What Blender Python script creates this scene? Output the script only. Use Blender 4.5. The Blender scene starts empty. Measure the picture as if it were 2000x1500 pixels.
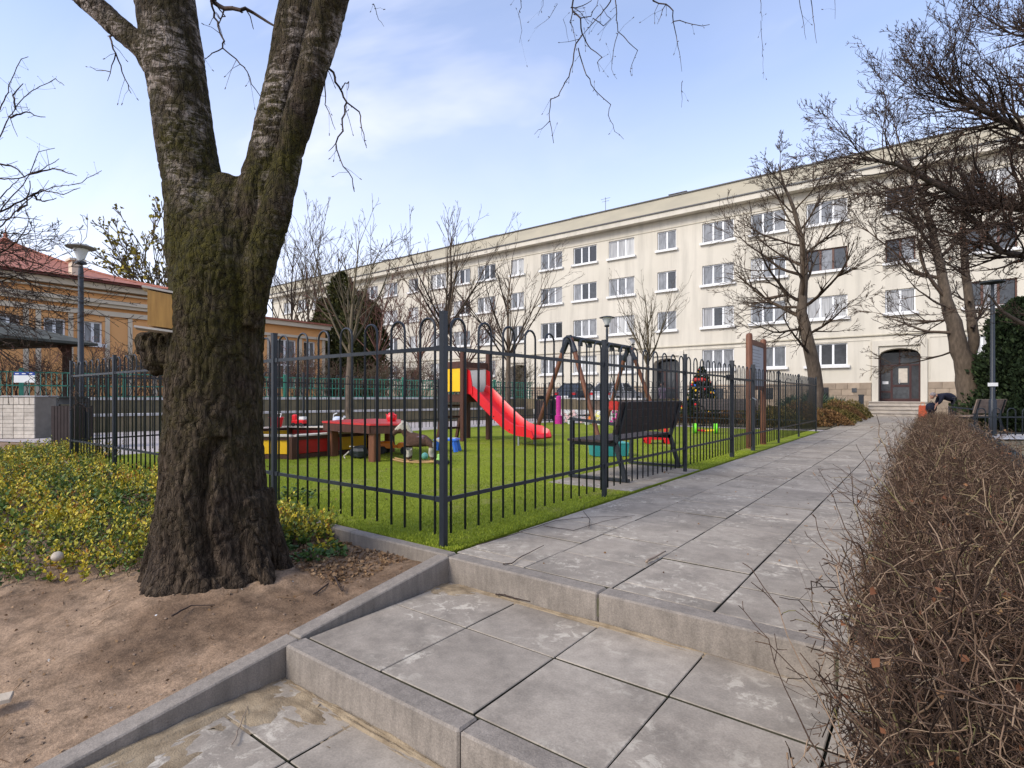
import bpy, bmesh, math, random
import numpy as np
from mathutils import Vector, Matrix, noise
random.seed(7)
NPR = np.random.default_rng(11)
S = bpy.context.scene
C = S.collection
R = math.radians
PI = math.pi
# ------------------------------------------------------------ camera
F = 1070.0; TH = R(37.1); HY = 775.0
cT, sT = math.cos(TH), math.sin(TH)
cam = bpy.data.cameras.new('camera'); co = bpy.data.objects.new('camera', cam); C.objects.link(co)
cam.sensor_width = 36; cam.lens = 36*F/2000; cam.shift_y = 0.0125; cam.clip_start = 0.05; cam.clip_end = 2000
co.location = (0, 0, 1.0); co.rotation_euler = (R(90), 0, TH); S.camera = co
# ------------------------------------------------------------ world and sun
SUN_EL, SUN_AZ = 38, 200      # azimuth: direction the light comes from, degrees clockwise from +Y
w = bpy.data.worlds.new('World'); S.world = w; w.use_nodes = True
nt = w.node_tree; nt.nodes.clear()
def N(nt, t, **k):
    n = nt.nodes.new(t)
    for a, b in k.items():
        if a.startswith('_'): n.inputs[a[1:].replace('_', ' ')].default_value = b
        else: setattr(n, a, b)
    return n
L = lambda nt, a, b: nt.links.new(a, b)
def ramp(nt, fac, stops, interp='LINEAR'):
    r = nt.nodes.new('ShaderNodeValToRGB'); r.color_ramp.interpolation = interp
    el = r.color_ramp.elements
    while len(el) > 1: el.remove(el[-1])
    el[0].position = stops[0][0]; c0 = stops[0][1]
    el[0].color = (*c0, 1) if not isinstance(c0, (int, float)) else (c0, c0, c0, 1)
    for p, c in stops[1:]:
        e = el.new(p); e.color = (*c, 1) if not isinstance(c, (int, float)) else (c, c, c, 1)
    if fac is not None: L(nt, fac, r.inputs[0])
    return r.outputs[0]
def mix(nt, fac, a, b, mode='MIX'):
    m = nt.nodes.new('ShaderNodeMix'); m.data_type = 'RGBA'; m.blend_type = mode
    for i, v in ((0, fac), (6, a), (7, b)):
        if isinstance(v, (int, float)): m.inputs[i].default_value = v
        elif isinstance(v, tuple): m.inputs[i].default_value = (*v, 1)
        else: L(nt, v, m.inputs[i])
    return m.outputs[2]
sky = N(nt, 'ShaderNodeTexSky', sky_type='NISHITA', sun_disc=False, sun_elevation=R(SUN_EL), sun_rotation=R(SUN_AZ),
        altitude=100, air_density=1.0, dust_density=1.2, ozone_density=1.6)
tc = N(nt, 'ShaderNodeTexCoord')
sp = N(nt, 'ShaderNodeSeparateXYZ'); L(nt, tc.outputs['Generated'], sp.inputs[0])
# clouds are laid on a plane overhead: x/(z+k), y/(z+k)
zz = N(nt, 'ShaderNodeMath', operation='ADD', _Value=0.0); zz.inputs[1].default_value = 0.16; L(nt, sp.outputs[2], zz.inputs[0])
zm = N(nt, 'ShaderNodeMath', operation='MAXIMUM'); zm.inputs[1].default_value = 0.05; L(nt, zz.outputs[0], zm.inputs[0])
dx = N(nt, 'ShaderNodeMath', operation='DIVIDE'); L(nt, sp.outputs[0], dx.inputs[0]); L(nt, zm.outputs[0], dx.inputs[1])
dy = N(nt, 'ShaderNodeMath', operation='DIVIDE'); L(nt, sp.outputs[1], dy.inputs[0]); L(nt, zm.outputs[0], dy.inputs[1])
cb = N(nt, 'ShaderNodeCombineXYZ'); L(nt, dx.outputs[0], cb.inputs[0]); L(nt, dy.outputs[0], cb.inputs[1])
mp = N(nt, 'ShaderNodeMapping'); mp.inputs['Rotation'].default_value = (0, 0, R(-30)); mp.inputs['Scale'].default_value = (0.55, 1.5, 1); L(nt, cb.outputs[0], mp.inputs[0])
n1 = N(nt, 'ShaderNodeTexNoise', _Scale=0.8, _Detail=6.0, _Roughness=0.52, _Distortion=0.7); L(nt, mp.outputs[0], n1.inputs[0])
cl = ramp(nt, n1.outputs[0], [(0.43, 0.0), (0.66, 1.0)])
lowz = ramp(nt, sp.outputs[2], [(0.0, 0.86), (0.15, 0.70), (0.30, 0.45), (0.5, 0.18), (0.8, 0.08)])
cm = N(nt, 'ShaderNodeMath', operation='MULTIPLY', use_clamp=True); L(nt, cl, cm.inputs[0]); cm.inputs[1].default_value = 0.72
cf = N(nt, 'ShaderNodeMath', operation='MAXIMUM', use_clamp=True); L(nt, cm.outputs[0], cf.inputs[0]); L(nt, lowz, cf.inputs[1])
ad = N(nt, 'ShaderNodeMath', operation='MULTIPLY_ADD', use_clamp=True); L(nt, cl, ad.inputs[0]); ad.inputs[1].default_value = 0.15; L(nt, cf.outputs[0], ad.inputs[2])
skyg = mix(nt, 1.0, sky.outputs[0], (0.88, 0.89, 0.98), 'MULTIPLY')
skc = mix(nt, ad.outputs[0], skyg, (3.85, 3.85, 4.3))
bg = N(nt, 'ShaderNodeBackground', _Strength=0.15); L(nt, skc, bg.inputs[0])
wo = N(nt, 'ShaderNodeOutputWorld'); L(nt, bg.outputs[0], wo.inputs[0])
sl = bpy.data.lights.new('sun', 'SUN'); sl.energy = 1.4; sl.angle = R(22); sl.color = (1.0, 0.92, 0.80)
so = bpy.data.objects.new('sun', sl); C.objects.link(so)
az = R(SUN_AZ); so.rotation_euler = (R(90-SUN_EL), 0, PI-az)
S.view_settings.view_transform = 'Standard'; S.view_settings.look = 'None'
S.view_settings.exposure = 1.08; S.view_settings.gamma = 1.0; S.view_settings.use_curve_mapping = False
S.render.engine = 'CYCLES'
try: S.cycles.max_bounces = 6; S.cycles.transparent_max_bounces = 8
except Exception: pass
# ------------------------------------------------------------ geometry helpers
def W(x, y, d):
    """point seen at photo pixel (x, y) at depth d (used once to find where things stand)"""
    u = (x-1000)/F
    return Vector(((-sT+u*cT)*d, (cT+u*sT)*d, 1+(HY-y)*d/F))
def Gd(x, y, z=0.0):
    return W(x, y, (1-z)*F/(y-HY))
def thing(name, label, cat, loc=(0, 0, 0), rz=0, group=None):
    o = bpy.data.objects.new(name, None); C.objects.link(o); o.empty_display_size = 0.1
    o.location = loc; o.rotation_euler = (0, 0, rz); o['label'] = label; o['category'] = cat
    if group: o['group'] = group
    return o
def tag(o, label=None, cat=None, group=None, kind=None):
    if label: o['label'] = label
    if cat: o['category'] = cat
    if group: o['group'] = group
    if kind: o['kind'] = kind
    return o
def inst(name, me, parent=None, loc=(0, 0, 0), rot=(0, 0, 0), sc=(1, 1, 1)):
    o = bpy.data.objects.new(name, me); C.objects.link(o); o.parent = parent
    o.location = loc; o.rotation_euler = rot; o.scale = sc
    return o
def copy_tree(o, parent=None, kids=None):
    c = o.copy(); C.objects.link(c); c.parent = parent
    for ch in [x for x in o.children]: copy_tree(ch, c)
    return c
class MB:
    def __init__(s): s.v = []; s.f = []; s.m = []; s.cur = 0
    def add(s, vs, fs):
        b = len(s.v); s.v.extend([tuple(p) for p in vs]); s.f.extend([tuple(i+b for i in f) for f in fs]); s.m.extend([s.cur]*len(fs)); return s
    def box(s, c, d, rz=0, M=None, taper=1.0):
        x, y, z = d[0]/2, d[1]/2, d[2]/2
        vs = []
        for zz_, t in ((-z, 1.0), (z, taper)):
            for a, b in ((-x, -y), (x, -y), (x, y), (-x, y)): vs.append(Vector((a*t, b*t, zz_)))
        if M is None: M = Matrix.Rotation(rz, 3, 'Z')
        vs = [M @ p + Vector(c) for p in vs]
        return s.add(vs, [(3, 2, 1, 0), (4, 5, 6, 7), (0, 1, 5, 4), (1, 2, 6, 5), (2, 3, 7, 6), (3, 0, 4, 7)])
    def bb(s, x0, x1, y0, y1, z0, z1):
        return s.box(((x0+x1)/2, (y0+y1)/2, (z0+z1)/2), (x1-x0, y1-y0, z1-z0))
    def bev(s, c, d, b=0.01, rz=0):
        """box with chamfered top and vertical edges"""
        x, y, z = d[0]/2, d[1]/2, d[2]/2
        def ring(ix, iy, k, zz_):
            return [(-ix+k, -iy, zz_), (ix-k, -iy, zz_), (ix, -iy+k, zz_), (ix, iy-k, zz_), (ix-k, iy, zz_), (-ix+k, iy, zz_), (-ix, iy-k, zz_), (-ix, -iy+k, zz_)]
        rs = ring(x, y, b, -z)+ring(x, y, b, z-b)+ring(x-b, y-b, b*0.5, z)
        M = Matrix.Rotation(rz, 3, 'Z')
        vs = [M @ Vector(p)+Vector(c) for p in rs]
        fs = [tuple(range(7, -1, -1)), tuple(range(16, 24))]
        for k in (0, 8):
            for i in range(8): fs.append((k+i, k+(i+1) % 8, k+8+(i+1) % 8, k+8+i))
        return s.add(vs, fs)
    def beam(s, p0, p1, wd, ht=None, up=(0, 0, 1), taper=1.0):
        p0, p1 = Vector(p0), Vector(p1); ht = ht or wd
        d = (p1-p0); l = d.length; d.normalize(); u = Vector(up)
        if abs(d.dot(u)) > 0.98: u = Vector((0, 1, 0))
        a = d.cross(u).normalized(); b = a.cross(d).normalized()
        vs = []
        for p, t in ((p0, 1.0), (p1, taper)):
            for i, j in ((-1, -1), (1, -1), (1, 1), (-1, 1)): vs.append(p+a*i*wd/2*t+b*j*ht/2*t)
        return s.add(vs, [(3, 2, 1, 0), (4, 5, 6, 7), (0, 1, 5, 4), (1, 2, 6, 5), (2, 3, 7, 6), (3, 0, 4, 7)])
    def tube(s, pts, r, n=8, cap=True):
        pts = [Vector(p) for p in pts]; rr = r if isinstance(r, (list, tuple)) else [r]*len(pts)
        m = len(pts); vs = []; prev = None
        for i, p in enumerate(pts):
            d = (pts[min(i+1, m-1)]-pts[max(i-1, 0)]).normalized()
            if prev is None:
                u = Vector((0, 0, 1)) if abs(d.z) < 0.9 else Vector((1, 0, 0)); a = d.cross(u).normalized()
            else:
                a = (prev-d*prev.dot(d)).normalized()
            prev = a; b = d.cross(a)
            for k in range(n):
                t = 2*PI*k/n; vs.append(p+(a*math.cos(t)+b*math.sin(t))*rr[i])
        fs = []
        for i in range(m-1):
            for k in range(n): fs.append((i*n+k, i*n+(k+1) % n, (i+1)*n+(k+1) % n, (i+1)*n+k))
        if cap: fs.append(tuple(range(n-1, -1, -1))); fs.append(tuple(range((m-1)*n, m*n)))
        return s.add(vs, fs)
    def lathe(s, prof, c=(0, 0, 0), n=16):
        vs = []; m = len(prof)
        for r, z in prof:
            for k in range(n): t = 2*PI*k/n; vs.append((c[0]+r*math.cos(t), c[1]+r*math.sin(t), c[2]+z))
        fs = []
        for i in range(m-1):
            for k in range(n): fs.append((i*n+k, i*n+(k+1) % n, (i+1)*n+(k+1) % n, (i+1)*n+k))
        fs.append(tuple(range(n-1, -1, -1))); fs.append(tuple(range((m-1)*n, m*n)))
        return s.add(vs, fs)
    def prism(s, poly, z0, z1):
        n = len(poly)
        vs = [(p[0], p[1], z0) for p in poly]+[(p[0], p[1], z1) for p in poly]
        return s.add(vs, [tuple(range(n-1, -1, -1)), tuple(range(n, 2*n))]+[(i, (i+1) % n, n+(i+1) % n, n+i) for i in range(n)])
    def prof(s, poly, y0, y1):
        """outline in x,z extruded along y"""
        n = len(poly)
        vs = [(p[0], y0, p[1]) for p in poly]+[(p[0], y1, p[1]) for p in poly]
        return s.add(vs, [tuple(range(n)), tuple(range(2*n-1, n-1, -1))]+[((i+1) % n, i, n+i, n+(i+1) % n) for i in range(n)])
    def ball(s, c, r, n=10, m=7, jit=0.0):
        rr = r if isinstance(r, (tuple, list)) else (r, r, r); vs = []
        for i in range(1, m):
            ph = PI*i/m
            for k in range(n):
                t = 2*PI*k/n; q = 1+random.uniform(-jit, jit)
                vs.append((c[0]+rr[0]*q*math.sin(ph)*math.cos(t), c[1]+rr[1]*q*math.sin(ph)*math.sin(t), c[2]+rr[2]*q*math.cos(ph)))
        vs.append((c[0], c[1], c[2]+rr[2])); vs.append((c[0], c[1], c[2]-rr[2]))
        T, B = len(vs)-2, len(vs)-1; fs = []
        for i in range(m-2):
            for k in range(n): fs.append((i*n+k, (i+1)*n+k, (i+1)*n+(k+1) % n, i*n+(k+1) % n))
        for k in range(n): fs.append((T, k, (k+1) % n)); fs.append((B, (m-2)*n+(k+1) % n, (m-2)*n+k))
        return s.add(vs, fs)
    def mesh(s, name, mats, smooth=False):
        me = bpy.data.meshes.new(name); me.from_pydata(s.v, [], s.f)
        for m in (mats if isinstance(mats, (list, tuple)) else [mats]): me.materials.append(m)
        if max(s.m, default=0) > 0: me.polygons.foreach_set('material_index', s.m)
        bm = bmesh.new(); bm.from_mesh(me); bmesh.ops.recalc_face_normals(bm, faces=bm.faces); bm.to_mesh(me); bm.free()
        if smooth: me.polygons.foreach_set('use_smooth', [True]*len(me.polygons))
        me.update(); return me
    def obj(s, name, mats, parent=None, loc=(0, 0, 0), smooth=False, rot=(0, 0, 0)):
        return inst(name, s.mesh(name, mats, smooth), parent, loc, rot)
def soft(o, ang=40):
    """smooth shading kept crisp at real edges"""
    me = o.data; me.polygons.foreach_set('use_smooth', [True]*len(me.polygons))
    bm = bmesh.new(); bm.from_mesh(me); a = R(ang)
    for e in bm.edges:
        if len(e.link_faces) == 2 and e.calc_face_angle(0) > a: e.smooth = False
    bm.to_mesh(me); bm.free(); return o
def raw_mesh(name, V, Fq, mat, tone=None, smooth=False):
    """numpy mesh; Fq (n,k) faces of equal size; tone one float per vertex"""
    me = bpy.data.meshes.new(name); nv = len(V); nf, k = Fq.shape
    me.vertices.add(nv); me.vertices.foreach_set('co', V.astype(np.float32).ravel())
    me.loops.add(nf*k); me.loops.foreach_set('vertex_index', Fq.astype(np.int32).ravel())
    me.polygons.add(nf); me.polygons.foreach_set('loop_start', np.arange(0, nf*k, k, dtype=np.int32))
    try: me.polygons.foreach_set('loop_total', np.full(nf, k, dtype=np.int32))
    except Exception: pass
    if smooth: me.polygons.foreach_set('use_smooth', np.ones(nf, dtype=bool))
    if tone is not None:
        at = me.attributes.new('tone', 'FLOAT', 'POINT'); at.data.foreach_set('value', tone.astype(np.float32))
    me.update(calc_edges=True); me.materials.append(mat); return me
def seg_mesh(name, segs, mat, n=3):
    """segs: rows of p0(3) p1(3) r0 r1 tone -> tapered n-sided twig pieces"""
    A = np.array(segs, dtype=np.float64); P0, P1 = A[:, 0:3], A[:, 3:6]; m = len(A)
    D = P1-P0; ln = np.linalg.norm(D, axis=1, keepdims=True)+1e-9; D /= ln
    P1 = P1+D*A[:, 7:8]*0.6; P0 = P0-D*A[:, 6:7]*0.3
    U = np.where(np.abs(D[:, 2:3]) < 0.9, np.array([[0, 0, 1.0]]), np.array([[1.0, 0, 0]]))
    a = np.cross(D, U); a /= np.linalg.norm(a, axis=1, keepdims=True)+1e-9; b = np.cross(D, a)
    V = np.zeros((m, 2*n, 3))
    for k in range(n):
        t = 2*PI*k/n; o = a*math.cos(t)+b*math.sin(t)
        V[:, k] = P0+o*A[:, 6:7]; V[:, n+k] = P1+o*A[:, 7:8]
    base = (np.arange(m)*2*n)[:, None]; Fs = []
    for k in range(n): Fs.append(base+np.array([[k, (k+1) % n, n+(k+1) % n, n+k]]))
    Fq = np.concatenate(Fs, axis=0)
    return raw_mesh(name, V.reshape(-1, 3), Fq, mat, np.repeat(A[:, 8], 2*n), smooth=True)
def leaf_mesh(name, P, D, Sz, tone, mat, wid=0.36, fold=0.18):
    """folded two-triangle leaves at P pointing along D"""
    n = len(P); D = D/(np.linalg.norm(D, axis=1, keepdims=True)+1e-9)
    Rn = NPR.normal(size=(n, 3)); Sd = np.cross(D, Rn); Sd /= np.linalg.norm(Sd, axis=1, keepdims=True)+1e-9
    Up = np.cross(Sd, D); s = Sz[:, None]
    mid = P+D*s*0.45
    V = np.stack([P, mid+Sd*s*wid+Up*s*fold, P+D*s, mid-Sd*s*wid+Up*s*fold], axis=1)
    b = (np.arange(n)*4)[:, None]
    Fq = np.concatenate([b+np.array([[0, 1, 2]]), b+np.array([[0, 2, 3]])])
    return raw_mesh(name, V.reshape(-1, 3), Fq, mat, np.repeat(tone, 4))
# ------------------------------------------------------------ materials
def newmat(name):
    m = bpy.data.materials.new(name); m.use_nodes = True; t = m.node_tree
    p = t.nodes['Principled BSDF']; return m, t, p
def pos(t, scale=(1, 1, 1), obj=False):
    g = N(t, 'ShaderNodeTexCoord').outputs['Object'] if obj else N(t, 'ShaderNodeNewGeometry').outputs['Position']
    mp = N(t, 'ShaderNodeMapping'); mp.inputs['Scale'].default_value = scale; L(t, g, mp.inputs[0]); return mp.outputs[0]
def nz(t, v, scale, detail=4.0, rough=0.55, dist=0.0):
    n = N(t, 'ShaderNodeTexNoise', _Scale=scale, _Detail=detail, _Roughness=rough, _Distortion=dist); L(t, v, n.inputs[0]); return n.outputs[0]
def bump(t, p, h, strength, dist=0.01):
    b = N(t, 'ShaderNodeBump', _Strength=strength, _Distance=dist); L(t, h, b.inputs['Height']); L(t, b.outputs[0], p.inputs['Normal']); return b
def M(name, col, rough=0.7, var=0.25, scale=6.0, bmp=0.0, bscale=60.0, metal=0.0, rnd=0.0, spec=0.4, col2=None, stretch=(1, 1, 1), obj=False):
    m, t, p = newmat(name); v = pos(t, stretch, obj)
    c2 = col2 or tuple(c*(1-var) for c in col); c1 = col if col2 else tuple(min(1, c*(1+var*0.5)) for c in col)
    n = nz(t, v, scale, 5.0); c = ramp(t, n, [(0.3, c1), (0.7, c2)])
    if rnd:
        oi = N(t, 'ShaderNodeObjectInfo'); r = ramp(t, oi.outputs['Random'], [(0, 1-rnd), (1, 1+rnd)])
        mr = N(t, 'ShaderNodeMapRange'); L(t, oi.outputs['Random'], mr.inputs[0]); mr.inputs[3].default_value = 1-rnd; mr.inputs[4].default_value = 1+rnd
        h = N(t, 'ShaderNodeHueSaturation'); L(t, c, h.inputs['Color']); L(t, mr.outputs[0], h.inputs['Value']); c = h.outputs[0]
    L(t, c, p.inputs['Base Color']); p.inputs['Roughness'].default_value = rough; p.inputs['Metallic'].default_value = metal
    p.inputs['Specular IOR Level'].default_value = spec
    if bmp: bump(t, p, nz(t, v, bscale, 4.0), bmp)
    return m
def Mtone(name, stops, rough=0.8, spec=0.2, nscale=0):
    m, t, p = newmat(name); a = N(t, 'ShaderNodeAttribute', attribute_name='tone')
    c = ramp(t, a.outputs['Fac'], stops)
    if nscale:
        n = nz(t, pos(t), nscale, 4.0); c = mix(t, 1.0, c, ramp(t, n, [(0.3, 0.75), (0.7, 1.2)]), 'MULTIPLY')
    L(t, c, p.inputs['Base Color']); p.inputs['Roughness'].default_value = rough; p.inputs['Specular IOR Level'].default_value = spec
    return m
# ------------------------------------------------------------ shared materials
def slab_mat():
    m, t, p = newmat('concrete_slab'); v = pos(t)
    oi = N(t, 'ShaderNodeObjectInfo')
    big = nz(t, v, 1.7, 6.0, 0.6); fine = nz(t, v, 120, 3.0); mid = nz(t, v, 14, 6.0, 0.65)
    c = ramp(t, big, [(0.3, (0.285, 0.244, 0.196)), (0.7, (0.365, 0.318, 0.258))])
    c = mix(t, 1.0, c, ramp(t, mid, [(0.25, 0.80), (0.75, 1.16)]), 'MULTIPLY')
    c = mix(t, 1.0, c, ramp(t, fine, [(0.3, 0.86), (0.7, 1.10)]), 'MULTIPLY')
    mr = N(t, 'ShaderNodeMapRange'); L(t, oi.outputs['Random'], mr.inputs[0]); mr.inputs[3].default_value = 0.86; mr.inputs[4].default_value = 1.12
    h = N(t, 'ShaderNodeHueSaturation'); L(t, c, h.inputs['Color']); L(t, mr.outputs[0], h.inputs['Value']); c = h.outputs[0]
    # pale lime bloom in ragged patches
    e1 = nz(t, v, 2.3, 2.0, 0.5); e2 = nz(t, v, 16, 8.0, 0.72, 0.6)
    mu = N(t, 'ShaderNodeMath', operation='MULTIPLY'); L(t, ramp(t, e1, [(0.46, 0.0), (0.60, 1.0)]), mu.inputs[0]); L(t, ramp(t, e2, [(0.515, 0.0), (0.60, 1.0)]), mu.inputs[1])
    m2 = N(t, 'ShaderNodeMath', operation='MULTIPLY'); L(t, mu.outputs[0], m2.inputs[0]); m2.inputs[1].default_value = 0.85
    c = mix(t, m2.outputs[0], c, (0.53, 0.475, 0.385))
    # darker damp blotches
    d1 = nz(t, v, 3.1, 5.0, 0.6); c = mix(t, 1.0, c, ramp(t, d1, [(0.35, 0.74), (0.52, 1.0)]), 'MULTIPLY')
    L(t, c, p.inputs['Base Color']); p.inputs['Roughness'].default_value = 0.82; p.inputs['Specular IOR Level'].default_value = 0.3
    bump(t, p, fine, 0.35, 0.003); return m
def kerb_mat():
    m, t, p = newmat('kerb_concrete'); v = pos(t)
    a = nz(t, v, 5, 6.0, 0.65); f = nz(t, v, 160, 3.0); st = nz(t, pos(t, (14, 14, 2.5)), 2.2, 6.0, 0.6)
    c = ramp(t, a, [(0.3, (0.19, 0.163, 0.133)), (0.7, (0.29, 0.25, 0.207))])
    c = mix(t, 1.0, c, ramp(t, st, [(0.3, 0.78), (0.7, 1.12)]), 'MULTIPLY')
    c = mix(t, 1.0, c, ramp(t, f, [(0.3, 0.8), (0.7, 1.15)]), 'MULTIPLY')
    L(t, c, p.inputs['Base Color']); p.inputs['Roughness'].default_value = 0.88; bump(t, p, f, 0.5, 0.004); return m
MS = slab_mat(); MK = kerb_mat()
M_JOINT = M('joint_sand_moss', (0.10, 0.09, 0.055), 0.95, scale=9, col2=(0.045, 0.05, 0.022), bmp=0.4, bscale=80)
M_SAND = M('drifted_sand', (0.34, 0.265, 0.17), 0.95, scale=13, col2=(0.17, 0.125, 0.075), bmp=0.5, bscale=140)
M_EDGE = M('mossy_joint_shade', (0.06, 0.055, 0.035), 0.95, scale=9, col2=(0.03, 0.032, 0.016))  # grimy slab sides, coloured darker to stand in for shade in the joints
def dirt_mat():
    m, t, p = newmat('bare_soil'); v = pos(t)
    a = nz(t, v, 1.3, 7.0, 0.62); b = nz(t, v, 11, 7.0, 0.7); f = nz(t, v, 90, 4.0, 0.7)
    c = ramp(t, a, [(0.30, (0.085, 0.054, 0.034)), (0.44, (0.195, 0.128, 0.080)), (0.60, (0.33, 0.228, 0.148)), (0.75, (0.22, 0.146, 0.092))])
    c = mix(t, 1.0, c, ramp(t, b, [(0.32, 0.55), (0.6, 1.15)]), 'MULTIPLY')
    c = mix(t, 1.0, c, ramp(t, f, [(0.3, 0.62), (0.7, 1.22)]), 'MULTIPLY')
    L(t, c, p.inputs['Base Color']); p.inputs['Roughness'].default_value = 0.95; p.inputs['Specular IOR Level'].default_value = 0.15
    b2 = N(t, 'ShaderNodeMath', operation='ADD'); L(t, b, b2.inputs[0]); L(t, f, b2.inputs[1])
    bump(t, p, b2.outputs[0], 0.6, 0.012); return m
M_DIRT = dirt_mat()
def turf_mat():
    m, t, p = newmat('artificial_turf'); v = pos(t)
    a = nz(t, v, 0.9, 4.0); f = nz(t, v, 130, 3.0, 0.7); g = nz(t, v, 18, 4.0, 0.7)
    c = ramp(t, a, [(0.3, (0.185, 0.235, 0.018)), (0.7, (0.255, 0.305, 0.030))])
    c = mix(t, 1.0, c, ramp(t, g, [(0.3, 0.84), (0.7, 1.12)]), 'MULTIPLY')
    c = mix(t, 1.0, c, ramp(t, f, [(0.25, 0.5), (0.7, 1.2)]), 'MULTIPLY')
    s1 = nz(t, v, 1.6, 6.0, 0.7); c = mix(t, ramp(t, s1, [(0.54, 0.0), (0.70, 0.6)]), c, (0.32, 0.26, 0.12))
    L(t, c, p.inputs['Base Color']); p.inputs['Roughness'].default_value = 0.9; p.inputs['Specular IOR Level'].default_value = 0.1
    bump(t, p, f, 0.9, 0.01); return m
M_TURF = turf_mat()
M_BLADE = Mtone('turf_blades', [(0, (0.13, 0.17, 0.010)), (0.6, (0.25, 0.31, 0.025)), (1, (0.36, 0.40, 0.05))])
M_GROUND = M('park_ground', (0.20, 0.15, 0.10), 0.95, scale=0.6, col2=(0.11, 0.10, 0.05), bmp=0.4, bscale=30)
M_PAV = M('plaza_concrete', (0.40, 0.355, 0.33), 0.85, 0.15, scale=2.0, bmp=0.1, bscale=60)
M_METAL = M('painted_graphite_steel', (0.014, 0.019, 0.026), 0.42, 0.2, scale=20, spec=0.5)
M_METALD = M('weathered_graphite_steel', (0.02, 0.026, 0.03), 0.5, 0.25, scale=30)
M_BROWN = M('brown_stained_timber', (0.085, 0.030, 0.016), 0.6, scale=5, col2=(0.045, 0.018, 0.011), bmp=0.2, bscale=40, stretch=(6, 6, 1))
M_BROWN2 = M('brown_glazed_timber', (0.19, 0.075, 0.035), 0.55, scale=4, col2=(0.11, 0.04, 0.02), bmp=0.15, bscale=50, stretch=(6, 6, 1))
M_SLATD = M('dark_bench_slats', (0.035, 0.022, 0.020), 0.6, 0.3, scale=8)
M_RED = M('red_plastic', (0.62, 0.012, 0.018), 0.35, 0.12, scale=5, spec=0.5)
M_REDD = M('deep_red_panel', (0.42, 0.018, 0.012), 0.5, 0.2, scale=5)
M_YEL = M('yellow_panel', (0.80, 0.47, 0.008), 0.5, 0.12, scale=5)
M_WHITE = M('white_paint', (0.72, 0.72, 0.70), 0.5, 0.08, scale=8)
M_CREAMT = M('weathered_pale_trim', (0.55, 0.50, 0.42), 0.7, 0.15, scale=8)
M_BLUE = M('blue_plastic', (0.04, 0.16, 0.62), 0.4, 0.1)
M_TEAL = M('teal_plastic', (0.03, 0.25, 0.25), 0.45, 0.1)
M_PINK = M('magenta_plastic', (0.60, 0.03, 0.28), 0.45, 0.1)
M_LIME = M('lime_plastic', (0.20, 0.80, 0.03), 0.4, 0.1)
M_ORANGE = M('orange_plastic', (0.75, 0.22, 0.02), 0.45, 0.1)
M_BLACK = M('black_rubber', (0.02, 0.02, 0.02), 0.7, 0.2)
M_GREY = M('grey_plastic', (0.33, 0.33, 0.34), 0.45, 0.1)
M_SILV = M('galvanised_steel', (0.45, 0.46, 0.48), 0.4, 0.15, metal=0.6)
# ------------------------------------------------------------ the big ground
def gnd():
    v = []; f = []
    xs = [-600, -60, -19, -2.45, -0.2, 12, 600]
    rows = [(-300, -0.6), (-4, -0.6), (0.3, -0.42), (2.58, -0.42), (2.62, -0.035), (20, -0.035), (60, -0.035), (700, -0.035)]
    for y, z in rows:
        for x in xs: v.append((x, y, z))
    k = len(xs)
    for j in range(len(rows)-1):
        for i in range(k-1): f.append((j*k+i, j*k+i+1, (j+1)*k+i+1, (j+1)*k+i))
    mb = MB(); mb.add(v, f); o = mb.obj('ground', M_GROUND); tag(o, kind='structure')
gnd()
# ------------------------------------------------------------ paved path, its slabs and the steps
def paving(name, x0, x1, y0, y1, z, cols, rows, stag=False, thick=0.04, top=0.0):
    """bed + individual slabs"""
    mb = MB(); mb.bb(x0, x1, y0, y1, z-0.12, z-0.026); bed = mb.obj(name, M_JOINT); tag(bed, kind='structure')
    cache = {}
    for i in range(len(cols)-1):
        rr = rows[i % 2] if stag else rows[0]
        for j in range(len(rr)-1):
            a, b, c, d = cols[i], cols[i+1], rr[j], rr[j+1]
            wd, ln = round(b-a-0.008, 3), round(d-c-0.009, 3)
            if ln < 0.05: continue
            key = (wd, ln)
            if key not in cache:
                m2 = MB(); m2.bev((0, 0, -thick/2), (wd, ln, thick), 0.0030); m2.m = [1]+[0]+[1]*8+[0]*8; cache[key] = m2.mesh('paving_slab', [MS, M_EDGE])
            rx, ry = random.uniform(-.0035, .0035), random.uniform(-.0035, .0035)
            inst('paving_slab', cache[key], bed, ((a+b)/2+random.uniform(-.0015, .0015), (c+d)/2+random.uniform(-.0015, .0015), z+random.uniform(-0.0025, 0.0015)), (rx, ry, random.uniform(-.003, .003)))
    return bed
cols = [-2.42, -1.88, -1.31, -0.79, -0.25]
a, b = [2.60], [2.60]
y = 2.73
while y < 26.2: a.append(y); y += 0.545
y = 3.03
b.append(2.60+0.0) if False else None
while y < 26.2: b.append(y); y += 0.545
a.append(26.4); b.append(26.4)
path = paving('path', -2.45, -0.22, 2.49, 26.4, 0.0, cols, (a, b), True)
mb = MB(); mb.bb(-2.45, -0.22, 26.4, 34.4, -0.1, -0.003); o = mb.obj('path_far', MS); tag(o, kind='structure')
M_COPING = M('pale_strip', (0.55, 0.52, 0.49), 0.85, 0.1)
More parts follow.
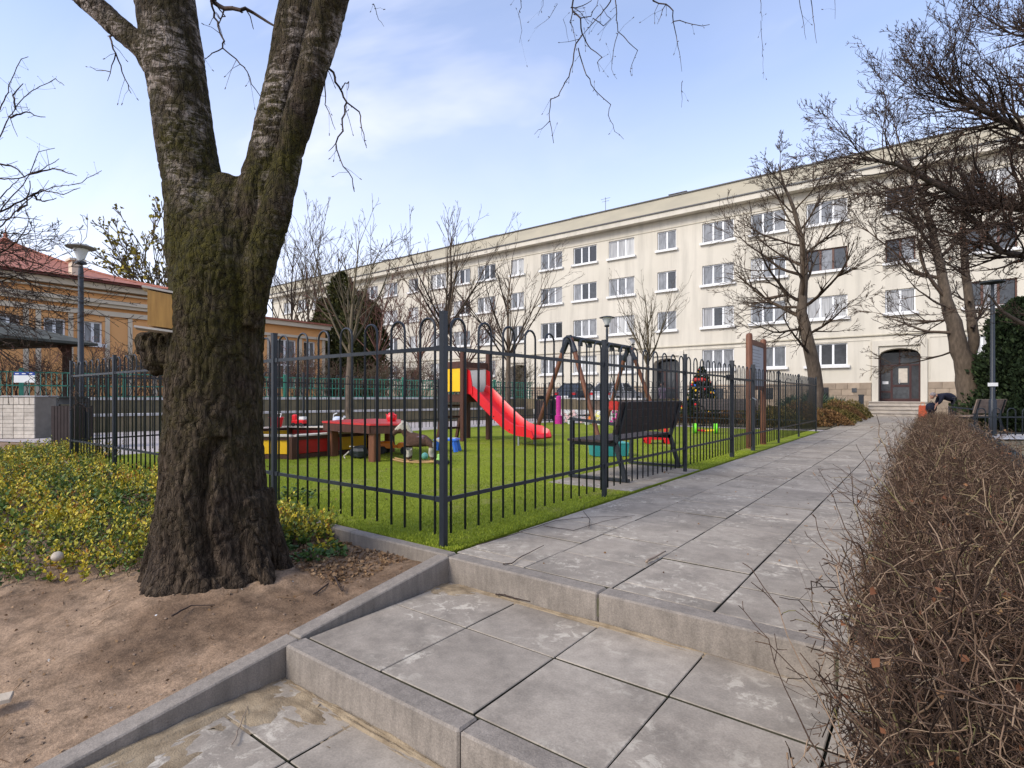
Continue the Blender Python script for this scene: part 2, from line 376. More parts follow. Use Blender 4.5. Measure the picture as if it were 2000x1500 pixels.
def drive_mat():
    m, t, p = newmat('far_paving'); v = pos(t)
    br = N(t, 'ShaderNodeTexBrick', offset=0.5); br.inputs['Scale'].default_value = 1.0; br.inputs['Brick Width'].default_value = 0.54; br.inputs['Row Height'].default_value = 0.54; br.inputs['Mortar Size'].default_value = 0.006
    br.inputs['Color1'].default_value = (0.36, 0.32, 0.30, 1); br.inputs['Color2'].default_value = (0.42, 0.37, 0.345, 1); br.inputs['Mortar'].default_value = (0.2, 0.18, 0.15, 1)
    L(t, v, br.inputs[0]); c = mix(t, 1.0, br.outputs[0], ramp(t, nz(t, v, 3, 5.0), [(0.3, 0.85), (0.7, 1.1)]), 'MULTIPLY')
    L(t, c, p.inputs['Base Color']); p.inputs['Roughness'].default_value = 0.85; return m
M_PLAZA = drive_mat()
mid = paving('landing', -2.37, -0.1, 1.50, 2.49, -0.15, [-2.36, -1.83, -1.31, -0.79, -0.26, 0.27], ([1.50, 2.04, 2.485],))
low = paving('lower_landing', -2.37, 0.3, 0.0, 1.40, -0.30, [-2.36, -1.82, -1.30, -0.78, -0.26, 0.27], ([0.01, 0.54, 1.08, 1.385],))
# kerb blocks that make the steps
def kerb_run(name, pts, y0, y1, z0, z1, label=None):
    t_ = bpy.data.objects.new(name, None); C.objects.link(t_); t_['kind'] = 'structure'; t_.location = (pts[0], y0, z0)
    for a, b in zip(pts[:-1], pts[1:]):
        m2 = MB(); m2.bev((0, 0, 0), (b-a-0.006, y1-y0, z1-z0), 0.008)
        o = m2.obj('kerb_stone', MK, t_, ((a+b)/2-pts[0], (y1-y0)/2, (z1-z0)/2+random.uniform(-.001, .001)))
    return t_
kerb_run('upper_step', [-2.39, -1.335, -0.28, 0.7], 2.485, 2.598, -0.22, 0.002)
kerb_run('lower_step', [-2.37, -1.28, -0.23, 0.8], 1.39, 1.495, -0.37, -0.148)
# sloping side kerbs
def wedge(name, x0, x1, ya, yb, za, zb, zbot):
    vs = [(x0, ya, zbot), (x1, ya, zbot), (x1, yb, zbot-0.1), (x0, yb, zbot-0.1), (x0, ya, za), (x1, ya, za), (x1, yb, zb), (x0, yb, zb)]
    m2 = MB(); m2.add(vs, [(0, 1, 2, 3), (4, 7, 6, 5), (0, 4, 5, 1), (1, 5, 6, 2), (2, 6, 7, 3), (3, 7, 4, 0)])
    o = m2.obj(name, MK); bm = bmesh.new(); bm.from_mesh(o.data); bmesh.ops.recalc_face_normals(bm, faces=bm.faces)
    bmesh.ops.bevel(bm, geom=[e for e in bm.edges], offset=0.006, segments=1, affect='EDGES'); bm.to_mesh(o.data); bm.free()
    tag(o, kind='structure'); return o
wedge('side_kerb', -2.475, -2.375, 2.49, 1.47, 0.003, -0.142, -0.35)
wedge('side_kerb', -2.475, -2.375, 1.462, 0.30, -0.146, -0.318, -0.45)
# kerb along the turf edge
t_ = bpy.data.objects.new('turf_kerb', None); C.objects.link(t_); t_['kind'] = 'structure'
for k in range(9):
    x1 = -2.40-k*1.0; m2 = MB(); m2.bev((0, 0, 0), (0.993, 0.085, 0.26), 0.008); m2.obj('kerb_stone', MK, t_, (x1-0.5, 2.545+random.uniform(-.004, .004)+k*0.01, -0.128))
# bench pad let into the turf
pad = paving('bench_pad', -3.55, -2.47, 5.35, 7.55, 0.004, [-3.54, -3.0, -2.475], ([5.36, 5.9, 6.45, 7.0, 7.54],))
# turf
TP = [(-2.47, 2.60), (-10.9, 2.68), (-12.1, 10), (-11.8, 18.15), (-2.45, 18.05)]
mb = MB(); mb.prism(TP, -0.05, 0.0); turf = mb.obj('turf', M_TURF); tag(turf, kind='structure')
# ragged grass blades, dense near the viewer
def inpoly(X, Y, P):
    c = np.zeros(len(X), bool); j = len(P)-1
    for i in range(len(P)):
        (xi, yi), (xj, yj) = P[i], P[j]
        c ^= ((yi > Y) != (yj > Y)) & (X < (xj-xi)*(Y-yi)/(yj-yi)+xi); j = i
    return c
n = 90000
X = -2.44-NPR.random(n)**1.5*7.0; Y = 2.60+NPR.random(n)**1.6*8
ok = ~((X > -3.56) & (Y > 5.34) & (Y < 7.56)); X, Y = X[ok], Y[ok]; n = len(X)
P = np.stack([X, Y, np.full(n, -0.003)], 1); D = NPR.normal(size=(n, 3))*0.45; D[:, 2] = 1
leaf = leaf_mesh('turf_blades', P, D, NPR.uniform(0.012, 0.026, n), NPR.random(n), M_BLADE, 0.12, 0.02)
tag(inst('turf_blades', leaf), 'short bright green artificial grass pile covering the playground', 'grass', kind='stuff')
# ------------------------------------------------------------ bare soil on the left
def dz(x, y):
    ys = [(-3, -0.42), (0.3, -0.325), (1.47, -0.165), (2.1, -0.115), (2.56, -0.075), (6, -0.05)]
    for (a, za), (b, zb) in zip(ys[:-1], ys[1:]):
        if y <= b: k = (y-a)/(b-a); z = za+(zb-za)*k; break
    else: z = -0.05
    k = min(1, max(0, (-2.9-x)/2.5)); z = z*(1-0.45*k)
    e = min(1, max(0, (-2.48-x)/0.35))
    n_ = noise.noise(Vector((x*1.1, y*1.1, 3)))*0.03+noise.noise(Vector((x*5, y*7, 1)))*0.016+noise.noise(Vector((x*17, y*17, 5)))*0.008
    tr = math.exp(-(((x+3.5)**2+(y-1.7)**2)/0.30))*0.075
    return z+(n_+tr)*e-0.004
def dirt_grid(xs, ys):
    v = [(x, y, dz(x, y)) for y in ys for x in xs]; k = len(xs)
    f = [(j*k+i, j*k+i+1, (j+1)*k+i+1, (j+1)*k+i) for j in range(len(ys)-1) for i in range(k-1)]
    return v, f
xs = [-2.472-0.0]+[-2.49-0.026*i for i in range(118)]+[-5.6-0.15*i for i in range(80)]
xs = xs[::-1]; ys = [-3, -2.2, -1.6, -1.1, -0.7]+[-0.5+0.027*i for i in range(113)]+[2.585]
mb = MB(); mb.add(*dirt_grid(xs, ys)); o = mb.obj('soil', M_DIRT, smooth=True); tag(o, kind='structure')
mb = MB(); mb.add([(-17.6, 2.5, -0.02), (-10.85, 2.5, -0.02), (-11.0, 3.4, -0.02), (-14.6, 3.6, -0.02), (-17.6, 2.9, -0.02)], [(0, 1, 2, 3, 4)]); o = mb.obj('soil_strip', M_DIRT); tag(o, kind='structure')
# sand drifted into the lower step corner
def sand(cx, cy, z, rx, ry, h, rz, seed):
    v = []; f = []; n_ = 22
    for j in range(n_+1):
        for i in range(n_+1):
            a, b = i/n_*2-1, j/n_*2-1; r = math.sqrt(a*a+b*b)
            ns = noise.noise(Vector((a*2.5+seed, b*2.5, seed)))
            ns += .6*noise.noise(Vector((a*7+seed, b*7, 2*seed))); hh = max(-0.004, h*(1-r*1.15)+h*1.1*ns)
            v.append((cx+(a*rx*math.cos(rz)-b*ry*math.sin(rz)), cy+(a*rx*math.sin(rz)+b*ry*math.cos(rz)), z+hh))
    for j in range(n_):
        for i in range(n_): f.append((j*(n_+1)+i, j*(n_+1)+i+1, (j+1)*(n_+1)+i+1, (j+1)*(n_+1)+i))
    mb = MB(); mb.add(v, f); o = mb.obj('drifted_sand', M_SAND, smooth=True); tag(o, kind='structure')
sand(-2.24, 1.22, -0.304, 0.24, 0.20, 0.016, 0.5, 3)
sand(-2.05, 1.30, -0.304, 0.30, 0.09, 0.008, 0.0, 13)
sand(-2.32, 0.92, -0.304, 0.07, 0.5, 0.014, 0.0, 9)
sand(-2.2, 0.75, -0.304, 0.18, 0.3, 0.005, 0.2, 17)
sand(-1.75, 1.375, -0.302, 0.6, 0.035, 0.012, 0.0, 5)
sand(-1.4, 2.47, -0.152, 1.0, 0.03, 0.010, 0.0, 6)
sand(-2.25, 2.40, -0.152, 0.15, 0.10, 0.008, 0.3, 8)
# plaza and terrace floors on the left and behind
def sheet(name, poly, z, m, zb=None):
    mb = MB()
    if zb is None: mb.add([(x, y, z) for x, y in poly], [tuple(range(len(poly)))])
    else: mb.prism(poly, zb, z)
    o = mb.obj(name, m); tag(o, kind='structure'); return o
sheet('plaza', [(-24, -2), (-17.6, 2.6), (-14.6, 3.62), (-11.05, 3.42), (-12.12, 10), (-11.82, 18.17), (-2.45, 18.07), (-2.45, 19.0), (-9.5, 19.0), (-9.5, 22.0), (-16, 22.0)], -0.008, M_PLAZA)
WA = (.243, .970)   # direction of the terrace wall
def wl(t, off=0.0): return (-19.4+WA[0]*t-WA[1]*off, 2.0+WA[1]*t+WA[0]*off)
sheet('upper_terrace', [wl(-6, 0.8), wl(19.6, 0.8), (-9.6, 21.9), (-9.6, 26.3), (-72, 27), (-72, -14)], 0.90, M_GROUND, -0.1)
sheet('courtyard', [(-72, 27), (-9.6, 26.3), (-9.6, 36.9), (-72, 36.9)], 0.45, M_PAV, -0.1)
sheet('bed_soil', [(-9.5, 19.0), (-2.45, 19.0), (-2.45, 36.9), (-9.55, 36.9), (-9.55, 26.3)], 0.01, M_GROUND)
sheet('right_paving', [Gd(1880, 858).xy, Gd(2200, 858).xy, Gd(2200, 848).xy, Gd(1880, 848).xy], 0.0, M_COPING)
# ------------------------------------------------------------ buildings
M_WALL = M('cream_render', (0.64, 0.595, 0.50), 0.9, scale=0.35, col2=(0.56, 0.52, 0.43), bmp=0.08, bscale=90)
_t = M_WALL.node_tree; _p = _t.nodes['Principled BSDF']; _c = _p.inputs['Base Color'].links[0].from_socket
_s = mix(_t, 1.0, _c, ramp(_t, nz(_t, pos(_t, (1.6, 1.6, .12)), 1.0, 6.0, .65), [(.30, .80), (.55, 1.0)]), 'MULTIPLY'); L(_t, _s, _p.inputs['Base Color'])
M_WALL2 = M('cream_render_weathered', (0.50, 0.455, 0.345), 0.9, scale=0.5, col2=(0.40, 0.37, 0.29), stretch=(1, 1, 3))
M_PLINTH = M('sandstone_plinth', (0.36, 0.28, 0.20), 0.9, scale=1.6, col2=(0.25, 0.20, 0.15), bmp=0.3, bscale=20)
M_GUTTER = M('dark_zinc', (0.10, 0.10, 0.10), 0.5, 0.2, scale=2)
M_WFRAME = M('white_window_frame', (0.78, 0.79, 0.79), 0.45, 0.05)
M_BFRAME = M('brown_window_frame', (0.10, 0.045, 0.03), 0.5, 0.2)
def pane_mat(name, a, b, st):
    m, t, p = newmat(name); oi = N(t, 'ShaderNodeObjectInfo')
    c = ramp(t, oi.outputs['Random'], [(0, a), (1, b)])
    n = nz(t, pos(t, st), 3.0, 3.0); c = mix(t, 1.0, c, ramp(t, n, [(0.35, 0.7), (0.65, 1.2)]), 'MULTIPLY')
    L(t, c, p.inputs['Base Color']); p.inputs['Roughness'].default_value = 0.12; p.inputs['Specular IOR Level'].default_value = 0.6; return m
M_PANE = pane_mat('window_glass', (0.12, 0.13, 0.14), (0.27, 0.275, 0.28), (2, 2, 0.7))
M_PANEC = pane_mat('window_glass_net_curtain', (0.28, 0.28, 0.28), (0.48, 0.48, 0.46), (9, 9, 0.3))
M_PANED = pane_mat('window_glass_dark', (0.02, 0.022, 0.025), (0.06, 0.065, 0.07), (2, 2, 2))
def facade(mb, s0, s1, z0, z1, holes, depth):
    """wall in x,z facing -y, with real openings and reveals"""
    xs = sorted(set([s0, s1]+[h[0] for h in holes]+[h[1] for h in holes])); zs = sorted(set([z0, z1]+[h[2] for h in holes]+[h[3] for h in holes]))
    xs = [x for x in xs if s0 <= x <= s1]; zs = [z for z in zs if z0 <= z <= z1]
    idx = {}; V = []
    for i, x in enumerate(xs):
        for j, z in enumerate(zs): idx[i, j] = len(V); V.append((x, 0, z))
    Fc = []
    for i in range(len(xs)-1):
        for j in range(len(zs)-1):
            cx, cz = (xs[i]+xs[i+1])/2, (zs[j]+zs[j+1])/2
            if any(h[0] < cx < h[1] and h[2] < cz < h[3] for h in holes): continue
            Fc.append((idx[i, j], idx[i+1, j], idx[i+1, j+1], idx[i, j+1]))
    mb.add(V, Fc)
    for a, b, c, d in holes:
        mb.add([(a, 0, c), (b, 0, c), (b, 0, d), (a, 0, d), (a, depth, c), (b, depth, c), (b, depth, d), (a, depth, d)],
               [(0, 4, 5, 1), (1, 5, 6, 2), (2, 6, 7, 3), (3, 7, 4, 0)])
WC = {}
def window(parent, x0, x1, z0, z1, n, mat=None, panes=None, y=0.10, sill=True, yoff=0.0):
    """window > pane, sill ; local wall frame (x along wall, -y outward)"""
    mat = mat or M_WFRAME; wd, ht = round(x1-x0, 2), round(z1-z0, 2); key = (wd, ht, n, mat.name)
    if key not in WC:
        m = MB(); t = 0.07
        m.bb(-wd/2, wd/2, 0, .07, 0, t); m.bb(-wd/2, wd/2, 0, .07, ht-t, ht)
        m.bb(-wd/2, -wd/2+t, 0.001, .069, t, ht-t); m.bb(wd/2-t, wd/2, 0.001, .069, t, ht-t)
        pw = (wd-2*t)/n
        for k in range(1, n): x = -wd/2+t+k*pw; m.bb(x-0.055, x+0.055, -0.005, .065, t, ht-t)
        p = MB(); p.bb(-pw/2+0.02, pw/2-0.02, 0, 0.02, 0, ht-2*t)
        s = MB(); s.bb(-wd/2-0.13, wd/2+0.13, -0.27, 0.0, -0.15, -0.0)
        WC[key] = (m.mesh('window', mat), [p.mesh('pane', q) for q in (M_PANE, M_PANEC, M_PANED)], s.mesh('sill', M_WHITE), pw, t)
    me, ps, sm, pw, t = WC[key]
    o = inst('window', me, parent, ((x0+x1)/2, y+yoff, z0))
    same = random.random() < 0.55; kk = random.choice([0, 0, 1, 1, 2])
    for k in range(n):
        q = panes[k % len(panes)] if panes else (kk if same else random.choice([0, 0, 1, 2]))
        inst('pane', ps[q], o, (-wd/2+t+(k+0.5)*pw, 0.035, t))
    if sill: inst('sill', sm, o, (0, 0, 0))
    return o
FY_ = 37.0
bld = thing('apartment_building', 'long four storey cream apartment block with rows of white framed windows behind the playground', 'building', (0, FY_, 0))
cols3 = [2.6, -4.7, -7.9, -10.97, -17.9, -20.96, -24.02, -30.8, -33.72, -36.7, -43.45, -46.5, -49.6, -56.2, -59.3, -62.4, 6.2, 9.3]
cols2 = [-1.15, -14.45, -27.42, -40.1, -53.0, 12.2]
TOPS = [12.58, 9.76, 6.95, 4.14]
holes = []; wins = []
for x in cols3:
    hw = 1.06 if x == -4.7 else 1.02
    for r, T in enumerate(TOPS): holes.append((x-hw, x+hw, T-1.30, T)); wins.append((x-hw, x+hw, T-1.12-0.18, T, 3, r, x))
for x in cols2:
    hw = 0.68
    for r, T in enumerate(TOPS[:3]): holes.append((x-hw, x+hw, T-1.30, T)); wins.append((x-hw, x+hw, T-1.30, T, 2, r, x))
doors = [-1.2, -14.5, -27.35, -40.3, -53.1, 12.2]
for x in doors: holes.append((x-0.95, x+0.95, 0.74, 3.84))
mb = MB(); facade(mb, -66, 16, 0.0, 13.36, holes, 0.2); mb.obj('wall', M_WALL, bld)
mb = MB(); mb.bb(-66, 16, 0.25, 12, 0, 13.36) ; 
# body behind, hollow where the doors are: build as back, ends and floor slabs
mb = MB(); mb.bb(-66, -65.8, 0.0, 12, 0, 13.36); mb.bb(15.8, 16, 0.0, 12, 0, 13.36); mb.bb(-66, 16, 11.8, 12, 0, 13.36); mb.obj('rear_wall', M_WALL, bld)
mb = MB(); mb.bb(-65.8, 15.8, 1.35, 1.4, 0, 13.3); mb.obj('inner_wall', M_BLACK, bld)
for x0, x1, z0, z1, n_, r, cx in wins:
    mt = None; pn = None
    if (cx == -4.7 and r == 1) or (cx == -1.15 and r in (1,)) or (cx == 2.6 and r in (1, 2)): mt = M_BFRAME; pn = (2, 0, 2)
    window(bld, x0, x1, z0, z1, n_, mt, pn)
mb = MB(); mb.bb(-66.4, 16.4, -0.60, 0.0, 13.37, 13.72); mb.obj('cornice', M_WALL, bld)
mb = MB(); mb.bb(-66.42, 16.42, -0.68, -0.1, 13.724, 13.80); mb.obj('gutter', M_GUTTER, bld)
mb = MB(); mb.bb(-66.2, 16.2, -0.18, 12.1, 13.804, 14.83); mb.obj('parapet', M_WALL2, bld)
mb = MB(); mb.bb(-66.3, 16.3, -0.26, 12.2, 14.834, 14.90); mb.obj('roof', M_GUTTER, bld)
mb = MB(); mb.bb(-66, 16, -0.035, -0.002, 12.70, 12.735); mb.obj('string_course', M_WALL2, bld)
mb = MB(); mb.bb(-66, 16, -0.09, -0.002, 4.44, 4.50); mb.obj('string_course', M_WALL2, bld)
# recessed ground floor panels: thin raised frames
fr = MB()
bays = [(-13.3, -2.5), (-26.2, -15.8), (-39.1, -28.6), (-52, -41.5), (0.1, 10.9)]
for a, b in bays:
    fr.bb(a, b, -0.03, -0.003, 4.20, 4.26); fr.bb(a, a+0.05, -0.029, -0.003, 2.0, 4.20); fr.bb(b-0.05, b, -0.029, -0.003, 2.0, 4.20)
fr.obj('wall_panel_frame', M_WALL, bld)
# plinth of individual blocks near the entrance, joined stone further off
edges = sorted([(-66, doors[4]-1.28)]+[(doors[i]+1.28, doors[i-1]-1.28) for i in range(4, 0, -1)]+[(doors[0]+1.28, 10.8)])
pm = {}
for a, b in edges:
    if b < -20 or a > 5:
        m2 = MB(); x = a
        for row in range(5):
            x = a-(0.3 if row % 2 else 0)
            while x < b: m2.bb(max(a, x)+0.006, min(b, x+0.6)-0.006, -0.07, -0.002, row*0.36+0.006, row*0.36+0.354); x += 0.6
        tag(m2.obj('plinth', M_PLINTH, bld), kind='stuff')
mbk = MB(); mbk.bb(-16, 10.8, -0.055, -0.004, 0.0, 1.80)
nb = 0
for a, b in edges:
    if not (b < -20 or a > 5):
        m2 = MB(); m2.bb(a, b, -0.052, -0.003, 0, 1.8); pl = m2.obj('plinth', M_PLINTH, bld)
        for row in range(5):
            x = a-(0.3 if row % 2 else 0)
            while x < b:
                u0, u1 = max(a, x)+0.008, min(b, x+0.6)-0.008; x += 0.6
                if u1-u0 < 0.06: continue
                key = round(u1-u0, 2)
                if key not in pm: m3 = MB(); m3.bev((0, 0, 0), (key, 0.03, 0.344), 0.008); pm[key] = m3.mesh('stone_block', M('stone_block', (0.37, 0.29, 0.21), 0.9, scale=2.2, col2=(0.26, 0.205, 0.15), bmp=0.3, bscale=25, rnd=0.18) if not pm else next(iter(pm.values())).materials[0])
                inst('stone_block', pm[key], pl, ((u0+u1)/2, -0.062+random.uniform(-.006, .004), row*0.36+0.18)); nb += 1
for x in (-5.0, -3.3, -8, -11, -18, -21, 2.1, 3.4):
    small = x in (-3.3, 3.4); w2, h0, h1 = (0.12, 1.25, 1.5) if small else (0.42, 0.85, 1.55)
    m2 = MB(); m2.bb(x-w2, x+w2, -0.10, -0.068, h0, h1); m2.obj('basement_vent', M_PANED, bld)
# entrances
M_DOOR = M('maroon_door', (0.055, 0.022, 0.020), 0.4, 0.2, scale=6)
def entrance(x, near):
    e = bpy.data.objects.new('entrance', None); C.objects.link(e); e.parent = bld; e.location = (x, 0, 0.74)
    H = 3.10; hw = 0.95
    # surround
    s = MB(); s.bb(-1.25, -hw, -0.10, -0.002, -0.74, H+0.30); s.bb(hw, 1.25, -0.10, -0.002, -0.74, H+0.30); s.bb(-hw, hw, -0.10, -0.002, H+0.0, H+0.30)
    s.obj('surround', M_WALL, e)
    # arched soffit
    a = MB(); n_ = 14; spring, crown = 2.55, 2.95
    pts = [(-hw+2*hw*k/n_, spring+(crown-spring)*math.sqrt(max(0, 1-(2*k/n_-1)**2))) for k in range(n_+1)]
    vs = []; fs = []
    for (px, pz) in pts: vs += [(px, 0.02, pz), (px, 0.02, H+.0), (px, 1.3, pz)]
    for k in range(n_): b = k*3; fs += [(b, b+3, b+4, b+1), (b, b+2, b+5, b+3)]
    a.add(vs, fs); a.bb(-hw-0.05, -hw, 0.0, 1.3, 0, H); a.bb(hw, hw+0.05, 0.0, 1.3, 0, H); a.obj('arch', M_WALL, e)
    f = MB(); f.bb(-hw, hw, -0.0, 1.35, -0.06, 0.0); f.obj('threshold', M_PLINTH, e)
    d = MB(); yd = 0.75
    def fb(x0, x1, z0, z1, y0=yd, t=0.06): d.bb(x0, x1, y0, y0+t, z0, z1)
    fb(-hw, -hw+0.08, 0, 2.6); fb(hw-0.08, hw, 0, 2.6); fb(-hw+.08, hw-.08, 2.0, 2.08); fb(-hw+.08, hw-.08, 0.0, 0.16); fb(-0.42, -0.32, 0.16, 2.0); fb(0.44, 0.54, 0.16, 2.0)
    fb(-0.32, 0.44, 0.82, 0.94); fb(-hw+.08, -0.42, 0.5, 0.6); fb(-0.03, 0.03, 2.08, 2.9, yd+0.002)
    d.obj('door_frame', M_DOOR, e)
    for (x0, x1, z0, z1) in ((-hw+.08, -0.42, 0.6, 2.0), (-0.32, 0.44, 0.94, 2.0), (-0.32, 0.44, 0.16, 0.82), (0.54, hw-.08, 0.16, 2.0), (-hw+.08, -0.03, 2.08, 2.75), (0.03, hw-.08, 2.08, 2.75), (-hw+.08, -0.42, 0.16, 0.5)):
        g = MB(); g.bb(x0, x1, yd+0.02, yd+0.035, z0, z1); g.obj('door_pane', M_PANED, e)
    if near:
        g = MB(); g.bb(-0.80, -0.52, yd-0.02, yd-0.012, 0.98, 1.14); g.obj('notice', M_WHITE, e)
        g = MB(); g.bb(-0.02, 0.02, yd-0.06, yd-0.03, 1.0, 1.25); g.obj('door_handle', M_SILV, e)
        g = MB(); g.bb(-0.05, 0.36, yd-0.01, yd-0.002, 1.05, 1.85); g.obj('blind', M_CREAMT, e)
for i, x in enumerate(doors): entrance(x, i == 0)
# roof furniture
for (x, h, ww) in ((-13.9, 0.35, 1.2), (-45, 0.35, 1.0), (-30.5, 0.3, 0.8), (-22, 0.28, 0.9)):
    m2 = MB(); m2.bb(x-ww/2, x+ww/2, 0.6, 1.6, 14.9, 14.9+h); m2.bb(x-ww/2-.05, x+ww/2+.05, 0.55, 1.65, 14.9+h+.002, 14.95+h); m2.obj('chimney', M_GUTTER, bld)
m2 = MB(); m2.tube([(-19.5, 0.6, 14.9), (-19.5, 0.6, 16.2)], 0.02, 5); m2.tube([(-19.9, 0.6, 16.1), (-19.1, 0.6, 16.1)], 0.012, 4); m2.tube([(-19.8, 0.6, 15.9), (-19.2, 0.6, 15.9)], 0.012, 4); m2.obj('aerial', M_GUTTER, bld)
# entrance steps
st = thing('entrance_steps', 'four pale concrete steps leading up to the arched entrance at the end of the path', 'steps', (-1.25, 34.4, 0))
for k in range(4):
    m2 = MB(); m2.bb(-1.25, 1.25, -(2.6-k*.42)/2+.04, (2.6-k*.42)/2, -.092, .045); m2.bb(-1.27, 1.27, -(2.6-k*.42)/2-.02, (2.6-k*.42)/2, .0455, .092); m2.obj('step', M('step_concrete', (0.42, 0.37, 0.31), 0.85, 0.25, scale=3) if k == 0 else bpy.data.materials['step_concrete'], st, (0.0, (2.6+k*0.42)/2-0.1, 0.0925+k*0.186))
pp = thing('low_post', 'short dark grey post standing left of the entrance steps', 'post', (-2.75, 34.3, 0))
m2 = MB(); m2.bb(-.11, .11, -.11, .11, 0, 1.05); m2.obj('shaft', M_METAL, pp); m2 = MB(); m2.bb(-.13, .13, -.13, .13, 1.052, 1.12); m2.obj('cap', M_METALD, pp)
# ------------------------------------------------------------ orange kindergarten
M_ORW = M('orange_render', (0.76, 0.40, 0.16), 0.9, scale=0.5, col2=(0.68, 0.34, 0.13), bmp=0.05)
M_ORC = M('pale_band_render', (0.62, 0.53, 0.40), 0.85, 0.1, scale=1)
def tile_mat():
    m, t, p = newmat('red_roof_tiles'); v = pos(t)
    wv = N(t, 'ShaderNodeTexWave', wave_type='BANDS', bands_direction='Z', _Scale=3.3, _Distortion=0.3); L(t, v, wv.inputs[0])
    n = nz(t, v, 6, 5.0); c = ramp(t, n, [(0.3, (0.34, 0.11, 0.062)), (0.7, (0.50, 0.19, 0.115))])
    c = mix(t, 1.0, c, ramp(t, wv.outputs['Fac'], [(0.1, 0.6), (0.4, 1.0)]), 'MULTIPLY')
    L(t, c, p.inputs['Base Color']); p.inputs['Roughness'].default_value = 0.7; bump(t, p, wv.outputs['Fac'], 0.6, 0.04); return m
M_TILE = tile_mat()
kg = thing('orange_pavilion', 'orange single storey kindergarten pavilion with red tiled hipped roof and finial', 'building', (-30, 0, 0.9), R(90))
# local x = world y, local -y = world +x
hs = [(3.2, 4.4, 2.0, 3.5), (6.0, 7.2, 1.9, 3.4), (8.4-0.3, 9.2, 1.8, 3.3)]
def kfac(par, s0, s1, H, holes, dep=8):
    mb = MB(); facade(mb, s0, s1, -0.1, H, holes, 0.2); mb.bb(s0, s0+.15, .001, dep, -0.1, H); mb.bb(s1-.15, s1, .001, dep, -0.1, H); mb.bb(s0+.2, s1-.2, dep-.2, dep, -0.1, H); mb.bb(s0+.15, s1-.15, 1.2, 1.25, -.1, H); mb.obj('wall', M_ORW, par)
kfac(kg, 0.8, 10.9, 5.2, [(3.6, 4.3, 2.5, 3.5), (5.1, 5.8, 2.5, 3.5), (6.58, 7.33, 2.5, 3.5), (7.97, 8.67, 2.5, 3.5)], 10)
for a, b in ((3.6, 4.3), (5.1, 5.8), (6.58, 7.33), (7.97, 8.67)):
    window(kg, a, b, 2.5, 3.5, 2, None, (0, 2), sill=True)
m2 = MB()
for x in (1.25, 2.75, 3.45, 4.5, 4.9, 6.0, 6.4, 7.5, 7.82, 8.85, 9.75, 10.8): m2.bb(x-0.09, x+0.09, -0.06, -0.002, 0.1, 3.78)
m2.obj('pilaster', M_ORC, kg)
m2 = MB(); m2.bb(0.7, 11.0, -0.12, -0.002, 3.8, 4.02); m2.bb(0.7, 11.0, -0.24, -0.002, 4.18, 4.32); m2.bb(0.65, 11.05, -0.34, -0.002, 4.324, 4.50); m2.bb(0.65, 11.05, -0.2, -0.002, 4.78, 4.86); m2.obj('band', M_ORC, kg)
m2 = MB(); m2.bb(0.6, 11.1, -0.40, -0.002, 4.95, 5.2); m2.obj('eaves_band', M_ORC, kg)
m2 = MB(); m2.bb(0.3, 11.3, -0.62, -0.45, 5.21, 5.33); m2.obj('gutter', M('red_gutter', (0.15, 0.03, 0.02), 0.5, 0.2), kg)
# concave hipped roof
rv = []; rf = []; cx, cy = 6.3, 5.2; K = 8
for k in range(K+1):
    t = k/K; hw_, hd = 5.2*(1-t)+0.05, 5.9*(1-t)+0.05; z = 5.3+2.25*(0.55*t+0.45*t**2.2)
    rv += [(cx-hw_-.1, cy-hd, z), (cx+hw_+.1, cy-hd, z), (cx+hw_+.1, cy+hd, z), (cx-hw_-.1, cy+hd, z)]
for k in range(K):
    for j in range(4): rf.append((k*4+j, k*4+(j+1) % 4, k*4+4+(j+1) % 4, k*4+4+j))
rf.append((3, 2, 1, 0)); rf.append((K*4, K*4+1, K*4+2, K*4+3))
m2 = MB(); m2.add(rv, rf); m2.obj('roof', M_TILE, kg)
m2 = MB(); m2.lathe([(0.14, 0), (0.2, 0.12), (0.06, 0.25), (0.1, 0.34), (0.03, 0.45), (0.005, 0.8)], (cx, cy, 7.52), 8); m2.obj('finial', M_TILE, kg)
for s in (0, 1, 2, 3):
    m2 = MB(); m2.tube([rv[k*4+s] for k in range(K+1)], 0.09, 6); m2.obj('ridge_tiles', M_TILE, kg)
m2 = MB(); m2.bb(7.6, 8.0, 0.2, 0.7, 5.4, 6.15); m2.bb(7.5, 8.1, 0.1, 0.8, 6.152, 6.25); m2.obj('chimney', M_ORC, kg)
kw = thing('orange_wing', 'flat roofed orange kindergarten wing with tall white framed windows right of the big trunk', 'building', (-30.3, 0, 0.9), R(90))
wh = [(12.0, 14.0, 0.6, 3.5), (15.3, 16.35, 0.6, 3.5), (17.1, 18.5, 0.6, 3.5), (19.0, 19.8, 0.6, 3.5)]
kfac(kw, 10.95, 20.5, 4.55, wh)
for a, b, c, d in wh: window(kw, a, b, c, d, 2, None, (2, 0), sill=False)
tr = MB()
for a, b, c, d in wh: tr.bb(a+.05, b-.05, 0.06, 0.14, c+1.35, c+1.43)
tr.obj('window_transom', M_WFRAME, kw)
m2 = MB()
for x in (11.6, 14.6, 16.75, 18.75, 20.35): m2.bb(x-0.1, x+0.1, -0.06, -0.002, 0.1, 3.65)
m2.obj('pilaster', M_ORC, kw)
m2 = MB(); m2.bb(10.95, 20.6, -0.14, -0.002, 3.65, 3.8); m2.bb(10.9, 20.7, -0.3, -0.002, 4.3, 4.55); m2.obj('band', M_ORC, kw)
m2 = MB(); m2.bb(10.85, 20.75, -0.4, 8.1, 4.552, 4.66); m2.obj('roof', M_TILE, kw)
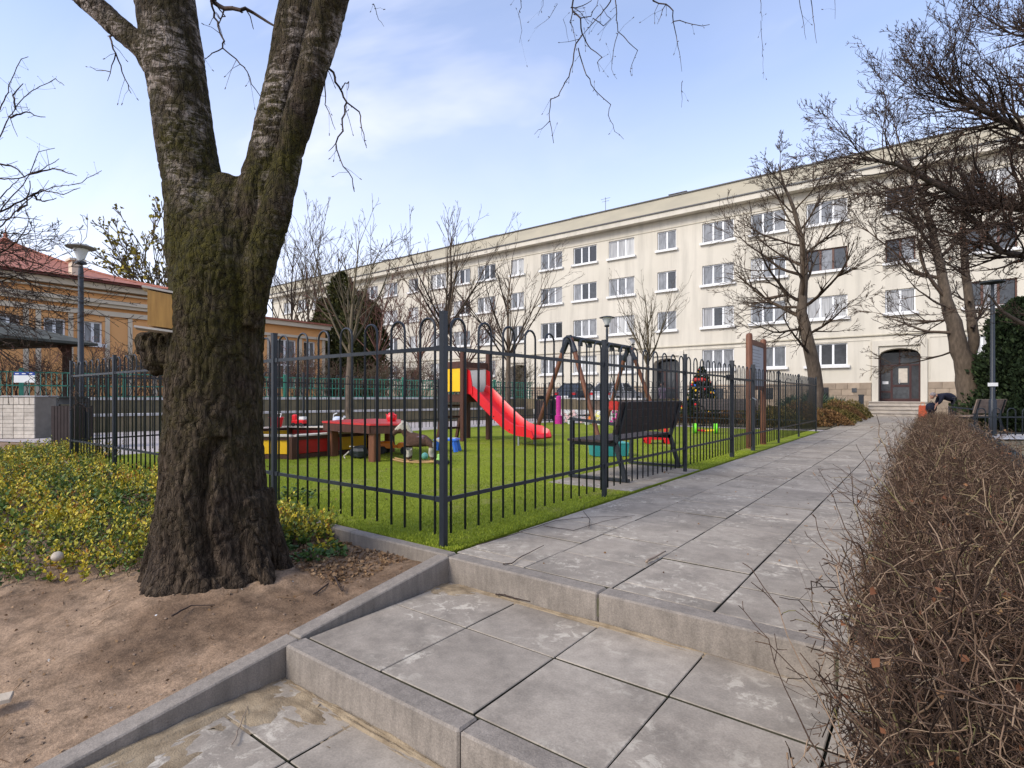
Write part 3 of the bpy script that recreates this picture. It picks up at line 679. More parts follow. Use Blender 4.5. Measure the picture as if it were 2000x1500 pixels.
# gazebo with a dark shingle roof in front of the pavilion
gz = thing('gazebo', 'dark shingle roofed timber gazebo in front of the orange pavilion', 'gazebo', (-24.2, 2.35, 0.9), R(20))
m2 = MB(); rvv = []; 
for hw_, z in ((3.3, 1.80), (3.3, 1.88), (2.0, 2.35), (0.3, 2.75)): rvv += [(-hw_, -hw_*.9, z), (hw_, -hw_*.9, z), (hw_, hw_*.9, z), (-hw_, hw_*.9, z)]
m2.add(rvv, [(3, 2, 1, 0)]+[(k*4+j, k*4+(j+1) % 4, k*4+4+(j+1) % 4, k*4+4+j) for k in range(3) for j in range(4)]+[(12, 13, 14, 15)])
m2.obj('roof', M('grey_shingles', (0.10, 0.105, 0.085), 0.9, scale=3, col2=(0.05, 0.05, 0.04), bmp=0.6, bscale=14), gz)
for x in (-2.7, 0, 2.7):
    for y in (-2.4, 2.4):
        if x == 0 and y > 0: continue
        m2 = MB(); m2.bb(x-.09, x+.09, y-.09, y+.09, 0, 1.95); m2.beam((x, y, 1.4), (x+(0.5 if x <= 0 else -.5), y, 1.94), .08); m2.obj('post', M_BROWN, gz)
m2 = MB(); m2.bb(-2.9, 2.9, -2.5, -2.3, 1.78, 1.94); m2.bb(-2.9, 2.9, 2.3, 2.5, 1.78, 1.94); m2.obj('beam', M_BROWN, gz)
# ------------------------------------------------------------ bow top fence round the playground
FH = 1.57
hp = [(0, 0, 0.075), (0, 0, 1.47)]
def hoop_mesh(wd, zb, zt, r=0.0090, name='bow_bar', mat=None, n=6):
    m = MB(); a = wd/2; pts = [(-a, 0, zb), (-a, 0, zt-a)]
    for k in range(1, 8): t = PI-k*PI/8; pts.append((a*math.cos(t), 0, zt-a+a*math.sin(t)))
    pts += [(a, 0, zt-a), (a, 0, zb)]
    m.tube(pts, r, n); return m.mesh(name, mat or M_METAL, True)
HOOP = hoop_mesh(0.143, 0.08, 1.535)
fence = thing('playground_fence', 'dark grey bow topped steel fence running round the playground', 'fence', (-2.56, 2.63, 0))
def post_mesh(wd, h, name='post'):
    m = MB(); m.bb(-wd/2, wd/2, -wd/2, wd/2, -0.05, h-0.012); m.bb(-wd/2-.002, wd/2+.002, -wd/2-.002, wd/2+.002, h-.0115, h); return m.mesh(name, M_METAL)
PM = post_mesh(0.040, FH)
PMG = post_mesh(0.062, FH+0.03)
def fence_side(root, pts, first=True, last=True, pm=None, zt=1.325, zb=0.315):
    o3 = root.location
    for i, p in enumerate(pts):
        if (i == 0 and not first) or (i == len(pts)-1 and not last): continue
        inst('post', pm or PM, root, Vector((p[0], p[1], 0))-o3)
    for a, b in zip(pts[:-1], pts[1:]):
        A, B = Vector((*a, 0))-o3, Vector((*b, 0))-o3; d = B-A; ln = d.length; d.normalize(); ang = math.atan2(d.y, d.x)
        for z in (zt, zb):
            m = MB(); m.beam(A+d*0.03+Vector((0, 0, z)), B-d*0.03+Vector((0, 0, z)), 0.014, 0.027)
            m.box(A+d*0.045+Vector((0, 0, z)), (0.05, 0.024, 0.036), ang); m.box(B-d*0.045+Vector((0, 0, z)), (0.05, 0.024, 0.036), ang)
            m.obj('rail', M_METAL, root)
        n = max(1, round((ln-0.02)/0.286)); st_ = ln/n
        for k in range(n):
            inst('bow_bar', HOOP, root, A+d*((k+0.5)*st_)+Vector((0, 0, random.uniform(-.002, .002))), (0, 0, ang+random.uniform(-.01, .01)))
fence_side(fence, [(-2.56, 2.63), (-2.57, 4.93), (-2.57, 7.23), (-2.57, 9.44)], True, False)
fence_side(fence, [(-2.57, 10.83), (-2.56, 12.99), (-2.55, 15.28), (-2.53, 17.83)], False, True)
fence_side(fence, [(-2.56, 2.63), (-4.66, 2.63), (-6.75, 2.66), (-8.80, 2.68), (-10.75, 2.70)], False, True)
fence_side(fence, [(-10.75, 2.70), (-11.2, 5.0), (-11.65, 7.3), (-11.98, 9.7), (-12.0, 12.1), (-11.9, 14.5), (-11.75, 17.95)], False, True)
fence_side(fence, [(-2.53, 17.83), (-4.84, 17.85), (-7.15, 17.9), (-9.45, 17.92), (-11.75, 17.95)], False, False)
# dark mesh panel tied inside the last bay
gate = thing('playground_gate', 'narrow bow topped gate with thick square posts and black latch in the dark fence', 'gate', (-2.57, 9.44, 0))
inst('gate_post', PMG, gate, (0, 0, 0)); inst('gate_post', PMG, gate, (0.0, 1.39, 0))
for z in (1.30, 0.34):
    m = MB(); m.beam((0, 0.05, z), (0, 1.34, z), 0.014, 0.04); m.obj('rail', M_METAL, gate)
for k in range(5): inst('bow_bar', HOOP, gate, (0, 0.17+k*0.262, 0.0), (0, 0, R(90)))
m = MB(); m.bb(-0.03, 0.03, -0.26, -0.04, 1.28, 1.36); m.tube([(0.0, -0.15, 1.32), (-0.07, -0.15, 1.32), (-0.07, -0.24, 1.32)], 0.01, 6); m.obj('latch', M_BLACK, gate)
m = MB(); m.tube([(0, 1.39-0.05, 0.98), (0.05, 1.39-0.03, 0.95), (0.05, 1.43, 0.94), (0, 1.45, 0.96), (-.05, 1.40, 0.95), (0, 1.34, 0.98)], 0.008, 5); m.obj('chain', M_SILV, gate)
# ------------------------------------------------------------ notice board
nb_ = thing('notice_board', 'brown timber notice board with grey panel on two posts inside the fence by the gate', 'notice board', (-2.74, 11.25, 0))
for y, h in ((0, 2.24), (1.15, 2.22)):
    m = MB(); m.lathe([(0.062, -0.02), (0.062, h-0.05), (0.05, h-0.015), (0.01, h)], (0, y, 0), 10); soft(m.obj('post', M_BROWN2, nb_))
m = MB(); m.bb(-0.03, 0.03, 0.06, 1.09, 2.02, 2.12); m.obj('rail', M_BROWN2, nb_)
m = MB(); m.bb(-0.03, 0.03, 0.06, 1.09, 1.14, 1.22); m.obj('rail', M_BROWN2, nb_)
m = MB(); m.bb(-0.015, 0.015, 0.065, 1.085, 1.222, 2.018); m.obj('board', M('board_face', (0.42, 0.44, 0.47), 0.5, 0.1, scale=6), nb_)
m = MB()
for k in range(9):
    z = 1.93-k*0.065; m.bb(0.016, 0.0175, 0.14, 0.95-random.uniform(0, .25), z, z+0.014)
tag(m.obj('printed_line', M('faded_print', (0.27, 0.27, 0.27), 0.7, 0.1), nb_), kind='stuff')
m = MB(); m.bb(-.03, .03, 1.12, 1.18, 0, 0.3); m.obj('post_shoe', M_SILV, nb_)
# ------------------------------------------------------------ benches
def bench(name, label, loc, rz, ln, mat, cat='bench', group=None):
    """x: toward the sitter's front, y: along"""
    b = thing(name, label, cat, loc, rz, group)
    for y in (-ln/2+0.12, ln/2-0.12):
        m = MB(); w_ = 0.045
        m.beam((0.36, y, 0.0), (0.36, y, 0.72), w_, 0.05); m.beam((-0.36, y, 0.0), (-0.23, y, 0.44), w_, 0.05); m.beam((-0.23, y, 0.43), (-0.36, y, 0.93), w_, 0.045)
        m.beam((0.38, y, 0.43), (-0.24, y, 0.43), w_, 0.05); m.beam((0.39, y, 0.72), (-0.30, y, 0.66), w_, 0.035); m.beam((0.40, y, 0.02), (-0.40, y, 0.02), 0.06, 0.03)
        m.obj('frame', M_METAL, b)
    for k in range(6):
        m = MB(); m.bev((0.32-k*0.095, 0, 0.468), (0.082, ln, 0.028), 0.004); m.obj('seat_slat', mat, b)
    for k in range(4):
        z = 0.60+k*0.096; x = -0.262-(z-0.44)*0.26+0.035
        m = MB(); m.box((x, 0, z), (0.026, ln, 0.092), M=Matrix.Rotation(-0.25, 3, 'Y')); m.obj('back_slat', mat, b)
    return b
bench('slatted_bench', 'dark slatted park bench on the paved pad just inside the path side fence', (-3.14, 6.72, 0.01), PI, 1.95, M_SLATD)
bench('slatted_bench', 'second dark slatted bench beyond the playground, behind the lime green wheels', (-5.3, 18.75, 0.0), R(-90), 1.9, M_SLATD)
M_OLD = M('weathered_grey_slats', (0.23, 0.17, 0.13), 0.8, 0.3, scale=7)
bench('slatted_bench', 'weathered grey wooden bench seen end on beside the lamp post right of the hedge', (1.12, 19.9, 0.0), R(150), 1.4, M_OLD)
# ------------------------------------------------------------ play tower with slide
tw = thing('play_tower', 'brown timber play tower with yellow panel and red plastic slide', 'play tower', (-8.606, 9.574, 0), R(-8.4))
# local x = towards slide, local y = away from viewer
h = 0.385
for (x, y, zt) in ((-h, -h, 1.80), (h, -h, 2.02), (h, h, 2.00), (-h, h, 1.80)):
    m = MB(); m.bev((x, y, zt/2), (0.115, 0.115, zt), 0.012); m.obj('post', M_BROWN, tw)
PZ = 1.02
for k in range(6):
    m = MB(); m.bb(-h+.06+k*0.109, -h+.06+k*0.109+0.102, -h+.06, h-.06, PZ, PZ+0.035)
    m.obj('platform_board', M_BROWN, tw)
for (x0, x1, y0, y1, z0, z1) in ((-h+.058, h-.058, -h-.03, -h+.03, PZ-.14, PZ-.003), (-h+.058, h-.058, h-.03, h+.03, PZ-.14, PZ-.003), (h-.03, h+.03, -h+.058, h-.058, PZ-.14, PZ-.003), (-h-.03, -h+.03, -h+.058, h-.058, PZ-.14, PZ-.003),
                                 (-h+.058, h-.058, -h-.03, -h+.03, 1.65, 1.80), (h-.03, h+.03, -h+.058, h-.058, 1.66, 1.78), (-h+.058, h-.058, h-.03, h+.03, 1.65, 1.80)):
    m = MB(); m.bb(x0, x1, y0, y1, z0, z1); m.obj('rail', M_BROWN, tw)
m = MB(); m.bb(-h+.062, h-.062, -h-.012, -h+.012, PZ+.10, 1.645); m.obj('side_panel', M_YEL, tw)['label'] = 'yellow side panel'
m = MB(); m.bb(-h+.062, h-.062, h-.012, h+.012, PZ+.08, 1.645); m.obj('side_panel', M_GREY, tw)['label'] = 'grey rear panel'
for z in (0.25, 0.52, 0.79):
    m = MB(); m.bb(-h-.28+z*.26, -h-.2+z*.26, -h+.13, h-.13, z-.025, z+.025); m.obj('rung', M_BROWN, tw)
for y in (-h+.10, h-.10):
    m = MB(); m.beam((-h-.3, y, 0), (-h-.03, y, 1.03), .05, .08); m.obj('ladder_rail', M_BROWN, tw)
# slide: curved chute
SL = []
for k in range(17):
    t = k/16; x = h+0.06+2.28*t; z = PZ+0.04-(PZ-0.22)*(min(1, t/0.82)**1.12) if t < .82 else 0.26+0.02*math.cos((t-.82)/.18*PI)
    SL.append((x, z))
SL = [(h+.02, 1.10), (h+.14, 1.07), (h+.34, .94), (h+.6, .75), (h+.88, .56), (h+1.15, .39), (h+1.38, .28), (h+1.58, .235), (h+1.8, .22), (h+1.98, .215), (h+2.04, .17)]
sv = []; hw_ = 0.235
for i, (x, z) in enumerate(SL):
    sd = 0.17 if i < len(SL)-2 else (0.10 if i == len(SL)-2 else 0.02)
    a = SL[max(0, i-1)]; b_ = SL[min(len(SL)-1, i+1)]; dx_, dz_ = b_[0]-a[0], b_[1]-a[1]; l_ = math.hypot(dx_, dz_); nx, nz_ = -dz_/l_, dx_/l_
    for (yy, q) in ((-hw_-.05, sd), (-hw_-.02, sd+.01), (-hw_, sd-.02), (-hw_+.03, 0.02), (0, 0), (hw_-.03, 0.02), (hw_, sd-.02), (hw_+.02, sd+.01), (hw_+.05, sd), (hw_+.05, -.03), (-hw_-.05, -.03)):
        sv.append((x+nx*q, yy, z+nz_*q))
n_ = 11; sf = [(i*n_+k, i*n_+(k+1) % n_, (i+1)*n_+(k+1) % n_, (i+1)*n_+k) for i in range(len(SL)-1) for k in range(n_)]
sf += [tuple(range(n_)), tuple(range((len(SL)-1)*n_, len(SL)*n_))]
m = MB(); m.add(sv, sf); o = m.obj('slide', M_RED, tw); soft(o, 35)
m = MB()
for (x, z) in ((h+.4, .90), (h+.9, .55), (h+1.38, .28)): m.tube([(x, -hw_-.058, z+.03), (x, -hw_-.047, z+.03)], 0.014, 8)
m.obj('bolt', M_BLACK, o)
for y in (-hw_, hw_): m = MB(); m.tube([(h+1.6, y, 0), (h+1.6, y, .2)], 0.02, 8); m.obj('slide_leg', M_SILV, tw)
for y in (-hw_-.06, hw_+.06):
    m = MB(); m.prof([(h+.03, 1.08), (h+.22, 1.04), (h+.2, 1.3), (h+.13, 1.58), (h+.03, 1.62)], y-.012, y+.012); m.obj('slide_cheek', M_RED, tw)
# ------------------------------------------------------------ swing
sw = thing('swing_set', 'timber A frame swing with dark steel corner brackets and crossbeam behind the bench', 'swing', (-7.1, 11.75, 0))
AZ = 2.47
for y, (fl, fr_) in ((0, (-.93, .93)), (3.45, (-.93, .93))):
    for x in (fl, fr_):
        m = MB(); m.tube([(x, y+(-.18 if y == 0 else .18), -.02), (x*0.06, y, AZ-.02)], 0.058, 10); soft(m.obj('leg', M_BROWN2, sw))
        m = MB(); q = 0.15; m.tube([(x*(.06+.94*q), y+(-.18 if y == 0 else .18)*q, AZ*(1-q)), (0.0, y, AZ+.04)], 0.075, 8); soft(m.obj('bracket', M_METAL, sw))
m = MB(); m.tube([(0, -.08, AZ), (0, 3.53, AZ)], 0.062, 10); soft(m.obj('crossbeam', M_METALD, sw))
m = MB()
for y in (0.55, 1.05, 2.3, 2.85): m.bb(-.05, .05, y-.04, y+.04, AZ-.17, AZ-.05)
m.obj('hanger', M_METALD, sw)
# seats hang from the beam
SOF = Vector((0, 2.55, .62))
m = MB(); m.bb(-.12, .12, -.13, .13, 0.0, .04); m.bb(-.14, -.115, -.13, .13, .041, .24); m.bb(.115, .14, -.13, .13, .041, .24); m.bb(-.114, .114, -.14, -.115, .041, .26); m.bb(-.114, .114, .115, .14, .041, .20); ss = m.obj('swing_seat', M_REDD, sw, SOF); ss['label'] = 'red bucket swing seat'
for y in (-.2, .2):
    for x in (-.15, .15):
        m = MB(); m.tube([(x, y, .28), (0, y*1.25, 1.0), (0, y*1.3, AZ-.62-.1)], 0.010, 5); m.obj('chain', M_METALD, ss)
m = MB(); m.bev((0, 0, .02), (.18, .44, .035), .01); ss = m.obj('swing_seat', M_BLACK, sw, (0, .8, .5)); ss['label'] = 'flat black swing seat'
for y in (-.2, .2): m = MB(); m.tube([(0, y, .03), (0, y*1.2, AZ-.6)], 0.009, 5); m.obj('chain', M_METALD, ss)
# ------------------------------------------------------------ hexagonal sandbox
hexp = [(-8.08, 4.88), (-8.08, 6.43), (-9.42, 7.20), (-10.77, 6.43), (-10.77, 4.88), (-9.42, 4.10)]
sb = thing('sandbox', 'hexagonal brown timber sandbox with red and yellow side panels', 'sandbox', (-9.42, 5.65, 0))
hc = Vector((-9.42, 5.65, 0))
pcol = {0: M_REDD, 5: M_YEL, 1: M_YEL, 2: M_REDD, 3: M_YEL, 4: M_REDD}
for i in range(6):
    a, b_ = Vector((*hexp[i], 0))-hc, Vector((*hexp[(i+1) % 6], 0))-hc; d = (b_-a).normalized(); nrm = Vector((d.y, -d.x, 0)); ang = math.atan2(d.y, d.x); mid_ = (a+b_)/2; ln = (b_-a).length
    def pb(name, mat, inn, z, th, ht, l2=None, off=0.0):
        m = MB(); m.box(mid_-nrm*inn+d*off+Vector((0, 0, z)), ((l2 or ln), th, ht), ang); return m.obj(name, mat, sb)
    if i == 0:
        pb('side_panel', M_REDD, .03, .19, .03, .22, .82, -0.30)['label'] = 'red side panel'; pb('side_panel', M_YEL, .03, .19, .03, .22, .52, .42)['label'] = 'yellow side panel'
    else: pb('side_panel', pcol[i], .03, .19, .03, .22, ln-.16)['label'] = ('yellow' if pcol[i] is M_YEL else 'red')+' side panel'
    pb('base_board', M_BROWN, .02, .035, .05, .07, ln-.12); pb('top_board', M_BROWN, .02, .33, .05, .055, ln-.12)
    pb('seat_board', M_CREAMT, .09, .372, .24, .024, ln-.06)
    m = MB(); m.box(a+Vector((0, 0, .18)), (.12, .12, .36), ang); m.obj('post', M_BROWN, sb)
m = MB(); m.prism([(p[0]*0.9-hc.x*0.9, p[1]*0.9-hc.y*0.9) for p in hexp], 0.12, 0.2); m.obj('sand', M_SAND, sb)
# red topped play table beside it
tb = thing('play_table', 'low play table with red top on thick brown posts beside the sandbox', 'table', (-7.3, 5.9, 0))
TPz = 0.56; tp = [(-.85, -.45), (.55, -.55), (.85, -.2), (-.35, .85), (-.95, .75), (-1.1, .2)]
m = MB(); m.prism(tp, TPz, TPz+.03); m.obj('table_top', M('red_laminate', (0.55, 0.03, 0.03), 0.28, 0.1, scale=5, spec=0.8), tb)
m = MB()
for i in range(6): a, b_ = Vector((*tp[i], TPz-.065))*0.96, Vector((*tp[(i+1) % 6], TPz-.065))*0.96; a.z = b_.z = TPz-.065; m.beam(a, b_, .04, .12)
m.obj('apron', M_BROWN, tb)
for (x, y) in ((.50, -.43), (-.72, -.33), (-.48, .70), (-.93, .45)): m = MB(); m.bev((x, y, TPz/2-.002), (.14, .14, TPz-.004), .012); m.obj('leg', M_BROWN2, tb)
# loose toys
def toy(name, label, cat, loc, rz=0, group=None): return thing(name, label, cat, loc, rz, group)
t1 = toy('toy_bucket', 'red toy bucket with pale handle on the sandbox edge beside the fence post', 'toy', (-10.55, 6.0, .385))
m = MB(); m.lathe([(.10, 0), (.14, .18), (.15, .2), (.13, .19), (.09, .02)], (0, 0, 0), 12); soft(m.obj('bucket', M_RED, t1)); m = MB(); m.tube([(-.14, 0, .19), (-.1, .05, .27), (.1, .05, .27), (.14, 0, .19)], .008, 5); m.obj('handle', M_WHITE, t1)
t1 = toy('toy_truck', 'small red and white toy truck beside the red bucket on the sandbox', 'toy', (-10.45, 6.45, .385), .4)
m = MB(); m.bev((0, 0, .1), (.3, .14, .08), .02); m.bev((-.09, 0, .19), (.11, .13, .11), .02); m.obj('body', M_RED, t1); m = MB(); m.bb(0, .14, -.06, .06, .142, .2); m.obj('tray', M_WHITE, t1)
for x in (-.09, .09):
    for y in (-.075, .075): m = MB(); m.tube([(x, y-.012, .04), (x, y+.012, .04)], .04, 10); m.obj('wheel', M_BLACK, t1)
t1 = toy('toy_watering_can', 'pale blue and white toy watering can on the sandbox edge', 'toy', (-9.9, 7.0, .385))
m = MB(); m.lathe([(.11, 0), (.12, .03), (.10, .17), (.05, .2)], (0, 0, 0), 12); soft(m.obj('body', M('pale_plastic', (.55, .60, .72), .5, .1), t1)); m = MB(); m.tube([(.09, 0, .05), (.2, 0, .18), (.23, 0, .2)], [.02, .014, .03], 6); m.tube([(-.09, 0, .05), (-.17, 0, .1), (-.14, 0, .24), (-.03, 0, .27)], .012, 6); m.obj('spout', M_WHITE, t1)
t1 = toy('sand_mould_tray', 'pale green toy tray at the far edge of the sandbox', 'toy', (-9.15, 7.1, .385))
m = MB(); m.bev((0, 0, .03), (.35, .2, .06), .015); m.bb(-.14, .14, -.07, .07, .0602, .065); m.obj('tray', M('pale_lime', (.50, .56, .30), .6, .1), t1)
t1 = toy('toy_kettle', 'shiny red toy kettle on the red play table', 'toy', (-7.2, 6.15, TPz+.03)); t1.scale = (.72, .72, .8)
m = MB(); m.lathe([(.09, 0), (.12, .04), (.12, .1), (.07, .17), (.02, .19)], (0, 0, 0), 14); soft(m.obj('body', M_RED, t1)); m = MB(); m.tube([(-.11, 0, .06), (-.19, 0, .14)], [.025, .014], 7); m.tube([(.08, 0, .14), (.17, 0, .13), (.17, 0, .05), (.11, 0, .04)], .012, 6); m.obj('spout', M_RED, t1)
# blue step stool
t1 = toy('step_stool', 'blue plastic step stool with four splayed legs on the turf behind the corner post', 'stool', (-7.02, 7.3, 0), .5); t1.scale = (1.15, 1.15, 1.1)
m = MB(); m.bev((0, 0, .20), (.38, .26, .03), .012); m.obj('seat', M_BLUE, t1)
for x in (-1, 1):
    for y in (-1, 1): m = MB(); m.beam((x*.18, y*.12, 0), (x*.14, y*.09, .19), .06, .05); m.obj('leg', M_BLUE, t1)
m = MB(); m.bb(-.15, .15, -.09, .09, .2165, .222); m.obj('tread', M('pale_blue_tread', (.35, .45, .66), .6, .05), t1)
# yellow digger
t1 = toy('toy_digger', 'yellow and black ride on toy digger beneath the play table', 'toy', (-7.45, 6.45, 0), .55)
m = MB(); m.bev((-.16, 0, .16), (.26, .2, .12), .03); m.bev((.17, 0, .15), (.24, .18, .1), .03); m.bev((.0, 0, .13), (.14, .1, .05), .01); m.obj('body', M_ORANGE, t1)
m = MB(); m.tube([(-.02, 0, .16), (-.04, 0, .30), (-.1, 0, .33)], .012, 6); m.tube([(.25, 0, .2), (.36, 0, .26), (.42, 0, .12)], .018, 6); m.obj('arm', M_BLACK, t1)
for x in (-.2, .2):
    for y in (-.11, .11): m = MB(); m.tube([(x, y-.03, .07), (x, y+.03, .07)], .07, 12); soft(m.obj('wheel', M_BLACK, t1))
t1 = toy('toy_bag', 'grey and black crumpled bag lying beside the thick table post', 'bag', (-7.35, 5.6, 0), .3)
m = MB(); m.ball((0, 0, .1), (.17, .12, .11), 10, 7, .15); m.obj('body', M_METALD, t1); m = MB(); m.tube([(-.12, -.1, .12), (-.2, -.13, .04), (-.16, -.15, .01)], .012, 5); m.tube([(-.02, -.1, .2), (-.1, -.12, .2)], .01, 5); m.obj('strap', M_CREAMT, t1)
# teal and green toys on the turf
t1 = toy('toy_ball', 'small mint green ball on the turf beside the corner post', 'ball', (-6.35, 6.1, .06)); m = MB(); m.ball((0, 0, 0), .055, 12, 9); soft(m.obj('shell', M('mint_plastic', (.22, .62, .50), .4, .1), t1))
t1 = toy('toy_tractor', 'little green toy tractor with black wheels behind the tall corner post', 'toy', (-5.72, 5.85, 0), .2)
m = MB(); m.bev((0, 0, .07), (.17, .08, .06), .012); m.bev((-.04, 0, .125), (.07, .07, .05), .01); m.obj('body', M('pale_green_plastic', (.3, .55, .15), .5, .1), t1)
for x in (-.05, .06): m = MB(); m.tube([(x, -.055, .035), (x, .055, .035)], .033, 10); m.obj('wheel', M_BLACK, t1)
# teal storage crate under the bench
t1 = toy('storage_crate', 'teal plastic crate with pale lid on the turf in front of the bench', 'crate', (-4.3, 8.4, 0.0), .75)
m = MB(); m.box((0, 0, .11), (.58, .34, .20), taper=1.06); m.obj('body', M_TEAL, t1); m = MB(); m.bev((0, 0, .225), (.61, .37, .022), .008); m.obj('lid', M('pale_teal', (.06, .32, .30), .5, .1), t1)
# red ride-on with yellow figure
t1 = toy('ride_on_toy', 'red plastic ride on toy with yellow trim seen under the bench seat', 'toy', (-4.6, 11.2, 0), .6); t1.scale = (.8, .8, .8)
m = MB(); m.bev((0, 0, .16), (.72, .26, .10), .03); m.bev((.25, 0, .33), (.08, .26, .28), .03); m.bev((-.2, 0, .27), (.22, .2, .12), .03); m.obj('body', M_RED, t1)
m = MB(); m.tube([(.25, -.16, .48), (.25, .16, .48)], .02, 6); m.bev((.36, 0, .26), (.04, .16, .1), .01); m.obj('handlebar', M_YEL, t1)
for x in (-.25, .25):
    for y in (-.15, .15): m = MB(); m.tube([(x, y-.03, .08), (x, y+.03, .08)], .08, 12); soft(m.obj('wheel', M_RED, t1))
# lime wheels toy
t1 = toy('lime_wheeled_toy', 'push toy with two big lime green wheels joined by a red and yellow bar', 'toy', (-4.83, 15.15, 0), .4); t1.scale = (.85, .85, .85)
for x in (-.32, .32): m = MB(); m.tube([(x-.05, 0, .16), (x+.05, 0, .16)], .16, 16); soft(m.obj('wheel', M_LIME, t1))
m = MB(); m.tube([(-.27, 0, .1), (0, 0, .08)], .035, 8); m.obj('axle', M_RED, t1); m = MB(); m.tube([(0, 0, .08), (.27, 0, .1)], .033, 8); m.obj('axle', M_YEL, t1)
# rocking horse: body grown from a skeleton
def skinned(name, joints, edges, mats, parent=None, sub=1, root=0, pick=None, loc=(0, 0, 0)):
    me = bpy.data.meshes.new(name); me.from_pydata([j[:3] for j in joints], edges, []); o = bpy.data.objects.new(name, me); C.objects.link(o)
    md = o.modifiers.new('skin', 'SKIN'); md.use_smooth_shade = True
    for i, j in enumerate(joints):
        r = j[3]; me.skin_vertices[0].data[i].radius = (r, j[4] if len(j) > 4 else r)
    me.skin_vertices[0].data[root].use_root = True
    s = o.modifiers.new('sub', 'SUBSURF'); s.levels = sub; s.render_levels = sub
    dg = bpy.context.evaluated_depsgraph_get(); dg.update(); ev = o.evaluated_get(dg); nm = bpy.data.meshes.new_from_object(ev)
    bpy.data.objects.remove(o); nm.name = name
    nm.materials.clear()
    for m_ in mats: nm.materials.append(m_)
    if pick:
        for f in nm.polygons: f.material_index = pick(f.center)
    return inst(name, nm, parent, loc)
M_FURB = M('brown_plush', (0.085, 0.045, 0.030), 0.95, 0.3, scale=30, bmp=.4, bscale=120)
M_FURW = M('cream_plush', (0.45, 0.41, 0.34), 0.95, 0.2, scale=30, bmp=.4, bscale=120)
rh = toy('rocking_horse', 'brown and cream plush rocking horse standing on a pale wooden base beside the play table', 'rocking horse', (-6.13, 5.80, 0), math.atan2(0.6, .8)); rh.scale = (.98, .98, .98)
J = [(0, 0, .34, .085, .095), (.16, 0, .335, .085, .09), (-.15, 0, .36, .075, .085), (-.23, 0, .46, .05), (-.29, 0, .56, .055, .06), (-.37, 0, .50, .045), (-.43, 0, .43, .034),
     (-.17, .065, .26, .042), (-.17, .075, .14, .034), (-.18, .075, .05, .036), (-.17, -.065, .26, .042), (-.17, -.075, .14, .034), (-.18, -.075, .05, .036),
     (.19, .065, .26, .048), (.16, .075, .15, .034), (.21, .075, .05, .034), (.19, -.065, .26, .048), (.16, -.075, .15, .034), (.21, -.075, .05, .034), (-.27, .03, .63, .016), (-.27, -.03, .63, .016)]
E_ = [(0, 1), (0, 2), (2, 3), (3, 4), (4, 5), (5, 6), (2, 7), (7, 8), (8, 9), (2, 10), (10, 11), (11, 12), (1, 13), (13, 14), (14, 15), (1, 16), (16, 17), (17, 18), (4, 19), (4, 20)]
skinned('body', J, E_, [M_FURB, M_FURW], rh, 2, 0, lambda c: 1 if (c.z > .52 or (c.z < .24 and c.z > .10) or (c.x > .2 and c.z > .25)) else 0)
m = MB(); m.tube([(.24, 0, .36), (.32, 0, .33), (.34, 0, .2)], [.02, .035, .012], 7); soft(m.obj('tail', M_FURW, rh))
m = MB(); m.tube([(-.30, 0, .64), (-.22, 0, .60), (-.17, 0, .50), (-.12, 0, .43)], [.02, .035, .035, .02], 7); soft(m.obj('mane', M_FURW, rh))
m = MB(); m.bev((0, 0, .40), (.16, .15, .05), .02); m.obj('saddle', M('mauve_saddle', (.16, .10, .13), .8, .2), rh)
for y in (-.09, .09):
    m = MB(); m.tube([(-.42, y, .06), (-.25, y, .022), (0, y, .012), (.25, y, .022), (.42, y, .06)], .016, 6); m.obj('rocker', M('pale_wood', (.50, .30, .12), .6, .2), rh)
m = MB(); m.bb(-.24, -.16, -.09, .09, .03, .045); m.bb(.16, .24, -.09, .09, .03, .045); m.obj('crossbar', M('pale_wood_bar', (.50, .30, .12), .6, .2), rh)
# artificial flowers and pink toys by the far fence
def posy(loc, lab, cols_, n=26, w_=.35, h_=.5):
    t = thing('flower_display', lab, 'flowers', loc, 0, 'bright artificial flower displays along the far playground fence')
    for ci, cm_ in enumerate(cols_):
        m = MB()
        for k in range(n//len(cols_)):
            x, y, z = random.gauss(0, w_*.5), random.gauss(0, .08), random.uniform(.1, h_)
            for q in range(5):
                a = q*2*PI/5; m.ball((x+.035*math.cos(a), y, z+.035*math.sin(a)), (.028, .012, .028), 5, 4)
        tag(m.obj('flower', cm_, t), kind='stuff')
    m = MB()
    for k in range(n//2): x = random.gauss(0, w_*.45); m.tube([(x*.5, 0, 0), (x, random.gauss(0, .05), random.uniform(.1, h_))], .007, 4)
    tag(m.obj('stem', M('green_stem', (.05, .16, .03), .8, .2), t), kind='stuff')
    m = MB(); m.lathe([(.09, 0), (.12, .14), (.1, .14)], (0, 0, 0), 8); m.obj('pot', M_WHITE, t)
M_BLUSH = M('blush_petals', (.75, .50, .50), .7, .1); M_FUCH = M('fuchsia_petals', (.55, .02, .25), .6, .1); M_LEM = M('lemon_petals', (.72, .66, .18), .6, .1)
posy((-10.4, 17.3, 0), 'white and blush pink flower display just right of the magenta post', [M_BLUSH, M_WHITE], 40)
posy((-9.75, 17.4, 0), 'orange flower display between the blush and the lemon ones', [M_ORANGE, M_BLUSH], 30, .3, .35)
posy((-9.3, 17.4, 0), 'lemon yellow flower display left of the fuchsia one', [M_LEM, M_WHITE], 30, .3, .45)
posy((-8.5, 17.4, 0), 'tall fuchsia flower display with dark centre behind the swing leg', [M_FUCH], 30, .28, .7)
posy((-7.4, 17.4, 0), 'fuchsia and white flower display nearest the bench', [M_FUCH, M_WHITE], 30, .3, .5)
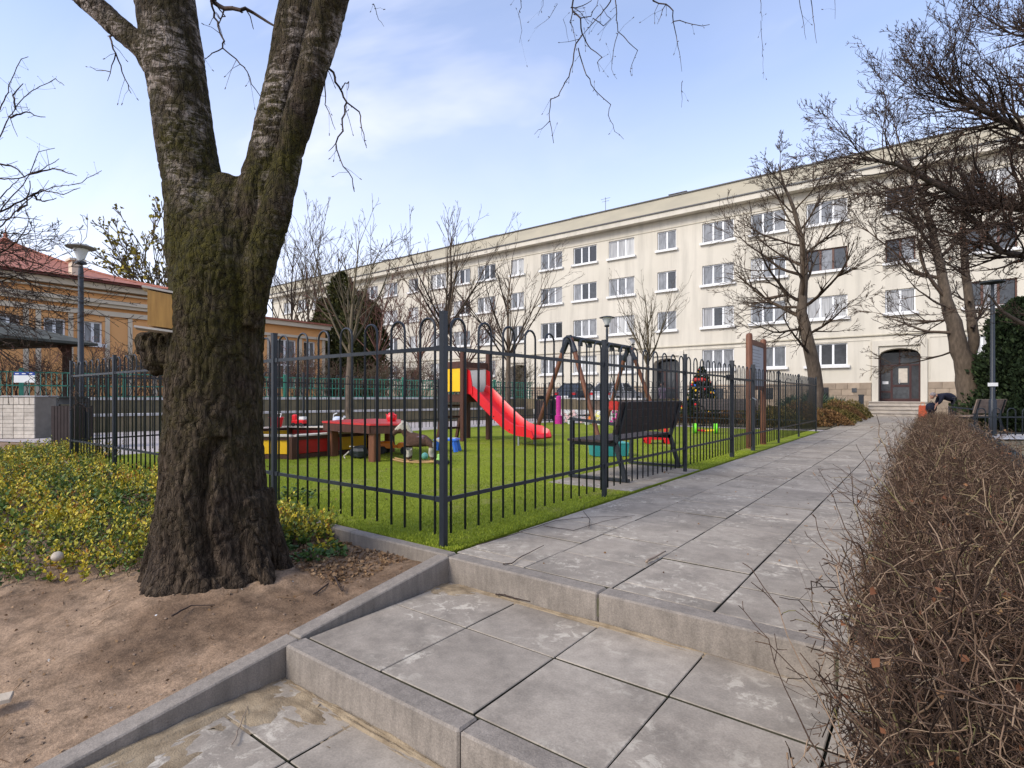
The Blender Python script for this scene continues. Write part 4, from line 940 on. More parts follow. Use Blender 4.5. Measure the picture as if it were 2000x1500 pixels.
mp_ = thing('magenta_toy_post', 'magenta plastic post toy standing at the left end of the flowers', 'toy', (-10.85, 17.2, 0))
m = MB(); m.lathe([(.14, 0), (.14, .3), (.09, .32), (.09, 1.0), (.05, 1.04)], (0, 0, 0), 10); m.obj('post', M_PINK, mp_)
# ------------------------------------------------------------ birdhouse
bp_ = W(316, 606, 3.28); bh = thing('birdhouse', 'varnished wooden birdhouse fixed to the left of the thick trunk above the burl', 'birdhouse', bp_, TH+R(28))
m = MB()
V8 = [(-.065, -.07, -.10), (.065, -.07, -.115), (.065, .07, -.115), (-.065, .07, -.10), (-.065, -.07, .105), (.065, -.07, .085), (.065, .07, .085), (-.065, .07, .105)]
m.add(V8, [(3, 2, 1, 0), (4, 5, 6, 7), (0, 1, 5, 4), (1, 2, 6, 5), (2, 3, 7, 6), (3, 0, 4, 7)])
m.obj('box', M('varnished_board', (.50, .27, .06), .45, scale=5, col2=(.33, .165, .035), stretch=(10, 10, 1)), bh)
m = MB(); m.box((-.015, 0, .112), (.155, .155, .012), M=Matrix.Rotation(R(8), 3, 'Y')); m.obj('roof', M_CREAMT, bh)
m = MB(); m.box((-.03, 0, -.122), (.20, .16, .012), M=Matrix.Rotation(R(6), 3, 'Y')); m.obj('floor', M_CREAMT, bh)
m = MB(); m.tube([(-.068, 0, .03), (-.064, 0, .03)], .02, 12); m.obj('entrance_hole', M_BLACK, bh)
# ------------------------------------------------------------ terraced retaining wall on the left
M_RW = M('mossy_concrete_wall', (0.20, 0.165, 0.10), 0.95, scale=1.8, col2=(0.11, 0.095, 0.055), bmp=0.3, bscale=25)
M_COP = M('pale_coping', (0.50, 0.48, 0.46), 0.85, 0.2, scale=4)
WANG = math.atan2(WA[1], WA[0])
rw = thing('terraced_wall', 'two tier mossy retaining wall with pale coping stones along the left side of the plaza', 'wall', (-19.4, 2.0, 0), WANG)
# local x along the wall, local +y away from the plaza (left)
LW = 19.6
m = MB(); m.bb(0, LW, 0.0, 0.14, -0.1, 0.44); m.obj('lower_wall', M_RW, rw)
m = MB(); m.bb(0, LW, 0.141, 0.62, -0.1, 0.36); m.obj('planting_soil', M_GROUND, rw)
m = MB(); m.bb(0, LW, 0.622, 0.80, -0.1, 0.90); m.obj('upper_wall', M_RW, rw)
cm_ = MB(); cm_.bev((0, 0, 0), (0.985, 0.24, 0.075), 0.008); CM = cm_.mesh('coping_stone', M_COP)
for k in range(int(LW)):
    inst('coping_stone', CM, rw, (k+0.5, 0.06, 0.48+random.uniform(-.002, .002))); inst('coping_stone', CM, rw, (k+0.5, 0.70, 0.942+random.uniform(-.002, .002)))
e = wl(LW)
rb = thing('parapet_wall', 'low brown parapet wall with pale coping behind the swing and the flowers', 'wall', (-15.0, 21.6, 0))
m = MB(); m.bb(0.2, 5.6, 0, 0.25, -0.1, 0.86); m.obj('wall', M('brown_masonry', (0.17, 0.12, 0.09), 0.95, scale=5, col2=(0.09, 0.07, 0.05), bmp=0.4, bscale=18), rb)
for k in range(6): m = MB(); m.bev((0.6+k*0.9, 0.12, 0.905), (0.885, 0.36, 0.085), 0.01); m.obj('coping_stone', M_COP, rb)
m = MB(); m.bb(0.2, 5.6, -0.35, -0.002, 0.0, 0.42); m.obj('seat_ledge', M_COP, rb)
# ------------------------------------------------------------ green steel fence above it
M_GRN = M('green_painted_steel', (0.045, 0.23, 0.15), 0.5, 0.25, scale=4)
M_GRN2 = M('pale_green_steel', (0.15, 0.34, 0.26), 0.55, 0.25, scale=4)
gf = thing('green_fence', 'green painted steel bar fence on the terrace above the retaining wall', 'fence', (wl(-3, 1.1)[0], wl(-3, 1.1)[1], 0.9), WANG)
LG = 23.5
mbx = MB(); mbx.box((0, 0, .40), (.020, .020, .80)); GBAR = mbx.mesh('bar', M_GRN)
mbx = MB(); mbx.box((0, 0, .40), (.020, .020, .80)); GBAR2 = mbx.mesh('bar', M_GRN2)
mbx = MB(); mbx.bb(-.05, .05, -.05, .05, -.02, .90); GPOST = mbx.mesh('post', M_GRN)
mbx = MB(); mbx.bb(-.05, .05, -.05, .05, -.02, .92); mbx.prism([(-.05, -.05), (.05, -.05), (.05, .05), (-.05, .05)], .922, .95); 
n_ = 0; x = 0.0
while x < LG:
    inst('post', GPOST, gf, (x, 0, 0)); x += 2.35
x = 0.15
while x < LG:
    if abs((x+.07) % 2.35-.07) > .09: inst('bar', GBAR2 if x < 6.5 else GBAR, gf, (x, 0.0, random.uniform(-.004, .004)))
    x += 0.118
for z in (0.80 if False else 0.77, 0.40, 0.08): m = MB(); m.bb(0, LG, -.03, -.012, z, z+.035); m.obj('rail', M_GRN, gf)
sg = thing('notice_sign', 'white notice with blue header fixed to the green fence above the brick planter', 'sign', W(48, 737, 14.7), TH)
m = MB(); m.bb(-.28, .28, -.012, 0, -.14, .055); m.obj('panel', M_WHITE, sg)
m = MB(); m.bb(-.28, .28, -.0135, 0.001, .0555, .145); m.obj('header', M('navy_print', (.015, .05, .25), .5, .05), sg)
m = MB()
for a, b_ in ((-.24, -.14), (-.06, .04), (.14, .22)): m.bb(a, b_, -.0155, -.0136, .085, .11)
m.obj('printed_line', M_WHITE, sg)
# ------------------------------------------------------------ white brick planter pier at far left
M_BRK = M('whitewashed_brick', (0.62, 0.56, 0.47), 0.85, scale=9, col2=(0.45, 0.40, 0.33), bmp=0.25, bscale=60, rnd=0.12)
bpq = Gd(68, 856)
bpier = thing('brick_planter', 'whitewashed brick planter wall at the far left with a soldier course on top', 'planter', bpq, TH+R(2))
m = MB(); m.bb(-2.2, -0.008, 0.006, 0.7, 0, 1.0); m.obj('core', M('brick_mortar', (0.20, 0.18, 0.15), 0.95, 0.2), bpier)
mbx = MB(); mbx.bev((0, 0, 0), (0.238, 0.03, 0.082), 0.004); BR = mbx.mesh('brick', M_BRK)
mbx = MB(); mbx.bev((0, 0, 0), (0.112, 0.03, 0.165), 0.004); BRS = mbx.mesh('brick', M_BRK)
for row in range(9):
    for k in range(9):
        inst('brick', BR, bpier, (-0.12-k*0.248-(0 if row % 2 else 0.0), 0.0+random.uniform(-.003, .003), 0.045+row*0.0895))
for k in range(18): inst('brick', BRS, bpier, (-0.058-k*0.122, random.uniform(-.003, .003), 0.9))
m = MB(); m.bb(-2.2, 0.02, -0.03, 0.72, 1.002, 1.03); m.obj('coping', M_COP, bpier)
# ------------------------------------------------------------ litter bins
def bin_(loc, rz, label, wd, ht, scale=1.0):
    b = thing('litter_bin', label, 'litter bin', loc, rz)
    n_ = 8
    for side in range(4):
        for k in range(n_):
            t_ = -wd/2+wd*(k+.5)/n_; m = MB()
            if side % 2 == 0: y = (-wd/2 if side == 0 else wd/2); m.bb(t_-wd/n_*.42, t_+wd/n_*.42, y-.012, y+.012, .06, ht*.84)
            else: x_ = (-wd/2 if side == 1 else wd/2); m.bb(x_-.012, x_+.012, t_-wd/n_*.42, t_+wd/n_*.42, .06, ht*.84)
            m.obj('slat', M_SLATD, b)
    m = MB(); m.bb(-wd/2+.02, wd/2-.02, -wd/2+.02, wd/2-.02, .05, ht*.8); m.obj('liner', M_BLACK, b)
    for x in (-wd/2-.03, wd/2+.03): m = MB(); m.bb(x-.025, x+.025, -.03, .03, 0, ht); m.obj('post', M_METAL, b)
    m = MB(); m.bb(-wd/2-.004, wd/2+.004, -.04, .04, ht*.87, ht+.01); m.obj('header_panel', M_METAL, b)
    m = MB(); m.bb(-wd/2-.06, wd/2+.06, -wd/2, wd/2, ht+.012, ht+.03); m.obj('lid', M_METALD, b)
    return b
bin_(Gd(142, 874), TH+R(6), 'dark slatted litter bin behind the left end of the playground fence', .46, .98)
bin_((-12.9, 19.4, 0), .1, 'dark slatted litter bin in front of the parapet between the slide and the swing', .66, 1.02)
bin_((1.15, 24.6, 0.0), .2, 'low brown slatted litter bin left of the leaning double trunk', .62, .95)
# ------------------------------------------------------------ street lamps
M_GLASS = M('lamp_diffuser', (0.62, 0.64, 0.64), 0.25, 0.05)
def lamp(loc, h, label, kind='cone'):
    l = thing('street_lamp', label, 'street lamp', loc, 0, None)
    m = MB(); m.lathe([(.085, 0), (.085, .9), (.055, .95), (.048, h-.55), (.035, h-.42)], n=12); soft(m.obj('post', M_METAL, l))
    if kind == 'cone':
        m = MB(); m.lathe([(.03, h-.44), (.10, h-.42), (.11, h-.38), (.06, h-.34)], n=14); soft(m.obj('collar', M_METAL, l))
        m = MB(); m.lathe([(.07, h-.36), (.20, h-.10), (.21, h-.07)], n=16); soft(m.obj('diffuser', M_GLASS, l))
        m = MB(); m.lathe([(.31, h-.07), (.30, h-.05), (.16, h-.01), (.02, h)], n=18); soft(m.obj('lamp_shade', M_METALD, l))
    elif kind == 'dish':
        m = MB(); m.lathe([(.04, h-.40), (.10, h-.38), (.10, h-.35), (.05, h-.32)], n=14); soft(m.obj('collar', M_METAL, l))
        m = MB(); m.lathe([(.05, h-.33), (.13, h-.09), (.05, h-.085)], n=16); soft(m.obj('diffuser', M_GLASS, l))
        m = MB(); m.lathe([(.10, h-.083), (.24, h-.075), (.26, h-.06), (.24, h-.045), (.12, h-.0), (.02, h+.005)], n=20); soft(m.obj('lamp_shade', M('pale_lamp_cap', (.16, .15, .125), .5, .2), l))
    else:
        m = MB(); m.lathe([(.10, h-.10), (.27, h-.07), (.27, h-.03), (.04, h)], n=18); soft(m.obj('lamp_shade', M_METALD, l))
        m = MB(); m.lathe([(.035, h-.45), (.035, h-.1), (.1, h-.10)], n=12); soft(m.obj('neck', M_METAL, l))
    return l
lamp(Gd(158, 873), 4.03, 'dark steel street lamp with a pale dish cap left of the thick trunk', 'dish')
lamp((-10.1, 19.6, 0), 4.2, 'dark steel street lamp with a cone lantern rising behind the swing frame', 'cone')
lamp((-13.9, 30.3, 0.45), 4.05, 'small distant street lamp in front of the cream facade right of the nearer one', 'cone')
l4 = lamp((1.36, 18.7, 0), 4.0, 'dark steel street lamp with a flat cap before the dark conifer on the right', 'flat')
m = MB(); m.bb(-.10, .10, -.075, -.06, 1.27, 1.36); m.obj('sticker', M_WHITE, l4)
# ------------------------------------------------------------ low railings
M_LOW = M_METAL
LH = hoop_mesh(0.12, 0.03, 0.50, 0.008, 'bow_bar', M_METALD, 5)
lf = thing('low_fence', 'low bow topped black fence hugging the right side of the bare hedge', 'fence', (0.66, 2.6, 0))
for k in range(46): inst('bow_bar', LH, lf, (0, .12+k*0.235, 0), (0, 0, R(90)))
for z in (.12, .36): m = MB(); m.beam((0, 0, z), (0, 11, z), .01, .025); m.obj('rail', M_METALD, lf)
for k in range(6): m = MB(); m.bb(-.02, .02, -.02+k*2.2, .02+k*2.2, 0, .5); m.obj('post', M_METALD, lf)
LH2 = hoop_mesh(0.20, 0.05, 0.72, 0.014, 'bow_bar', M_METALD, 5)
lf = thing('low_fence', 'low black bow topped fence along the pale paving below the dark conifer', 'fence', (0.92, 17.6, 0), R(37))
for k in range(16): inst('bow_bar', LH2, lf, (.2+k*0.37, 0, 0))
for z in (.10, .50): m = MB(); m.beam((0, 0, z), (6.0, 0, z), .014, .035); m.obj('rail', M_METALD, lf)
lf = thing('low_fence', 'thin low rail round the olive shrubs at the far end of the path', 'fence', (-2.85, 21.5, 0), R(92))
for k in range(6): m = MB(); m.bb(-.02+k*1.1, .02+k*1.1, -.02, .02, 0, .42); m.obj('post', M_METALD, lf)
m = MB(); m.beam((0, 0, .40), (5.5, 0, .40), .02, .03); m.obj('rail', M_METALD, lf)
LH3 = hoop_mesh(0.22, 0.0, 0.98, 0.018, 'bow_bar', M_METALD, 4)
lf = thing('courtyard_fence', 'black bow topped railing between the parapet and the apartment block', 'fence', (-26, 28.6, .45))
for k in range(44): inst('bow_bar', LH3, lf, (.2+k*0.42, 0, 0))
for z in (.15, .78): m = MB(); m.beam((0, 0, z), (18.6, 0, z), .02, .04); m.obj('rail', M_METALD, lf)
# ------------------------------------------------------------ parked cars
def car(loc, rz, paint, label):
    c = thing('parked_car', label, 'car', loc, rz, None)
    lo = [(-2.1, .28), (-2.15, .55), (-2.08, .84), (-1.2, .92), (1.65, .95), (2.05, .88), (2.12, .55), (2.08, .28)]
    m = MB(); m.prof(lo, -.86, .86); b = m.obj('body', paint, c)
    bm = bmesh.new(); bm.from_mesh(b.data); bmesh.ops.bevel(bm, geom=list(bm.edges), offset=.07, segments=2, affect='EDGES'); bm.to_mesh(b.data); bm.free(); soft(b)
    V = []
    for (x, z, hw2) in ((-1.15, .92, .76), (-.45, 1.43, .60), (1.2, 1.43, .60), (1.85, .94, .74)): V += [(x, -hw2, z), (x, hw2, z)]
    m = MB(); m.add(V, [(0, 2, 3, 1), (2, 4, 5, 3), (4, 6, 7, 5), (0, 6, 4, 2), (1, 3, 5, 7), (0, 1, 7, 6)]); m.obj('window', M_PANED, c)
    m = MB(); m.bb(-.5, 1.25, -.6, .6, 1.42, 1.47)
    for s_ in (-1, 1):
        for (xa, za, ya, xb, zb, yb) in ((-1.15, .93, .77, -.45, 1.44, .6), (1.2, 1.44, .6, 1.85, .95, .75), (.4, .93, .79, .35, 1.44, .62)): m.beam((xa, s_*ya, za), (xb, s_*yb, zb), .06, .06)
    m.obj('roof', paint, c)
    for x in (-1.35, 1.3):
        for y in (-.80, .80):
            m = MB(); m.tube([(x, y-.1, .31), (x, y+.1, .31)], .31, 16); w_ = m.obj('wheel', M_BLACK, c); m = MB(); m.tube([(x, y-.105, .31), (x, y+.105, .31)], .18, 10); m.obj('rim', M_SILV, w_)
    for y in (-.66, .66):
        m = MB(); m.bb(2.02, 2.13, y-.14, y+.14, .68, .84); m.obj('tail_light', M_RED, c); m = MB(); m.bb(-2.15, -2.06, y-.16, y+.16, .60, .72); m.obj('headlight', M_WHITE, c)
    m = MB(); m.bb(2.1, 2.135, -.26, .26, .50, .62); m.obj('number_plate', M_WHITE, c)
    return c
car((-19.2, 33.2, .45), R(-88), M('dark_blue_paint', (.035, .05, .08), .25, .05, spec=.7), 'dark blue grey parked car left of the two seen through the swing frame')
car((-16.6, 33.6, .45), R(-95), M('silver_paint', (.36, .37, .39), .3, .05, spec=.7), 'silver parked car with red tail light right of the dark one')
# ------------------------------------------------------------ people
M_SKIN = M('skin', (.42, .23, .16), .6, .1, scale=20); M_NAVY = M('navy_jacket', (.008, .010, .026), .8, .3, scale=9, bmp=.3, bscale=30); M_JEAN = M('dark_trousers', (.02, .024, .035), .85, .3, scale=12)
M_HAIRG = M('grey_hair', (.25, .22, .22), .9, .2); M_HAIRD = M('dark_hair', (.02, .014, .012), .8, .2); M_MAUVE = M('mauve_coat', (.16, .12, .16), .85, .2, scale=9); M_SHOE = M('grey_shoes', (.08, .08, .09), .7, .2)
def person(loc, rz, label, J, E_, mats, pick, head, hair, face_dir, hands):
    p = thing('person', label, 'person', loc, rz)
    J = list(J); E_ = list(E_)
    for hi, dr_, sd in hands:   # five short fingers from each wrist
        hx, hy, hz = J[hi][:3]; d = Vector(dr_).normalized(); s_ = Vector(sd).normalized()
        pl = len(J); J.append((hx+d.x*.05, hy+d.y*.05, hz+d.z*.05, .032, .016)); E_.append((hi, pl))
        for k, ln_ in enumerate((.055, .068, .072, .066, .052)):
            o_ = s_*((k-2)*.019); b_ = Vector(J[pl][:3])+d*.03+o_; 
            if k == 0: b_ = Vector(J[pl][:3])-d*.005+s_*(-.04)
            a1 = len(J); J.append((*b_, .009)); E_.append((pl, a1)); J.append((*(b_+d*ln_+Vector((0, 0, -.008))), .007)); E_.append((a1, a1+1))
    skinned('body', J, E_, mats, p, 2, 0, pick)
    h = Vector(head); m = MB(); m.ball(h+Vector((0, 0, .015)), (.094, .082, .108), 12, 9); f = Vector(face_dir).normalized(); m2 = MB()
    hr = MB(); c_ = h-f*.022+Vector((0, 0, .04)); hr.ball(c_, (.104, .092, .098), 12, 8); soft(hr.obj('hair', hair, p))
    fm = MB(); fm.ball(h+f*.012, (.086, .076, .108), 12, 9); s_ = f.cross(Vector((0, 0, 1))).normalized(); fm.ball(h+f*.10+Vector((0, 0, -.005)), (.014, .014, .022), 6, 5)
    for q in (-1, 1): fm.ball(h+s_*q*.078+Vector((0, 0, -.01)), (.016, .016, .03), 6, 5)
    soft(fm.obj('head', M_SKIN, p))
    em = MB()
    for q in (-1, 1): em.ball(h+f*.088+s_*q*.03+Vector((0, 0, .018)), .009, 6, 5)
    em.obj('eye', M_BLACK, p); mm = MB(); mm.ball(h+f*.088+Vector((0, 0, -.05)), (.018, .018, .006), 6, 4); mm.obj('mouth', M_REDD, p)
    return p
# bending figure; faces local -x
J = [(.20, 0, .86, .19, .18), (.02, 0, 1.02, .20, .20), (-.22, 0, 1.06, .20, .19), (-.38, 0, 1.05, .08), (-.46, 0, 1.05, .06),
     (.20, .10, .85, .11), (.10, .12, .48, .075), (.20, .12, .10, .055), (.05, .12, .04, .045), (.22, -.10, .85, .11), (.14, -.12, .48, .075), (.26, -.12, .10, .055), (.12, -.12, .04, .045),
     (-.26, .20, 1.02, .095), (-.34, .22, .80, .065), (-.44, .16, .62, .038), (-.26, -.20, 1.02, .095), (-.32, -.22, .80, .065), (-.46, -.14, .64, .038)]
E_ = [(0, 1), (1, 2), (2, 3), (3, 4), (0, 5), (5, 6), (6, 7), (7, 8), (0, 9), (9, 10), (10, 11), (11, 12), (2, 13), (13, 14), (14, 15), (2, 16), (16, 17), (17, 18)]
person((0.72, 28.2, 0), R(12), 'person in a navy jacket and dark trousers bending forward by the entrance steps', J, E_, [M_NAVY, M_JEAN, M_SKIN, M_SHOE],
       lambda c: 3 if c.z < .08 else (1 if (c.z < .84 and c.x > -.12) else (2 if (c.z < .70 or c.x < -.40) else 0)), (-.53, 0, 1.03), M_HAIRG, (-.6, 0, -.6), [(15, (-.2, 0, -1), (0, 1, 0)), (18, (-.2, 0, -1), (0, 1, 0))])
bg_ = thing('carrier_bag', 'orange carrier bag on the ground in front of the bending person', 'bag', (-.12, 28.3, 0.0), .2)
m = MB(); m.box((0, 0, .32), (.30, .18, .64), taper=.8); m.obj('bag', M('orange_bag', (.60, .12, .05), .6, .15), bg_); m = MB(); m.tube([(-.08, 0, .62), (-.05, 0, .76), (.05, 0, .76), (.08, 0, .62)], .01, 5); m.obj('handle', M_ORANGE, bg_)
bg_ = thing('rucksack', 'dark navy rucksack held low between the bending person and the orange bag', 'bag', (.16, 28.25, 0.0), .2)
m = MB(); m.ball((0, 0, .55), (.20, .14, .22), 10, 8, .06); m.bb(-.1, .1, -.1, .1, 0.0, .36); soft(m.obj('body', M_NAVY, bg_)); m = MB(); m.tube([(-.05, 0, .76), (0, 0, .84), (.05, 0, .76)], .012, 5); m.obj('strap', M_BLACK, bg_)
# standing figure
J = [(0, 0, .98, .14, .12), (0, 0, 1.22, .15, .11), (0, 0, 1.42, .17, .10), (0, 0, 1.52, .06), (0, 0, 1.60, .055),
     (0, .09, .90, .10), (-.02, .10, .50, .07), (0, .10, .10, .05), (-.13, .10, .04, .042), (0, -.09, .90, .10), (.02, -.10, .50, .07), (.05, -.10, .10, .05), (-.08, -.10, .04, .042),
     (0, .20, 1.40, .07), (.02, .25, 1.12, .05), (-.08, .24, .88, .034), (0, -.20, 1.40, .07), (.02, -.25, 1.12, .05), (-.08, -.24, .88, .034)]
person((-11.7, 29.3, .02+0.0), R(-30), 'person with dark hair in a mauve coat standing before the second arched entrance', J, E_, [M_MAUVE, M_JEAN, M_SKIN, M_SHOE],
       lambda c: 3 if c.z < .08 else (2 if c.z > 1.52 or (c.z < .90 and abs(c.y) > .19) else (1 if c.z < .78 else 0)), (0, 0, 1.68), M_HAIRD, (-1, 0, 0), [(15, (-.1, 0, -1), (1, 0, 0)), (18, (-.1, 0, -1), (1, 0, 0))])
# ------------------------------------------------------------ bits on the ground
stn = thing('stone', 'pale rounded stone at the edge of the variegated ground cover', 'stone', Gd(112, 1093, -.05))
m = MB(); m.ball((0, 0, .02), (.040, .034, .032), 12, 9, .05); soft(m.obj('stone', M('pale_stone', (.42, .36, .29), .9, .2, scale=20), stn), 80)
pk = thing('wooden_board', 'pale board end lying on the soil at the left edge', 'board', Gd(-75, 1388, -.24), R(70))
m = MB(); m.bev((0, 0, .012), (.30, .07, .018), .003); m.obj('board', M('pale_board', (.48, .40, .30), .8, .2, scale=9, stretch=(1, 8, 1)), pk)
M_TWIG = M('fallen_twig', (.045, .028, .020), .85, .3, scale=20); M_TWIGP = M('pale_twig', (.26, .20, .15), .85, .3, scale=20)
def fallen(label, px, z, r, mat=None, group=None):
    pts = [Gd(x, y, z)+Vector((0, 0, random.uniform(.003, .012)+r)) for x, y in px]
    q = []
    for a, b_ in zip(pts[:-1], pts[1:]):
        for k in range(4): t = k/4; q.append(a.lerp(b_, t)+Vector((random.gauss(0, .0018), random.gauss(0, .0018), random.uniform(0, .003))))
    q.append(pts[-1]); m = MB(); m.tube(q, [r*(1-.6*i/len(q)) for i in range(len(q))], 6)
    o = m.obj('fallen_twig', mat or M_TWIG, None, smooth=True); tag(o, label, 'twig', group); return o
fallen('long thin dark twig curving across the paved path from the step edge', [(982, 1105), (1000, 1104), (1020, 1090), (1062, 1068)], 0.0, .004)
fallen('thin forked twig sweeping right over the paving below the fence', [(930, 1068), (1005, 1046), (1085, 1020), (1150, 1012), (1225, 1012)], 0.0, .0028)
fallen('thin arched twig standing off the paving toward the second post', [(1150, 1034), (1152, 1018), (1138, 1000), (1142, 985), (1180, 970)], 0.0, .0028)
fallen('short side twig lying across the paving beside the arched one', [(1062, 1030), (1120, 1038), (1180, 1020), (1240, 1008)], 0.0, .0025)
fallen('pale stick lying on the path joint near the middle', [(1262, 1102), (1282, 1092), (1300, 1082)], 0.0, .008, M_TWIGP)
fallen('dark twig resting against the riser of the upper step', [(968, 1166), (985, 1168), (1005, 1172), (1035, 1180)], -.15, .005)
fallen('thin grey twig standing out of the sand on the lower landing', [(455, 1460), (468, 1425), (484, 1385)], -.30, .003, M_TWIGP)
fallen('dark twig on the soil between the trunk and the side kerb', [(632, 1105), (650, 1125), (668, 1160), (672, 1150)], -.12, .006)
fallen('bent dark twig on the soil close to the side kerb', [(612, 1165), (640, 1145), (668, 1122), (680, 1100)], -.13, .005)
fallen('long root like twig in front of the trunk foot', [(335, 1210), (372, 1188), (420, 1186)], -.14, .005)
def scatter(name, label, cat, n, region, z, sz, mat, tones=True):
    P = []
    while len(P) < n:
        x, y = random.uniform(region[0], region[1]), random.uniform(region[2], region[3]); zz_ = z(x, y) if callable(z) else z
        P.append((x, y, zz_+random.uniform(.002, .008)))
    P = np.array(P); D = NPR.normal(size=(n, 3)); D[:, 2] *= .25
    o = inst(name, leaf_mesh(name, P, D, NPR.uniform(sz[0], sz[1], n), NPR.random(n), mat, .4, .1)); tag(o, label, cat, kind='stuff'); return o
M_LITTER = Mtone('dead_leaf_litter', [(0, (.10, .055, .03)), (.5, (.20, .12, .06)), (1, (.34, .22, .12))])
scatter('leaf_litter', 'brown dead leaves and twiglets scattered on the bare soil', 'leaves', 900, (-6.5, -2.5, -0.2, 2.5), dz, (.008, .022), M_LITTER)
scatter('leaf_litter', 'denser brown leaf litter in the corner by the turf kerb', 'leaves', 1500, (-3.6, -2.75, 1.95, 2.5), dz, (.015, .035), M_LITTER)
scatter('path_litter', 'few tiny brown flakes scattered on the path and landings', 'leaves', 120, (-2.4, -0.3, 2.65, 9), 0.0, (.008, .02), M_LITTER)
scatter('turf_litter', 'brown fallen leaves scattered over the playground turf', 'leaves', 260, (-9, -2.6, 2.8, 13), 0.012, (.015, .035), M_LITTER)
scatter('paper_scrap', 'few tiny white paper flecks on the soil and path', 'litter', 26, (-5, -2.5, 0.5, 2.2), dz, (.010, .02), M_WHITE)
# small pebbles in the soil
m = MB()
for k in range(420):
    x, y = random.uniform(-6, -2.5), random.uniform(-.2, 2.5); s_ = random.uniform(.003, .010); m.ball((x, y, dz(x, y)+s_*.2), (s_, s_*random.uniform(.7, 1), s_*.6), 5, 4, .1)
tag(m.obj('soil_crumb', M('soil_crumb', (.27, .19, .13), .95, scale=40, col2=(.14, .095, .06))), 'small clods and crumbs on the bare soil', 'soil', kind='stuff')
# ------------------------------------------------------------ the thick forked trunk in front
DT = 3.45
def TW(x, y, d=DT): return W(x, y, d)
right = Vector((cT, sT, 0)); fwd = Vector((-sT, cT, 0))
birch = thing('birch_tree', 'thick mossy forked birch trunk with cracked bark in the left foreground', 'tree', (*(TW(415, 1100)).xy, -.12))
bo = Vector(birch.location)
def prof_tube(m, rows, n=20, depth=DT, squash=.84):
    pts = []; rr = []
    for y, xl, xr, *dd in rows:
        d = dd[0] if dd else depth; p = W((xl+xr)/2, y, d); pts.append(p-bo); rr.append((xr-xl)/2/F*d*squash)
    m.tube(pts, rr, n)
trunk = MB()
prof_tube(trunk, [(1235, 285, 560), (1170, 285, 556), (1120, 290, 550), (1060, 298, 543), (1000, 304, 536), (940, 308, 530), (860, 312, 523), (780, 318, 519), (700, 322, 520), (620, 328, 524), (560, 334, 532), (500, 340, 530), (450, 355, 520), (410, 372, 508), (375, 395, 495), (345, 420, 484)], 28)
prof_tube(trunk, [(760, 345, 470), (640, 332, 488), (520, 326, 482), (430, 318, 470), (360, 314, 444), (300, 306, 428), (200, 290, 412), (100, 274, 400), (20, 262, 390), (-120, 235, 372), (-420, 190, 320), (-800, 150, 245)], 20)
prof_tube(trunk, [(760, 400, 500), (640, 400, 520), (520, 410, 540), (430, 436, 560), (360, 462, 580), (300, 480, 592), (200, 504, 612), (100, 524, 634), (0, 545, 655), (-120, 560, 672), (-420, 600, 700), (-800, 660, 735)], 20)
prof_tube(trunk, [(640, 460, 515, 3.36), (520, 470, 545, 3.32), (400, 505, 575, 3.30), (300, 533, 596, 3.30), (180, 565, 632, 3.28), (60, 596, 668, 3.24), (0, 612, 684, 3.2), (-150, 660, 735, 3.1), (-400, 760, 822, 2.9)], 16)
prof_tube(trunk, [(150, 285, 345), (95, 250, 310), (55, 205, 262), (20, 170, 222), (-30, 110, 160), (-150, -20, 35)], 12, DT, .78)
# burl under the birdhouse and the root flares
def lump(x, y, d, rx, ry, rz_): trunk.ball(W(x, y, d)-bo, (rx, ry, rz_), 12, 9, .04)
lump(300, 678, 3.40, .105, .10, .100); lump(335, 690, 3.42, .10, .10, .10); lump(318, 700, 3.42, .12, .12, .11); lump(288, 665, 3.38, .07, .08, .06); lump(312, 662, 3.42, .10, .09, .07)
def root(x0, y0, x1, y1, r0, r1, d0=3.35, d1=3.15):
    a, b_ = W(x0, y0, d0)-bo, W(x1, y1, d1)-bo; trunk.tube([a, a.lerp(b_, .5)+Vector((0, 0, -.02)), b_], [r0, (r0+r1)/2*1.05, r1], 10)
root(338, 960, 285, 1170, .09, .05, 3.40, 3.36); root(385, 980, 340, 1175, .11, .05, 3.32, 3.20); root(480, 980, 520, 1160, .11, .05, 3.36, 3.26); root(505, 960, 562, 1150, .09, .045, 3.46, 3.46)
tmp = trunk.obj('tmp', M_BROWN)
rm = tmp.modifiers.new('r', 'REMESH'); rm.mode = 'VOXEL'; rm.voxel_size = 0.0095; rm.use_smooth_shade = True
sm_ = tmp.modifiers.new('s', 'SMOOTH'); sm_.iterations = 14; sm_.factor = .6
dg = bpy.context.evaluated_depsgraph_get(); dg.update(); tme = bpy.data.meshes.new_from_object(tmp.evaluated_get(dg)); bpy.data.objects.remove(tmp); tme.name = 'trunk'
nv = len(tme.vertices); CO = np.empty(nv*3, np.float32); tme.vertices.foreach_get('co', CO); CO = CO.reshape(-1, 3); NO = np.empty(nv*3, np.float32)
try: tme.vertices.foreach_get('normal', NO)
except Exception: tme.vertex_normals.foreach_get('vector', NO)
NO = NO.reshape(-1, 3)
AX = W(425, 1050, DT)-bo
sl_c = [W(x, y, 3.2)-bo for x, y in ((425, 855), (405, 900), (400, 960), (402, 1020), (415, 1080), (430, 1120))]
